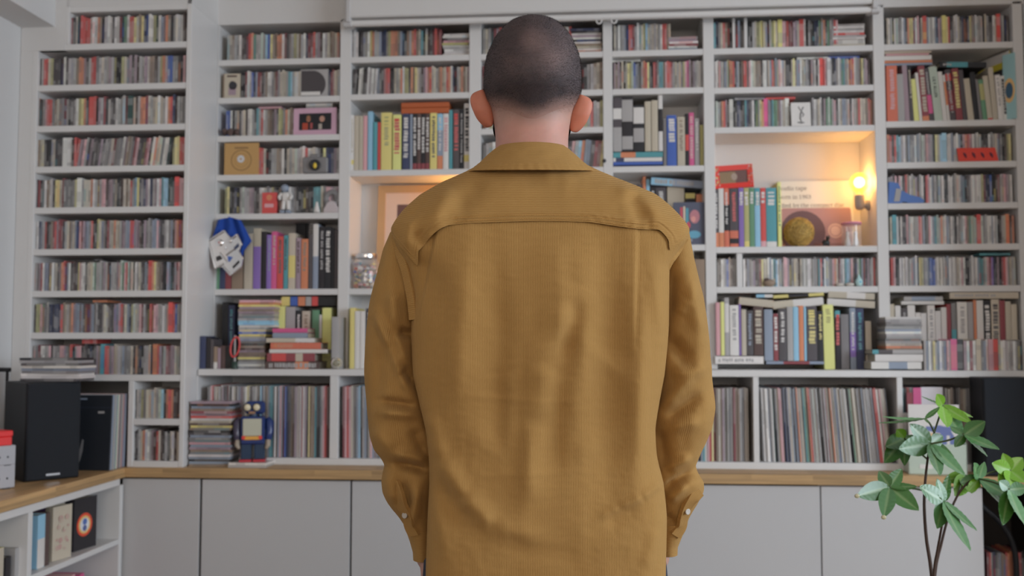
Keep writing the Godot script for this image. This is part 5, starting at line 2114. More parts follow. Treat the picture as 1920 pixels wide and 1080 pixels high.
	b.ball(Vector3(0.004, h * 0.36, 0.012), Vector3(0.009, 0.014, 0.005), 14)
	obj("lens_eye", b, M.gloss, t)
	# B5: red card, little robot figure, white dispenser
	r = px_rect(491, 361, 518, 400, 0.0)
	r[0].y = SH.B[4]
	t = thing("red_box", "small red box with a pale band, fifth shelf of the medal column", "box", r[0])
	obj("box", panel(r[1], r[2], 0.02, colr("r")), M.card, t)
	b = MB.new()
	patch(b, -r[1] * 0.32, r[2] * 0.28, r[1] * 0.30, r[2] * 0.46, 0.0004, colr("p"))
	disc(b, Vector2(0, r[2] * 0.76), r[1] * 0.2, 0.0004, colr("o"))
	obj("print", b, M.card, t)
	r = px_rect(516, 345, 548, 400, 0.0)
	r[0].y = SH.B[4]
	h = r[2]
	t = thing("astronaut_toy", "small white and silver astronaut figure beside the red box", "toy", r[0])
	b = MB.new()
	b.col = colr("w")
	b.box(Vector3(0.006, h * 0.56, -0.012), Vector3(0.036, h * 0.32, 0.024), 0.007)
	obj("torso", b, M.satin, t)
	b = MB.new()
	b.col = colr("x")
	b.ball(Vector3(0.0, h * 0.86, -0.012), Vector3(0.020, 0.019, 0.018), 16)
	obj("helmet", b, M.gloss, t)
	for s in [-1.0, 1.0]:
		b = MB.new()
		b.col = colr("w")
		b.tube([Vector3(0.006 + s * 0.02, h * 0.68, -0.012), Vector3(0.006 + s * 0.030, h * 0.56, -0.004), Vector3(0.006 + s * 0.024, h * 0.46, 0.006)], [0.0085, 0.008, 0.007], 10)
		obj("arm", b, M.satin, t)
		b = MB.new()
		b.col = colr("w")
		b.tube([Vector3(0.006 + s * 0.010, h * 0.42, -0.012), Vector3(0.006 + s * 0.013, h * 0.14, -0.012)], [0.010, 0.0105], 12)
		b.col = colr("x")
		b.box(Vector3(0.006 + s * 0.014, 0.007, -0.006), Vector3(0.022, 0.014, 0.03), 0.004)
		obj("leg", b, M.satin, t)
	r = px_rect(604, 352, 635, 400, 0.0)
	r[0].y = SH.B[4]
	t = thing("tape_dispenser", "whitish tape dispenser at the end of the fifth shelf, medal column", "tape dispenser", r[0])
	b = MB.new()
	b.col = colr("h").lerp(colr("w"), 0.5)
	b.prism(PackedVector2Array([Vector2(-0.034, 0), Vector2(0.036, 0), Vector2(0.036, 0.022), Vector2(0.022, 0.050), Vector2(0.0, 0.058), Vector2(-0.018, 0.046), Vector2(-0.034, 0.016)]), -0.028, 0.0, 0.003)
	obj("base", b, M.satin, t)
	b = MB.new()
	b.col = colr("g")
	b.xf = Transform3D(Basis(Vector3(1, 0, 0), PI / 2), Vector3(0.004, 0.068, -0.022))
	b.lathe([Vector2(0.018, 0), Vector2(0.040, 0), Vector2(0.040, 0.016), Vector2(0.018, 0.016), Vector2(0.018, 0)], 26)
	obj("tape_roll", b, M.satin, t)
	r = px_rect(588, 378, 600, 400, 0.005)
	r[0].y = SH.B[4]
	b = MB.new()
	b.col = colr("w")
	b.lathe([Vector2(0, 0.052), Vector2(0.005, 0.049), Vector2(0.008, 0.034), Vector2(0.0135, 0.012), Vector2(0.0145, 0), Vector2(0, 0)], 16)
	single("white_cone", b, M.satin, r[0], "tiny white cone ornament beside the whitish tape dispenser", "ornament")
	medal()
	# C3: flat box in two orange-brown layers
	r = px_rect(752, 191.5, 842, 212.5, zu - 0.004)
	t = thing("wooden_box", "flat orange-brown lidded box lying across the picture-book row", "box", r[0])
	b = MB.new()
	b.col = lin(150, 78, 44, 1.75)
	b.box(Vector3(0, r[2] * 0.26, -0.085), Vector3(r[1], r[2] * 0.5, 0.17), 0.002)
	obj("box", b, M.satin, t)
	b = MB.new()
	b.col = lin(150, 78, 44, 1.75)
	b.box(Vector3(0, r[2] * 0.76, -0.085), Vector3(r[1] + 0.001, r[2] * 0.46, 0.171), 0.002)
	obj("lid", b, M.satin, t)
	# C niche: wood frame, jar of sweets, hidden lamp
	r = px_rect(704, 346, 874, 539, -0.17)
	r[0].y = 1.5345
	w = r[1]
	h = P(790, 346, -0.2).y - 1.532
	t = thing("picture_frame", "large pale wooden frame with a wide cream mount, leaning in the niche behind his shoulder", "picture frame", r[0])
	t.rotation.x = deg_to_rad(-5.0)
	frame_parts(t, w, h, 0.036, 0.02, lin(176, 142, 104, 1.3), M.satin)
	b = MB.new()
	patch(b, -w / 2 + 0.03, 0.03, w / 2 - 0.03, h - 0.03, -0.010, lin(180, 160, 148, 1.7))
	obj("mount", b, M.card, t)
	b = MB.new()
	patch(b, -w / 2 + 0.094, 0.10, w / 2 - 0.094, h - 0.094, -0.0095, lin(84, 64, 66, 1.7))
	patch(b, -w / 2 + 0.115, 0.12, w / 2 - 0.13, h * 0.45, -0.0092, lin(100, 70, 66, 1.7))
	obj("picture", b, M.card, t)
	wall_lamp(P(866, 398, -0.11), Vector3(COL.C[1], P(866, 398, -0.11).y, -0.11), "small grey wall lamp with a glowing amber globe, in the niche behind his shoulder")
	r = px_rect(660, 472, 711, 538, -0.06)
	r[0].y = 1.5325
	t = thing("glass_jar", "squat glass jar with a metal lid, full of small coloured trinkets", "jar", r[0])
	w = r[1] / 2
	h = r[2]
	b = MB.new()
	b.lathe([Vector2(0, 0), Vector2(w * 0.9, 0), Vector2(w, 0.006), Vector2(w * 1.02, h * 0.35), Vector2(w * 1.0, h * 0.68), Vector2(w * 0.82, h * 0.84), Vector2(w * 0.8, h * 0.88)], 30)
	obj("glass", b, M.clear, t)
	b = MB.new()
	b.col = Color(0.75, 0.74, 0.74)
	b.lathe([Vector2(0, h * 1.0), Vector2(w * 0.8, h * 1.0), Vector2(w * 0.84, h * 0.985), Vector2(w * 0.84, h * 0.875), Vector2(w * 0.8, h * 0.87)], 30)
	obj("lid", b, M.metal, t)
	b = MB.new()
	for i in 150:
		b.col = colr("rwyuchopwsgbtcws"[rng.randi() % 16], 0.1)
		var a := rng.randf() * TAU
		var q := sqrt(rng.randf()) * (w - 0.010)
		b.xf = Transform3D(Basis.from_euler(Vector3(rng.randf() * 3, rng.randf() * 3, 0)), Vector3(q * cos(a), 0.008 + rng.randf() * h * 0.66, q * sin(a)))
		b.box(Vector3.ZERO, Vector3(0.016, 0.011, 0.008) * rng.randf_range(0.7, 1.5), 0.002)
	var st := obj("trinkets", b, M.satin, t)
	st.set_meta("kind", "stuff")
	# E4: square art cover facing out
	r = px_rect(1263, 377, 1322, 457, zu + 0.002)
	r[0].y = 1.7244
	w = r[1]
	h = r[2]
	t = thing("art_cover", "dark blue cover painted with a bright abstract face, facing out beside his shoulder", "record sleeve", r[0])
	obj("sleeve", panel(w, h, 0.008, lin(70, 72, 86, 1.9)), M.card, t)
	b = MB.new()
	disc(b, Vector2(w * 0.18, h * 0.66), h * 0.16, 0.0004, lin(150, 100, 106, 1.9), 0.0, 0.72)
	disc(b, Vector2(w * 0.14, h * 0.60), h * 0.07, 0.0006, lin(176, 122, 116, 1.9), 0.0, 0.8)
	patch(b, -w * 0.10, h * 0.48, -w * 0.02, h * 0.86, 0.0005, lin(72, 128, 140, 1.9))
	patch(b, -w * 0.18, h * 0.55, -w * 0.12, h * 0.90, 0.0005, lin(176, 160, 140, 1.9))
	patch(b, -w * 0.28, h * 0.52, -w * 0.20, h * 0.88, 0.0004, lin(160, 66, 76, 1.9))
	disc(b, Vector2(-w * 0.02, h * 0.46), h * 0.08, 0.0006, lin(160, 66, 76, 1.9), 0.0, 0.6)
	disc(b, Vector2(w * 0.16, h * 0.24), h * 0.09, 0.0005, lin(84, 132, 150, 1.9), 0.0, 1.7)
	disc(b, Vector2(-w * 0.28, h * 0.36), h * 0.08, 0.0005, lin(90, 110, 130, 1.9), 0.0, 1.2)
	patch(b, -w * 0.36, h * 0.08, w * 0.1, h * 0.14, 0.0005, lin(116, 118, 126, 1.9))
	obj("print", b, M.card, t)
	# F3: white card with a grey sketch
	r = px_rect(1484, 190, 1521, 235, 0.0)
	r[0].y = SH.F[2]
	w = r[1]
	h = r[2]
	t = thing("white_card", "white card with a grey sketch of a bending figure, leaning against the CDs", "card", r[0])
	t.rotation.x = deg_to_rad(-5)
	obj("card", panel(w, h, 0.003, colr("w") * 1.02), M.card, t)
	b = MB.new()
	b.col = colr("g") * 0.9
	b.tube([Vector3(0.012, h * 0.80, 0.0005), Vector3(0.004, h * 0.66, 0.0005), Vector3(-0.001, h * 0.5, 0.0005), Vector3(-0.003, h * 0.3, 0.0005), Vector3(0.002, h * 0.16, 0.0005)], [0.003, 0.002, 0.0035, 0.003, 0.002], 6)
	b.tube([Vector3(-0.010, h * 0.82, 0.0005), Vector3(-0.004, h * 0.70, 0.0005), Vector3(0.003, h * 0.64, 0.0005)], [0.002, 0.002, 0.002], 6)
	b.tube([Vector3(0.004, h * 0.60, 0.0005), Vector3(0.013, h * 0.48, 0.0005), Vector3(0.006, h * 0.38, 0.0005)], [0.002, 0.0025, 0.002], 6)
	b.tube([Vector3(-0.016, h * 0.16, 0.0005), Vector3(0.0, h * 0.13, 0.0005), Vector3(0.014, h * 0.14, 0.0005)], [0.002, 0.004, 0.002], 6)
	obj("sketch", b, M.card, t)
	lamp_niche()
	# F5: small things in front of the CDs
	r = px_rect(1432, 522, 1454, 538, 0.0)
	r[0].y = SH.F[4]
	b = MB.new()
	b.col = colr("b")
	b.ball(Vector3(0, 0.016, -0.008), Vector3(0.027, 0.017, 0.018), 18)
	b.col = colr("n")
	b.ball(Vector3(-0.010, 0.028, -0.006), Vector3(0.012, 0.011, 0.011), 14)
	b.col = colr("c")
	b.ball(Vector3(0.022, 0.022, -0.006), Vector3(0.004, 0.016, 0.004), 10)
	single("hedgehog_ornament", b, M.card, r[0], "tiny brown rounded animal ornament under the lamp niche", "ornament")
	for q in [[1568, 1584, 0.014, "flat white pebble, the one farther from the blue bird"], [1586, 1604, 0.016, "flat white pebble right beside the pale blue bird"]]:
		r = px_rect(q[0], 528, q[1], 538, 0.0)
		r[0].y = SH.F[4]
		b = MB.new()
		b.col = colr("c").lerp(colr("w"), 0.6)
		b.ball(Vector3(0, q[2] * 0.5, -0.01), Vector3(r[1] / 2, q[2] * 0.55, 0.014), 18)
		single("pebble", b, M.satin, r[0], q[3], "ornament")
	r = px_rect(1604, 513, 1617, 536, 0.0)
	r[0].y = SH.F[4]
	t = thing("bird_ornament", "pale blue ceramic bird ornament with a pointed crest, under the lamp niche", "ornament", r[0])
	b = MB.new()
	b.col = lin(150, 190, 200, 1.9)
	b.lathe([Vector2(0, 0.054), Vector2(0.003, 0.050), Vector2(0.006, 0.040), Vector2(0.014, 0.028), Vector2(0.0165, 0.018), Vector2(0.013, 0.005), Vector2(0.010, 0), Vector2(0, 0)], 20)
	obj("body", b, M.gloss, t)
	b = MB.new()
	b.col = lin(60, 130, 160, 1.9)
	b.ball(Vector3(0.002, 0.018, 0.014), Vector3(0.007, 0.004, 0.003), 10)
	obj("glaze_mark", b, M.gloss, t)
	# G3: red stand with four dark marks
	r = px_rect(1796, 275, 1871, 300, 0.0)
	r[0].y = SH.G[2]
	w = r[1]
	h = r[2]
	t = thing("red_stand", "bright red slanted card stand with four small dark birds, in front of CDs", "card stand", r[0])
	b = MB.new()
	b.col = lin(196, 58, 46, 1.9)
	var tr := PackedVector2Array([Vector2(-w / 2 + 0.004, 0), Vector2(w / 2 + 0.004, 0), Vector2(w / 2 - 0.010, h), Vector2(-w / 2 - 0.003, h)])
	b.prism(tr, -0.006, 0.0, 0.001)
	obj("panel", b, M.card, t)
	b = MB.new()
	for i in 4:
		b.col = lin(78, 44, 62, 1.6)
		var x := lerpf(-w * 0.32, w * 0.34, i / 3.0)
		b.tube([Vector3(x - 0.006, h * 0.64, 0.0006), Vector3(x, h * 0.48, 0.0006), Vector3(x + 0.006, h * 0.24, 0.0006)], [0.002, 0.006, 0.002], 6)
	obj("print", b, M.card, t)
	# G4: blue wedge with a white label
	r = px_rect(1665, 338, 1733, 378, 0.0)
	r[0].y = SH.G[3]
	w = r[1]
	h = r[2]
	t = thing("blue_shoe", "blue wedge-shaped shoe ornament with a white tag, leaning in front of CDs", "ornament", r[0])
	b = MB.new()
	b.col = lin(58, 88, 142, 1.9)
	b.prism(PackedVector2Array([Vector2(-w * 0.5, 0), Vector2(-w * 0.13, 0), Vector2(-w * 0.08, 0.006), Vector2(w * 0.02, 0.004), Vector2(w * 0.05, 0), Vector2(w * 0.48, 0.0), Vector2(w * 0.5, 0.012), Vector2(w * 0.40, h * 0.26), Vector2(w * 0.12, h * 0.38), Vector2(-w * 0.12, h * 0.60), Vector2(-w * 0.20, h * 0.92), Vector2(-w * 0.32, h * 0.98), Vector2(-w * 0.46, h)]), -0.035, 0.0, 0.004)
	obj("shoe", b, M.satin, t)
	b = MB.new()
	b.col = colr("s")
	b.prism(PackedVector2Array([Vector2(-w * 0.34, h * 0.08), Vector2(-w * 0.18, h * 0.08), Vector2(-w * 0.12, h * 0.66), Vector2(-w * 0.27, h * 0.68)]), 0.0, 0.0015)
	obj("tag", b, M.card, t)
	# G2: records standing at the far end of the leaning books
	r = px_rect(1888, 103, 1893, 222, 0.02)
	t = thing("record_sleeve", "yellow record sleeve slanting back beside the leaning books of the plant column", "record", Vector3(1.845, SH.G[1] + 0.001, -0.11))
	t.rotation = Vector3(0, deg_to_rad(-72), 0)
	b = panel(0.20, 0.312, 0.004, lin(176, 164, 56, 1.8))
	obj("sleeve", b, M.card, t)
	b = MB.new()
	patch(b, -0.1, 0.20, 0.1, 0.24, 0.0005, ink)
	patch(b, -0.1, 0.27, 0.1, 0.3115, 0.0005, colr("w"))
	obj("print", b, M.card, t)
	t = thing("record_sleeve", "pale blue record sleeve with an orange and dark target, at the shelf's far end", "record", Vector3(1.870, SH.G[1] + 0.001, -0.012))
	t.rotation = Vector3(0, deg_to_rad(-58), 0)
	obj("sleeve", panel(0.06, 0.295, 0.004, lin(128, 160, 162, 1.8)), M.card, t)
	b = MB.new()
	disc(b, Vector2(0.0, 0.13), 0.055, 0.0005, lin(190, 150, 100, 1.8), 0.0, 0.5)
	disc(b, Vector2(0.0, 0.13), 0.036, 0.0008, lin(50, 76, 96, 1.8), 0.0, 0.5)
	obj("print", b, M.card, t)
	# a black hook on the upright behind his ear
	var hk := P(1133, 302, 0.0)
	b = MB.new()
	b.col = ink
	b.ball(Vector3(0, 0, 0.007), Vector3(0.009, 0.009, 0.007), 14)
	b.tube([Vector3(0, 0, 0.0), Vector3(0, 0, 0.008)], [0.004, 0.004], 8)
	single("black_hook", b, M.satin, hk, "small round black hook fixed to the white upright beside his ear", "hook")
	# red ring and glass ball on the record cabinet
	r = px_rect(432, 624, 452, 664, 0.165)
	b = MB.new()
	b.col = lin(170, 60, 60, 1.8)
	var pth := []
	var rr := []
	for i in 25:
		var a := TAU * i / 24.0
		pth.append(Vector3(0.020 * cos(a) + 0.006 * sin(a), 0.098 + 0.044 * sin(a), 0.0))
		rr.append(0.0042)
	b.tube(pth, rr, 8)
	b.col = colr("s")
	b.tube([Vector3(-0.004, 0.0, -0.012), Vector3(-0.003, 0.05, -0.008), Vector3(-0.002, 0.15, -0.004)], [0.006, 0.005, 0.004], 10)
	b.col = Color(0.03, 0.06, 0.045)
	b.lathe([Vector2(0, 0.034), Vector2(0.012, 0.032), Vector2(0.014, 0.004), Vector2(0.014, 0), Vector2(0, 0)], 16)
	single("red_ring", b, M.satin, Vector3(P(440, 690, 0.165).x, 1.1658, 0.165), "red oval ring on a small dark stand beside the tall CD stack", "ornament")
	var gb := P(631, 677, 0.14)
	b = MB.new()
	b.ball(Vector3(0, 0.0265, 0), Vector3(0.0262, 0.0262, 0.0262), 26)
	single("glass_ball", b, glass_ball_material(), Vector3(gb.x, 1.1658, 0.14), "shiny clear glass ball on the cabinet edge beside white books", "ball")


func glass_ball_material() -> StandardMaterial3D:
	var m := mat("ball_glass", 0.03, Color(0.86, 0.84, 0.74, 0.2))
	m.refraction_enabled = true
	m.refraction_scale = 0.05
	return m


func medal() -> void:
	# the ribbon hangs from the open end of the shelf; the silver cut-out badge hangs from it
	var z := 0.035
	var top := P(428, 408, z)
	var t := thing("medal", "big silver cut-out medal on a royal blue ribbon, hung from the end of a shelf", "medal", top)
	var L := func(px, py, zz): return P(px, py, zz) - top
	# two falls of the ribbon, draped with soft folds
	var falls := [[[[409, 412], [432, 407]], [[403, 430], [438, 424]], [[396, 452], [436, 445]], [[394, 470], [430, 470]]], [[[428, 406], [452, 413]], [[432, 422], [461, 430]], [[436, 445], [472, 452]], [[444, 472], [458, 470]], [[446, 500], [452, 500]]]]
	for k in 2:
		var f = falls[k]
		var rows := []
		for i in 33:
			var u: float = i / 32.0 * (f.size() - 1)
			var a := mini(int(u), f.size() - 2)
			var w: float = u - a
			var line := PackedVector3Array()
			for j in 17:
				var v := j / 16.0
				var l := Vector2(f[a][0][0], f[a][0][1]).lerp(Vector2(f[a + 1][0][0], f[a + 1][0][1]), w)
				var r := Vector2(f[a][1][0], f[a][1][1]).lerp(Vector2(f[a + 1][1][0], f[a + 1][1][1]), w)
				var p := l.lerp(r, v)
				line.append(L.call(p.x, p.y, z + 0.008 * sin(v * 9.0 + k * 1.4 + i * 0.05) + (0.006 if k == 0 else -0.006)))
			rows.append(line)
		var b := MB.new()
		b.col = lin(20, 52, 120, 2.0)
		b.grid(rows, false, 1.0)
		obj("ribbon", b, M.cloth_cover, t)
	var b := MB.new()
	b.col = Color(0.78, 0.77, 0.77)
	var zz := 0.024
	var to2 := func(px, py): return Vector2(L.call(px, py, z + zz).x, L.call(px, py, z + zz).y)
	var out := PackedVector2Array()
	for q in [[391, 452], [421, 433], [436, 447], [445, 440], [453, 458], [449, 470], [456, 484], [453, 499], [433, 516], [418, 500], [405, 504], [397, 480]]:
		out.append(to2.call(q[0], q[1]))
	b.xf = Transform3D(Basis(), Vector3(0, 0, zz))
	b.prism(out, -0.004, 0.002, 0.001)
	obj("badge", b, M.metal, t)
	# raised bars, boss and rivets, and the dark cut-outs between them
	b = MB.new()
	b.col = Color(0.85, 0.84, 0.84)
	var bars := [[[391, 452], [421, 433]], [[421, 433], [436, 452]], [[436, 447], [445, 440]], [[445, 440], [454, 460]], [[392, 454], [404, 503]], [[418, 499], [433, 516]], [[433, 516], [453, 500]], [[447, 470], [456, 486]], [[405, 503], [420, 494]], [[424, 478], [440, 466]], [[412, 474], [426, 492]]]
	for q in bars:
		var a: Vector3 = L.call(q[0][0], q[0][1], z + zz) + Vector3(0, 0, 0.003)
		var e: Vector3 = L.call(q[1][0], q[1][1], z + zz) + Vector3(0, 0, 0.003)
		b.tube([a, e], [0.0052, 0.0052], 8)
	var boss: Vector3 = L.call(412, 455, z + zz)
	b.ball(boss + Vector3(0, 0, 0.003), Vector3(0.018, 0.018, 0.006), 20)
	b.ball(L.call(431, 452, z + zz) + Vector3(0, 0, 0.004), Vector3(0.016, 0.009, 0.007), 16)
	b.ball(L.call(423, 465, z + zz) + Vector3(0, 0, 0.006), Vector3(0.006, 0.006, 0.006), 14)
	b.ball(L.call(434, 513, z + zz) + Vector3(0, 0, 0.005), Vector3(0.006, 0.006, 0.005), 14)
	obj("relief", b, M.metal, t)
	b = MB.new()
	for q in [[[405, 482], [415, 478], [417, 486], [407, 490], "k"], [[427, 480], [437, 482], [430, 492], [428, 488], "u"], [[436, 500], [448, 488], [450, 492], [438, 504], "k"], [[437, 466], [447, 456], [449, 462], [440, 470], "v"]]:
		b.col = colr(q[4])
		var pts := []
		for k in 4:
			pts.append(L.call(q[k][0], q[k][1], z + zz) + Vector3(0, 0, 0.0032))
		b.poly(pts, Vector3(0, 0, 1))
	b.col = lin(150, 80, 80, 1.8)
	b.ball(boss + Vector3(0, 0, 0.008), Vector3(0.005, 0.005, 0.002), 12)
	obj("enamel", b, M.gloss, t)


func lamp_niche() -> void:
	var y := 1.7125
	var zu := -0.02
	# red frame on top of the books
	var r := px_rect(1341, 309, 1414, 353, -0.03)
	var t := thing("photo_frame", "red patterned picture frame with a brownish photo, standing on the niche books", "picture frame", r[0] + Vector3(0, 0.002, 0))
	t.rotation = Vector3(deg_to_rad(-6), 0, deg_to_rad(3.2))
	var w: float = r[1]
	var h: float = r[2]
	frame_parts(t, w, h, 0.024, 0.012, lin(196, 52, 44, 1.9), M.satin)
	var b := MB.new()
	for i in 46:
		b.col = colr("oycpor"[rng.randi() % 6])
		var s := -1.0 if rng.randf() < 0.5 else 1.0
		disc(b, Vector2(s * (w / 2 - rng.randf_range(0.004, 0.022)), rng.randf_range(0.1, 0.97) * h), rng.randf_range(0.002, 0.0045), 0.0006, b.col)
	obj("flower_print", b, M.satin, t)
	b = MB.new()
	patch(b, -w / 2 + 0.022, 0.022, w / 2 - 0.022, h - 0.022, -0.006, lin(92, 66, 62, 1.8))
	patch(b, -w / 2 + 0.022, 0.022, w * 0.05, h * 0.72, -0.0056, lin(120, 100, 76, 1.8))
	disc(b, Vector2(w * 0.02, h * 0.5), h * 0.16, -0.0052, lin(140, 122, 110, 1.8), 0.0, 0.8)
	obj("photo", b, M.satin, t)
	# the square board about the cassette
	var a := P(1466, 459, -0.19)
	var c := P(1601, 459, -0.19)
	var top := P(1530, 339, -0.20)
	w = c.x - a.x + 0.006
	h = top.y - y
	t = thing("cassette_board", "white board printed with grey lines of text over a big mauve cassette", "poster board", Vector3((a.x + c.x) / 2, y + 0.0015, -0.185))
	t.rotation.x = deg_to_rad(-4.0)
	obj("board", panel(w, h, 0.006, lin(196, 186, 180, 1.75)), M.card, t)
	var x0 := -w / 2 + 0.008
	var k := h / 120.0
	var lines := ["audio tape", "born in 1963", "killed by the compact disc"]
	for i in 3:
		var ln: String = lines[i]
		var sz := 0.0252
		words(ln, t, Transform3D(Basis(), Vector3(x0 - 0.012 + [0.066, 0.072, 0.143][i] * 1.0, h - (12.0 + 15.0 * i) * k - 0.002, 0.0004)), sz, Color(0.50, 0.47, 0.45), "lettering", "Droid Serif")
	b = MB.new()
	b.col = lin(140, 112, 116, 1.75)
	var cw := w * 0.96
	b.prism(PackedVector2Array([Vector2(-cw / 2, 0.0), Vector2(cw / 2 + 0.002, 0.0), Vector2(cw / 2 - 0.006, h * 0.585), Vector2(cw / 2 - 0.012, h * 0.605), Vector2(-cw / 2 + 0.004, h * 0.605), Vector2(-cw / 2 - 0.001, h * 0.585)]), 0.0, 0.0012)
	disc(b, Vector2(-w * 0.20, h * 0.25), h * 0.315, 0.0016, lin(84, 66, 74, 1.75))
	disc(b, Vector2(-w * 0.20, h * 0.25), h * 0.12, 0.0020, lin(176, 150, 146, 1.75))
	disc(b, Vector2(w * 0.245, h * 0.27), h * 0.105, 0.0016, lin(182, 156, 150, 1.75))
	disc(b, Vector2(w * 0.245, h * 0.27), h * 0.088, 0.0019, lin(160, 130, 130, 1.75), h * 0.066)
	patch(b, -w * 0.05, h * 0.02, w * 0.38, h * 0.09, 0.0016, lin(120, 94, 98, 1.75))
	obj("print", b, M.card, t)
	# ball of straw
	var rb := 0.0685
	var bc := P(1498, 432, -0.06)
	t = thing("straw_ball", "round ball wound from golden straw in front of the cassette board", "ball", Vector3(bc.x, y, -0.06))
	b = MB.new()
	b.col = lin(150, 120, 62, 1.6)
	b.ball(Vector3(0, rb, 0), Vector3(rb, rb, rb) * 0.955, 28)
	obj("core", b, M.card, t)
	b = MB.new()
	for i in 130:
		var nrm := Vector3(rng.randfn(), rng.randfn(), rng.randfn()).normalized()
		var u := nrm.cross(Vector3(0.3, 1, 0.2)).normalized()
		var v := nrm.cross(u)
		var off := rng.randf_range(-0.55, 0.55)
		var a0 := rng.randf() * TAU
		var pth := []
		var rr := []
		for s in 12:
			var an := a0 + s * 0.16
			var q := (u * cos(an) + v * sin(an)) * sqrt(1.0 - off * off) + nrm * off
			pth.append(Vector3(0, rb, 0) + q * (rb - 0.0025 + rng.randf_range(-0.001, 0.0012)))
			rr.append(0.0019)
		b.col = lin(176, 146, 80, 1.7).lerp(lin(120, 96, 48, 1.7), rng.randf())
		b.tube(pth, rr, 5, false)
	var st := obj("straw", b, M.card, t)
	st.set_meta("kind", "stuff")
	# dark little figure
	var f := P(1549, 458, -0.05)
	t = thing("dark_figurine", "tiny black animal figurine between the straw ball and the snow globe", "figurine", Vector3(f.x, y, -0.05))
	b = MB.new()
	b.col = Color(0.02, 0.025, 0.025)
	b.ball(Vector3(0.0, 0.020, 0), Vector3(0.018, 0.014, 0.010), 14)
	b.ball(Vector3(0.008, 0.040, 0), Vector3(0.0095, 0.010, 0.009), 12)
	for s in [-1.0, 1.0]:
		b.tube([Vector3(0.008 + s * 0.005, 0.046, 0), Vector3(0.008 + s * 0.007, 0.054, 0)], [0.003, 0.0008], 8)
		b.tube([Vector3(s * 0.010, 0.016, 0.004), Vector3(s * 0.011, 0.0, 0.006)], [0.0045, 0.004], 8)
	obj("body", b, M.satin, t)
	# snow globe jar with a pink lid
	var j := P(1597, 458, -0.05)
	var hh := P(1597, 417, -0.05).y - y
	t = thing("snow_jar", "small clear jar with a pink lid and white figures inside, under the lamp", "jar", Vector3(j.x, y, -0.05))
	b = MB.new()
	b.lathe([Vector2(0, 0), Vector2(0.040, 0), Vector2(0.043, 0.004), Vector2(0.043, hh * 0.86), Vector2(0.041, hh * 0.9)], 28)
	obj("glass", b, M.clear, t)
	b = MB.new()
	b.col = lin(200, 130, 150, 1.7)
	b.lathe([Vector2(0, hh), Vector2(0.042, hh), Vector2(0.0445, hh - 0.003), Vector2(0.0445, hh * 0.9), Vector2(0, hh * 0.9)], 28)
	obj("lid", b, M.satin, t)
	for q in [[-0.018, 0.0], [0.016, 0.008]]:
		b = MB.new()
		b.col = colr("w")
		b.xf = Transform3D(Basis(), Vector3(q[0], 0.002, q[1]))
		b.lathe([Vector2(0, hh * 0.62), Vector2(0.008, hh * 0.58), Vector2(0.008, hh * 0.48), Vector2(0.006, hh * 0.42), Vector2(0.012, hh * 0.22), Vector2(0.015, 0), Vector2(0, 0)], 16)
		obj("figure", b, M.satin, t)
	wall_lamp(P(1611, 342, -0.115), Vector3(COL.F[1], P(1611, 342, -0.115).y, -0.115), "small grey wall lamp with a glowing amber globe, above the snow globe")


# ---------------------------------------------------------------- things on the worktop
func speaker_top() -> float:
	return PX(47, 718, PY(47, 905, 0.746).x).y

func speaker(label: String, a: Vector3, bb: Vector3, h: float, depth: float, badge: bool) -> void:
	var w := a.distance_to(bb)
	var t := thing("loudspeaker", label, "loudspeaker", (a + bb) / 2)
	t.rotation.y = atan2(-(bb - a).z, (bb - a).x)
	var b := MB.new()
	b.box(Vector3(0, h / 2, -depth / 2 - 0.012), Vector3(w, h, depth), 0.003)
	obj("cabinet", b, M.speaker_body, t)
	b = MB.new()
	b.box(Vector3(0, h / 2, -0.006), Vector3(w - 0.006, h - 0.006, 0.013), 0.005)
	obj("grille", b, M.speaker_cloth, t)
	if badge:
		b = MB.new()
		b.col = Color(0.6, 0.6, 0.62)
		b.box(Vector3(0, 0.022, 0.0012), Vector3(w * 0.26, 0.009, 0.002), 0.0008)
		obj("badge", b, M.metal, t)

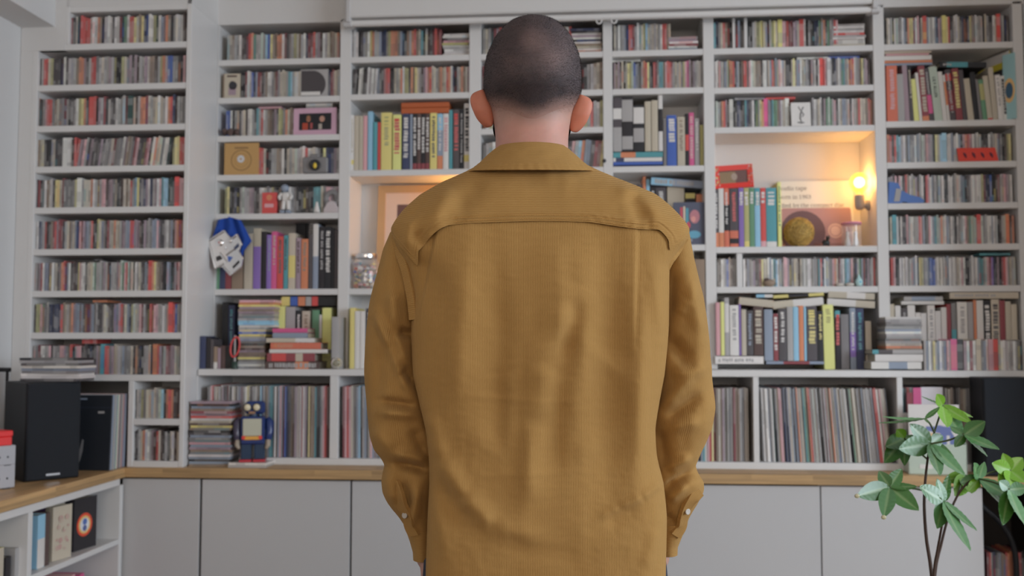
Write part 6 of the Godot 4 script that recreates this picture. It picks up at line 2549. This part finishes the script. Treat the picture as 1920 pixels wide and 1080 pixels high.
func counter_things() -> void:
	var Y := 0.7465
	var b: MB
	var t: Node3D
	var a := PY(46, 905, Y)
	var c := PY(149.5, 895, Y)
	speaker("black loudspeaker on the worktop wing with a stack of CDs on top", a, c, speaker_top() - Y, 0.24, true)
	var z := 0.16
	a = PY(1847, 886, Y)
	a.z = 0.318
	a.x = P(1847, 880, 0.318).x
	c = Vector3(a.x + 0.21, Y, 0.318)
	speaker("large dark loudspeaker on the worktop past the plant, in front of the records", a, c, P(1847, 708, 0.318).y - Y, 0.125, false)
	# two silver boxes of hi-fi and the red box on them, at the wall end of the wing
	var fx := PY(28, 915, Y)
	var y0 := Y
	var zz := fx.z
	for i in 2:
		var yt := PX(28, [868, 833][i], fx.x).y
		var yb := PX(28, [912, 872][i], fx.x).y
		if i == 0:
			yb = Y
		t = thing("amplifier", ["flat silver hi-fi box standing on the worktop wing, lower of two", "flat silver hi-fi box stacked on the other one, under the red box"][i], "amplifier", Vector3(fx.x, yb, zz))
		t.rotation.y = deg_to_rad(60)
		b = MB.new()
		b.col = Color(0.47, 0.47, 0.50)
		b.box(Vector3(-0.125, (yt - yb) / 2, -0.10), Vector3(0.25, yt - yb - 0.006, 0.2), 0.003)
		obj("case", b, M.satin, t)
		for k in 3:
			b = MB.new()
			b.col = Color(0.08, 0.08, 0.09)
			b.ball(Vector3(-0.03 - 0.03 * k, (yt - yb) * 0.42, 0.001), Vector3(0.004, 0.004, 0.003), 10)
			obj("button", b, M.satin, t)
		for s in [-0.22, -0.03]:
			b = MB.new()
			b.col = Color(0.05, 0.05, 0.05)
			b.box(Vector3(s, 0.0015, -0.05), Vector3(0.025, 0.003, 0.1), 0.0)
			obj("foot", b, M.card, t)
		y0 = yt
	var ry := PX(25, 806, fx.x).y
	t = thing("red_box", "bright red flat box lying on top of the silver hi-fi boxes", "box", Vector3(fx.x, y0 - 0.003, zz))
	t.rotation.y = deg_to_rad(60)
	b = MB.new()
	b.col = lin(200, 40, 40, 2.0)
	b.box(Vector3(-0.122, (ry - y0) * 0.3, -0.09), Vector3(0.22, (ry - y0) * 0.6, 0.17), 0.003)
	obj("box", b, M.satin, t)
	b = MB.new()
	b.col = lin(190, 38, 38, 2.0)
	b.box(Vector3(-0.122, (ry - y0) * 0.8, -0.09), Vector3(0.224, (ry - y0) * 0.4, 0.174), 0.003)
	obj("lid", b, M.satin, t)
	# slim black lamp stand behind them
	t = thing("desk_lamp", "slim black desk lamp with a short arm, behind the red box", "lamp", Vector3(PX(8, 880, -2.42).x, Y, 0.50))
	var tp := P(12, 695, 0.50)
	b = MB.new()
	b.lathe([Vector2(0, 0.012), Vector2(0.05, 0.012), Vector2(0.055, 0.008), Vector2(0.055, 0), Vector2(0, 0)], 24)
	obj("base", b, M.speaker_body, t)
	b = MB.new()
	b.tube([Vector3(0, 0.01, 0), Vector3(0, tp.y - Y, 0)], [0.006, 0.006], 10)
	obj("pole", b, M.speaker_body, t)
	b = MB.new()
	b.tube([Vector3(-0.05, tp.y - Y + 0.004, 0), Vector3(0.012, tp.y - Y + 0.004, 0)], [0.009, 0.009], 12)
	obj("arm", b, M.speaker_body, t)
	# records leaning in the corner behind the loudspeaker, faces to the room
	for i in 14:
		var zr := 0.425 - i * 0.0125
		var ch := "kxsxipgsohxkbk"[i]
		t = thing("record_sleeve", "%s record sleeve, %s from the front of the corner pile by the loudspeaker" % ["black" if i == 0 else NAMES[ch], ordinal(i + 1)], "record", Vector3(-2.162 + rng.randf_range(-0.004, 0.004) - (0.006 if i == 0 else 0.0), Y, zr), "records in the corner pile")
		t.rotation.x = deg_to_rad(-2.5)
		b = MB.new()
		b.col = Color(0.012, 0.016, 0.026) if i == 0 else colr(ch, 0.1)
		b.box(Vector3(0, 0.1575, 0), Vector3(0.315, 0.315, 0.0085), 0.001)
		obj("sleeve", b, M.card, t)
		if i == 0:
			b = MB.new()
			patch(b, 0.018, 0.295, 0.05, 0.302, 0.0046, colr("x"))
			patch(b, 0.10, 0.238, 0.128, 0.247, 0.0046, colr("s"))
			patch(b, -0.15, 0.262, 0.157, 0.2635, 0.0046, colr("v") * 0.6)
			b.col = colr("g")
			b.prism(PackedVector2Array([Vector2(-0.01, 0.0), Vector2(0.012, 0.03), Vector2(0.026, 0.085), Vector2(0.036, 0.130), Vector2(0.043, 0.126), Vector2(0.040, 0.08), Vector2(0.030, 0.04), Vector2(0.016, 0.01)]), 0.0043, 0.0047)
			obj("print", b, M.card, t)
	wing_books()
	robot()
	# file box with magazines, white box and cards, in the bay by the plant
	var p0 := P(1706, 890, 0.285)
	var p1 := P(1812, 890, 0.285)
	var w := p1.x - p0.x
	t = thing("magazine_file", "pale sage green magazine file full of magazines, behind the plant's leaves", "file box", Vector3((p0.x + p1.x) / 2, Y, 0.285))
	t.rotation.y = deg_to_rad(-7)
	var hf := P(1750, 833, 0.285).y - Y
	b = MB.new()
	b.col = lin(150, 160, 148, 1.8)
	b.box(Vector3(0, hf / 2, -0.0015), Vector3(w, hf, 0.003), 0.0005)
	for s in [-1.0, 1.0]:
		b.xf = Transform3D(Basis(Vector3(0, 1, 0), PI / 2), Vector3(s * (w / 2 - 0.0015), 0, 0))
		b.prism(PackedVector2Array([Vector2(0, 0), Vector2(0.10, 0), Vector2(0.10, hf + 0.05), Vector2(0.05, hf + 0.03), Vector2(0, hf)]), -0.0015, 0.0015)
	b.xf = Transform3D()
	b.box(Vector3(0, (hf + 0.05) / 2, -0.0985), Vector3(w, hf + 0.05, 0.003), 0.0005)
	b.box(Vector3(0, 0.0015, -0.05), Vector3(w, 0.003, 0.1), 0.0)
	obj("box", b, M.satin, t)
	b = MB.new()
	b.col = colr("w")
	b.box(Vector3(-w * 0.2, 0.032, 0.0008), Vector3(0.05, 0.018, 0.001), 0.0)
	obj("label_plate", b, M.card, t)
	var mags := [["white magazine with a blue and orange cover, front of the file box", "w", 0.0, 1], ["blue grey magazine behind the white one in the file box", "x", -0.02, 0], ["cream magazine at the back of the file box", "c", -0.045, 0]]
	for i in 3:
		var q = mags[i]
		var hm := P(1750, 760 + i * 6, 0.25).y - Y
		t = thing("magazine", q[0], "magazine", Vector3((p0.x + p1.x) / 2 - 0.004 + i * 0.008, Y + 0.004, 0.268 + q[2]), "magazines in the file box")
		t.rotation = Vector3(deg_to_rad(-2.0), deg_to_rad(-7), 0)
		obj("pages", panel(w * 0.88, hm, 0.006, colr(q[1])), M.card, t)
		if q[3]:
			b = MB.new()
			var ww := w * 0.88
			patch(b, -ww * 0.16, hm * 0.62, ww * 0.42, hm * 0.68, 0.0005, lin(86, 96, 136, 1.9))
			b.col = lin(86, 96, 136, 1.9)
			b.prism(PackedVector2Array([Vector2(-ww * 0.16, hm * 0.62), Vector2(ww * 0.1, hm * 0.70), Vector2(ww * 0.30, hm * 0.66), Vector2(ww * 0.44, hm * 0.46), Vector2(ww * 0.46, 0.06), Vector2(ww * 0.2, 0.06), Vector2(ww * 0.12, hm * 0.58)]), 0.0, 0.0008)
			patch(b, -ww * 0.08, hm * 0.46, ww * 0.10, hm * 0.58, 0.0006, lin(196, 150, 110, 1.9))
			patch(b, ww * 0.24, 0.06, ww * 0.30, hm * 0.55, 0.0012, colr("w"))
			obj("cover_print", b, M.card, t)
	var q0 := P(1697, 776, 0.20)
	var q1 := P(1768, 776, 0.20)
	t = thing("white_box", "white card box holding pink and printed cards, above the magazine file", "box", Vector3((q0.x + q1.x) / 2, 0.7765, 0.165))
	b = MB.new()
	b.col = colr("w")
	b.box(Vector3(0, (q0.y - 0.7765) / 2, -0.02), Vector3(q1.x - q0.x, q0.y - 0.7765, 0.05), 0.001)
	obj("box", b, M.card, t)
	var cards := [["pink card standing in the white box", "q", 0.0, 727, 1711, 1726], ["white printed card standing in the white box", "p", -0.012, 726, 1727, 1768], ["small dark red card at the corner of the white box", "m", 0.0, 736, 1699, 1710]]
	for q in cards:
		var s0 := P(q[4], q[3], 0.15)
		var s1 := P(q[5], q[3], 0.15)
		b = MB.new()
		b.col = colr(q[1]) if q[1] != "p" else lin(196, 176, 190, 1.9)
		b.box(Vector3(0, (s0.y - q0.y) / 2, 0), Vector3(s1.x - s0.x, s0.y - q0.y, 0.003), 0.0005)
		single("card", b, M.card, Vector3((s0.x + s1.x) / 2, q0.y + 0.0003, 0.155 + q[2]), q[0], "card")
	# black cable arching in the gap past the last cabinet, and CDs on the low shelf there
	b = MB.new()
	var pth := []
	var rr := []
	for q in [[1838, 945, 0.20], [1850, 957, 0.2], [1866, 970, 0.2], [1882, 988, 0.2], [1895, 1010, 0.2], [1903, 1036, 0.2], [1906, 1070, 0.2], [1906, 1110, 0.2]]:
		pth.append(P(q[0], q[1], q[2]))
		rr.append(0.0115)
	var sm := []
	var sr := []
	for i in 36:
		var f := i / 35.0 * (pth.size() - 1)
		var k := mini(int(f), pth.size() - 2)
		sm.append((pth[k] as Vector3).cubic_interpolate(pth[k + 1], pth[maxi(k - 1, 0)], pth[mini(k + 2, pth.size() - 1)], f - k))
		sr.append(0.0115)
	b.tube(sm, sr, 12)
	var base: Vector3 = sm[35]
	single("black_hose", b, M.speaker_body, Vector3.ZERO, "thick black hose curving down in the dark gap past the last cabinet", "hose")
	var yl := P(1880, 1092, 0.15).y
	t = thing("low_shelf", "low shelf board in the dark gap past the last cabinet, holding a row of CDs", "shelf", Vector3((1.62 + XR) / 2, yl, 0.0))
	boards(t, "shelf", [[P(1843, 1000, 0.31).x + 0.003, XR - 0.002, yl - 0.02, yl]], ZB + 0.02, 0.2, M.board)
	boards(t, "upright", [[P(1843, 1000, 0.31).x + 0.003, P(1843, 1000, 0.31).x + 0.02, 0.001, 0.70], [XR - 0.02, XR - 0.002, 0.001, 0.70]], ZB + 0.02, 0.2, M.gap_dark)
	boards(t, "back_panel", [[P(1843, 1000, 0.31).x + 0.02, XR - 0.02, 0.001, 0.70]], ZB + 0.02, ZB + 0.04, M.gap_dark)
	cd_row("G", 1, 1852, 1925, 1090, 0.17, "mrsvkgxbbroOddrmkk", false, 0, 0, 1, yl)


func wing_books() -> void:
	# books on the open shelf under the wing: they stand side by side along the wall, spines to the room
	var fx := -2.02
	var ysh: float = PX(150, 1041, -1.99).y
	var list := [["light blue book with a pale wave, nearest the divider under the worktop wing", 84, 70, 935, "a", 0.0], ["dark brown book with a red edge under the worktop wing", 92, 84, 935, "n", 0.0], ["worn cream book with a stained cover standing askew under the worktop wing", 122, 93, 935, "c", 14.0], ["purple-blue book with white pages under the worktop wing", 131, 123, 935, "z", 0.0], ["black book with an orange eye-like ring on its cover, under the worktop wing", 186, 137, 925, "k", 24.0]]
	for q in list:
		var near := PX(q[2], 1040, fx)
		var far := PX(q[1], 1040, fx)
		var zc: float = (near.z + far.z) / 2
		var w: float = absf(near.z - far.z) - 0.001
		var top := PX((q[1] + q[2]) / 2.0, q[3] + (float(q[2]) - 135.0) * -0.25, fx).y
		var t := thing("book", q[0], "book", Vector3(fx, ysh + 0.001, zc), "books under the worktop wing")
		var h: float = clampf(top - ysh, 0.15, 0.195)
		if q[5] > 0.0:
			# spine to the camera, front cover to the room
			var wt := 0.044 if q[5] > 20 else 0.036
			var zs := PX(148.0 if q[5] > 20 else 104.0, 1040, fx).z
			t.position = Vector3(fx - (0.045 if q[5] > 20 else 0.03), ysh + 0.001, zs)
			t.rotation.y = deg_to_rad(-9.0 if q[5] > 20 else -13.0)
			var dd := 0.14 if q[5] > 20 else 0.10
			book_parts(t, Transform3D(), wt, h + 0.01, dd, colr(q[4]), [])
			var b := MB.new()
			var zf := wt / 2 + 0.0008
			b.xf = Transform3D(Basis(Vector3(0, 1, 0), PI / 2), Vector3(0, 0, -dd / 2))
			if q[5] > 20:
				disc(b, Vector2(-0.005, h * 0.5), 0.047, zf, lin(190, 66, 44, 1.9))
				disc(b, Vector2(-0.005, h * 0.5), 0.036, zf + 0.0004, lin(220, 150, 96, 1.9))
				disc(b, Vector2(-0.005, h * 0.5), 0.027, zf + 0.0008, lin(176, 176, 180, 1.9))
				disc(b, Vector2(-0.005, h * 0.56), 0.013, zf + 0.0012, lin(70, 90, 140, 1.9))
				disc(b, Vector2(-0.005, h * 0.43), 0.012, zf + 0.0012, lin(70, 80, 120, 1.9))
			else:
				for i in 16:
					disc(b, Vector2(rng.randf_range(-0.03, 0.03), rng.randf_range(0.03, h - 0.03)), rng.randf_range(0.004, 0.012), zf + 0.0002 * i, lin(150, 118, 112, 1.9).lerp(colr("c"), rng.randf()))
			obj("cover_print", b, M.card, t)
		else:
			t.rotation.y = PI / 2
			book_parts(t, Transform3D(), w, h, 0.14, colr(q[4]), ["b0-55w"] if q[4] == "a" else [])
	# the row below and the nearer compartment
	var ylow := 0.0855
	var i := 0
	for q in [["v", 0.026], ["u", 0.03], ["k", 0.022], ["x", 0.018], ["v", 0.026], ["o", 0.024], ["c", 0.022], ["p", 0.02], ["k", 0.016], ["q", 0.026]]:
		i += 1
		var t := thing("book", "%s book, %s from the camera end on the bottom shelf under the worktop wing" % [NAMES[q[0]], ordinal(i)], "book", Vector3(fx, ylow + 0.0005, 0.93 - i * 0.0335), "books on the wing's bottom shelf")
		t.rotation.y = PI / 2
		book_parts(t, Transform3D(), q[1] + 0.005, 0.262 + 0.012 * (i % 3), 0.18, colr(q[0]), ["tw"] if i % 2 else [])
	i = 0
	for q in [["l", 0.05, 0.30, "b0-100c"], ["k", 0.03, 0.26, ""], ["s", 0.024, 0.28, "b0-30j"]]:
		i += 1
		var zz := 1.20 - i * 0.052
		var t := thing("book", ["tall pale olive book in the nearest compartment under the worktop wing", "black book in the nearest compartment under the worktop wing", "pale grey book with a lime green foot under the worktop wing"][i - 1], "book", Vector3(fx, 0.2752 + 0.0005, zz), "books in the wing's nearest compartment")
		t.rotation.y = PI / 2
		book_parts(t, Transform3D(), q[1], q[2], 0.19, colr(q[0]), [q[3]] if q[3] else [])


func robot() -> void:
	var z := 0.235
	var yb: float = 0.746 + 0.0104 * 2 + 0.0012
	var o := P(474, 862, z)
	var t := thing("tin_robot", "blue tin toy robot with big round eyes and a screen on its chest", "toy robot", Vector3(o.x, yb, z))
	t.rotation.y = deg_to_rad(14)
	var navy := lin(40, 56, 104, 1.25)
	var dk := lin(40, 58, 82, 1.3)
	var k := 0.00232
	var b := MB.new()
	b.col = navy
	b.box(Vector3(0, 58 * k, -0.01), Vector3(44 * k, 52 * k, 0.075), 0.006)
	obj("torso", b, M.gloss, t)
	b = MB.new()
	b.col = lin(150, 148, 132, 1.9)
	b.box(Vector3(-1 * k, 64 * k, 0.029), Vector3(34 * k, 32 * k, 0.006), 0.004)
	obj("chest_screen", b, M.gloss, t)
	b = MB.new()
	b.col = lin(196, 130, 60, 1.9)
	b.box(Vector3(-1 * k, 44 * k, 0.030), Vector3(30 * k, 7 * k, 0.006), 0.003)
	b.col = lin(190, 60, 50, 1.9)
	for s in [-1.0, 1.0]:
		b.box(Vector3(-1 * k + s * 15 * k, 45 * k, 0.031), Vector3(7 * k, 7 * k, 0.007), 0.003)
	obj("grille", b, M.gloss, t)
	b = MB.new()
	b.col = navy
	b.box(Vector3(3 * k, 100 * k, -0.012), Vector3(36 * k, 24 * k, 0.06), 0.010)
	obj("head", b, M.gloss, t)
	b = MB.new()
	b.col = dk
	b.lathe([Vector2(0.018, 80 * k), Vector2(0.018, 90 * k)], 18)
	obj("neck", b, M.satin, t)
	for s in [-1.0, 1.0]:
		b = MB.new()
		b.col = lin(176, 166, 140, 1.9)
		b.ball(Vector3(-2 * k + s * 8.4 * k, 101 * k, 0.020), Vector3(6.6 * k, 6.8 * k, 0.010), 18)
		var e := obj("eye", b, M.gloss, t)
		b = MB.new()
		b.col = Color(0.03, 0.03, 0.04)
		b.xf = Transform3D(Basis(Vector3(1, 0, 0), PI / 2), Vector3(-2 * k + s * 8.4 * k, 101 * k, 0.018))
		b.lathe([Vector2(6.4 * k, 0), Vector2(7.6 * k, 0), Vector2(7.6 * k, 0.006), Vector2(6.4 * k, 0.006), Vector2(6.4 * k, 0)], 20)
		obj("eye_rim", b, M.satin, e)
		b = MB.new()
		b.col = navy if s > 0 else lin(56, 52, 66, 1.9)
		b.tube([Vector3(s * 25 * k, 80 * k, -0.01), Vector3(s * 29 * k, 72 * k, -0.008), Vector3(s * 30 * k, 55 * k, 0.0), Vector3(s * 28 * k, 40 * k, 0.012)], [0.012, 0.019, 0.017, 0.014], 14)
		var ar := obj("arm", b, M.gloss, t)
		b = MB.new()
		b.col = lin(130, 118, 104, 1.9)
		b.tube([Vector3(s * 28 * k, 40 * k, 0.012), Vector3(s * 28 * k, 30 * k, 0.018), Vector3(s * 24 * k, 24 * k, 0.022)], [0.011, 0.011, 0.006], 12)
		obj("claw", b, M.satin, ar)
		b = MB.new()
		b.col = dk
		b.box(Vector3(s * 12 * k, 20 * k, -0.008), Vector3(19 * k, 32 * k, 0.055), 0.004)
		var lg := obj("leg", b, M.gloss, t)
		b = MB.new()
		b.col = lin(150, 48, 56, 1.9)
		b.box(Vector3(s * 12.5 * k, 2.4 * k, 0.0), Vector3(23 * k, 4.8 * k, 0.085), 0.003)
		obj("foot", b, M.gloss, lg)
	b = MB.new()
	b.col = lin(120, 88, 66, 1.9)
	b.box(Vector3(-2 * k, 91 * k, 0.019), Vector3(12 * k, 5 * k, 0.004), 0.0015)
	obj("mouth", b, M.satin, t)


# ---------------------------------------------------------------- the plant
func leaf_mesh(b: MB, a: Vector3, tip: Vector3, w: float, face: Vector3, droop: float, c: Color) -> void:
	var L := (tip - a)
	var ax := L.normalized()
	var side := ax.cross(face).normalized()
	var nn := side.cross(ax).normalized()
	var rows := []
	var cols := []
	var vein := c.lerp(Color(0.42, 0.5, 0.25), 0.35)
	for i in 15:
		var u := i / 14.0
		var wd := w * pow(sin(PI * pow(u, 0.85)), 0.8) * (1.0 - 0.12 * u) + 0.0008
		var p := a + L * u - nn * (droop * (u * u - u) * -1.0) * L.length()
		var line := PackedVector3Array()
		var cl := PackedColorArray()
		for j in 9:
			var v := -1.0 + j / 4.0
			var fold := 0.16 * absf(v) * wd + 0.0007 * sin(u * 40.0 + absf(v) * 3.0) * absf(v)
			line.append(p + side * v * wd + nn * (fold - 0.02 * wd * v * v))
			cl.append(vein if j == 4 else c.lerp(c * 0.92, 0.5 + 0.5 * sin(u * 44.0 - absf(v) * 5.0)))
		rows.append(line)
		cols.append(cl)
	b.grid(rows, false, 1.0, cols)

func plant() -> void:
	var m := mat("leaf", 0.34, Color.WHITE, true)
	m.backlight_enabled = true
	m.backlight = Color(0.35, 0.45, 0.12)
	m.clearcoat_enabled = true
	m.clearcoat = 0.6
	m.clearcoat_roughness = 0.3
	mat("stem", 0.7, Color.WHITE, true)
	var D := 2.2
	var root := PD(1750, 1080, D)
	root.y = 0.0
	var t := thing("potted_plant", "tall potted plant with hand-shaped green leaves in front of the cabinets", "plant", root)
	var b := MB.new()
	b.col = Color(0.42, 0.40, 0.38)
	b.lathe([Vector2(0, 0), Vector2(0.125, 0), Vector2(0.13, 0.01), Vector2(0.165, 0.34), Vector2(0.168, 0.36), Vector2(0.156, 0.36), Vector2(0.152, 0.32)], 40)
	obj("pot", b, M.satin, t)
	b = MB.new()
	b.col = Color(0.05, 0.035, 0.025)
	b.lathe([Vector2(0, 0.335), Vector2(0.08, 0.333), Vector2(0.154, 0.325)], 30)
	obj("soil", b, M.card, t)
	var L := func(px, py, d): return PD(px, py, d) - root
	var bark := Color(0.075, 0.045, 0.032)
	var green := Color(0.09, 0.12, 0.05)
	var stems := [
		[[1752, 1200, 2.2], [1747, 1080, 2.2], [1737, 1010, 2.2], [1733, 950, 2.2], [1735, 900, 2.2], [1741, 850, 2.2], [1746, 832, 2.2]],
		[[1752, 1200, 2.21], [1753, 1080, 2.21], [1765, 1020, 2.22], [1778, 970, 2.22], [1795, 930, 2.24], [1815, 905, 2.25], [1836, 898, 2.25]],
		[[1751, 1200, 2.19], [1751, 1080, 2.19], [1758, 1030, 2.17], [1766, 985, 2.15], [1771, 940, 2.14]],
		[[1741, 850, 2.2], [1752, 810, 2.22], [1768, 760, 2.24]], [[1740, 862, 2.2], [1720, 845, 2.24], [1696, 822, 2.26]], [[1734, 920, 2.2], [1705, 915, 2.16], [1668, 913, 2.12]],
		[[1746, 832, 2.2], [1780, 825, 2.18], [1808, 813, 2.16]], [[1815, 905, 2.25], [1860, 885, 2.3], [1895, 882, 2.3]], [[1752, 812, 2.22], [1744, 795, 2.2], [1735, 785, 2.2]], [[1795, 930, 2.24], [1803, 905, 2.3], [1812, 892, 2.32]], [[1836, 898, 2.25], [1865, 905, 2.2], [1893, 918, 2.18]]]
	for i in stems.size():
		var pth := []
		var rr := []
		for q in stems[i]:
			pth.append(L.call(q[0], q[1], q[2]))
		if i < 3:
			pth.push_front(Vector3((i - 1) * 0.02, 0.32, 0.0))
		var sm := []
		for k in 25:
			var f := k / 24.0 * (pth.size() - 1)
			var s := mini(int(f), pth.size() - 2)
			sm.append((pth[s] as Vector3).cubic_interpolate(pth[s + 1], pth[maxi(s - 1, 0)], pth[mini(s + 2, pth.size() - 1)], f - s))
			rr.append(lerpf(0.0052 if i == 0 else 0.0036, 0.0022, k / 24.0) if i < 3 else 0.0022)
		b = MB.new()
		b.col = bark if i < 3 else green
		b.tube(sm, rr, 10)
		obj("stem" if i < 3 else "leaf_stalk", b, M.stem, t)
	# leaflets: cluster centre, depth, then tips [px, py, depth offset, half width px, colour, facing]
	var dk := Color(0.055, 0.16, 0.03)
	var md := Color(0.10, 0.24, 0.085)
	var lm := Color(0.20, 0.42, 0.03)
	var up := Vector3(0.25, 0.85, 0.5)
	var fr := Vector3(0.05, 0.35, 1.0)
	var rt := Vector3(0.5, 0.22, 0.85)
	var cl := [
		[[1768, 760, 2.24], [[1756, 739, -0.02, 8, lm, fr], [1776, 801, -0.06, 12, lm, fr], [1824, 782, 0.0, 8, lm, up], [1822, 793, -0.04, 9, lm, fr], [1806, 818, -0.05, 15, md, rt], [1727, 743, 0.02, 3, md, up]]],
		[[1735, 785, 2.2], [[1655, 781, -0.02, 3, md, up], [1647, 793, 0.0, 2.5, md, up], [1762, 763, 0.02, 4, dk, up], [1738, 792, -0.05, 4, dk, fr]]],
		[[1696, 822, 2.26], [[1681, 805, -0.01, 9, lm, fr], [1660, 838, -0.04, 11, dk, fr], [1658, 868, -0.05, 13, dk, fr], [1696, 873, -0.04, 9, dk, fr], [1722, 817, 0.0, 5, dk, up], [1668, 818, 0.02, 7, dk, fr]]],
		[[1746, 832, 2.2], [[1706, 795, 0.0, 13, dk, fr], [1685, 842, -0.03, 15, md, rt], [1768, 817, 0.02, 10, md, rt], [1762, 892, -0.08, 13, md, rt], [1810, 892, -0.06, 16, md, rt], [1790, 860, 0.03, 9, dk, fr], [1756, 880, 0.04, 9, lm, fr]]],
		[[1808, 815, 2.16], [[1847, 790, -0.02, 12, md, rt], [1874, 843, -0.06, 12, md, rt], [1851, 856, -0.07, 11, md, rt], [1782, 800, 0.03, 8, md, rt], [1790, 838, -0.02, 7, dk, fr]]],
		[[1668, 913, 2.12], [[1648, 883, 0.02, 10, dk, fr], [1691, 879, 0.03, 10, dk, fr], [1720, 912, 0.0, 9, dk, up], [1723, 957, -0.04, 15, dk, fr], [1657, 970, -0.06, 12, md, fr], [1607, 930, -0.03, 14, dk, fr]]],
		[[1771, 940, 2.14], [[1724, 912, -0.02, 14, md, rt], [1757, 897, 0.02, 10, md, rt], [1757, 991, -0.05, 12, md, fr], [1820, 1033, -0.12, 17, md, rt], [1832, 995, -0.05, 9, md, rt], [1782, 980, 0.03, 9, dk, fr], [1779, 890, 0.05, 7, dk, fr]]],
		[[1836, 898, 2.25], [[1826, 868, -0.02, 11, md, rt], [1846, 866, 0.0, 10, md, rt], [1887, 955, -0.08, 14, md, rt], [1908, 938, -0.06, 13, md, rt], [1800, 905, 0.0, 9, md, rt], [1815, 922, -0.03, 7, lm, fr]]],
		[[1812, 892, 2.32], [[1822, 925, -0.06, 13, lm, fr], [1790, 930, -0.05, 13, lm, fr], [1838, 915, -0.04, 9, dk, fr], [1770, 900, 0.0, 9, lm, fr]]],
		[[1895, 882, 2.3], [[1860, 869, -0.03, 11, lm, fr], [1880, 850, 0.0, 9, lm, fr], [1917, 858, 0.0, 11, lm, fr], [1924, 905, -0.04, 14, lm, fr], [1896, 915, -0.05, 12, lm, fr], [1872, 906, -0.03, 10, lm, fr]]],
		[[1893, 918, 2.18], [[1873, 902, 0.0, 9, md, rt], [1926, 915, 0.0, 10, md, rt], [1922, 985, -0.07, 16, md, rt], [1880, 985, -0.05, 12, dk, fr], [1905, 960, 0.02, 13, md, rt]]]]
	for g in cl:
		var ce: Vector3 = L.call(g[0][0], g[0][1], g[0][2])
		for q in g[1]:
			b = MB.new()
			var tip: Vector3 = L.call(q[0], q[1], g[0][2] + q[2])
			var f: Vector3 = (q[5] + Vector3(rng.randf_range(-0.2, 0.2), rng.randf_range(-0.15, 0.15), 0)).normalized()
			var k := rng.randf_range(0.85, 1.15)
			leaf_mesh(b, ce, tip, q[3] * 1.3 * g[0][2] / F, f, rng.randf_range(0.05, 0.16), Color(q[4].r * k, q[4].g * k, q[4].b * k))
			obj("leaf", b, m, t)
			var pale: bool = (q[0] in [1607, 1657])
			if pale:
				b = MB.new()
				b.col = Color(0.55, 0.50, 0.30)
				b.ball(tip, Vector3(0.006, 0.005, 0.002), 8)
				obj("dry_tip", b, m, t)
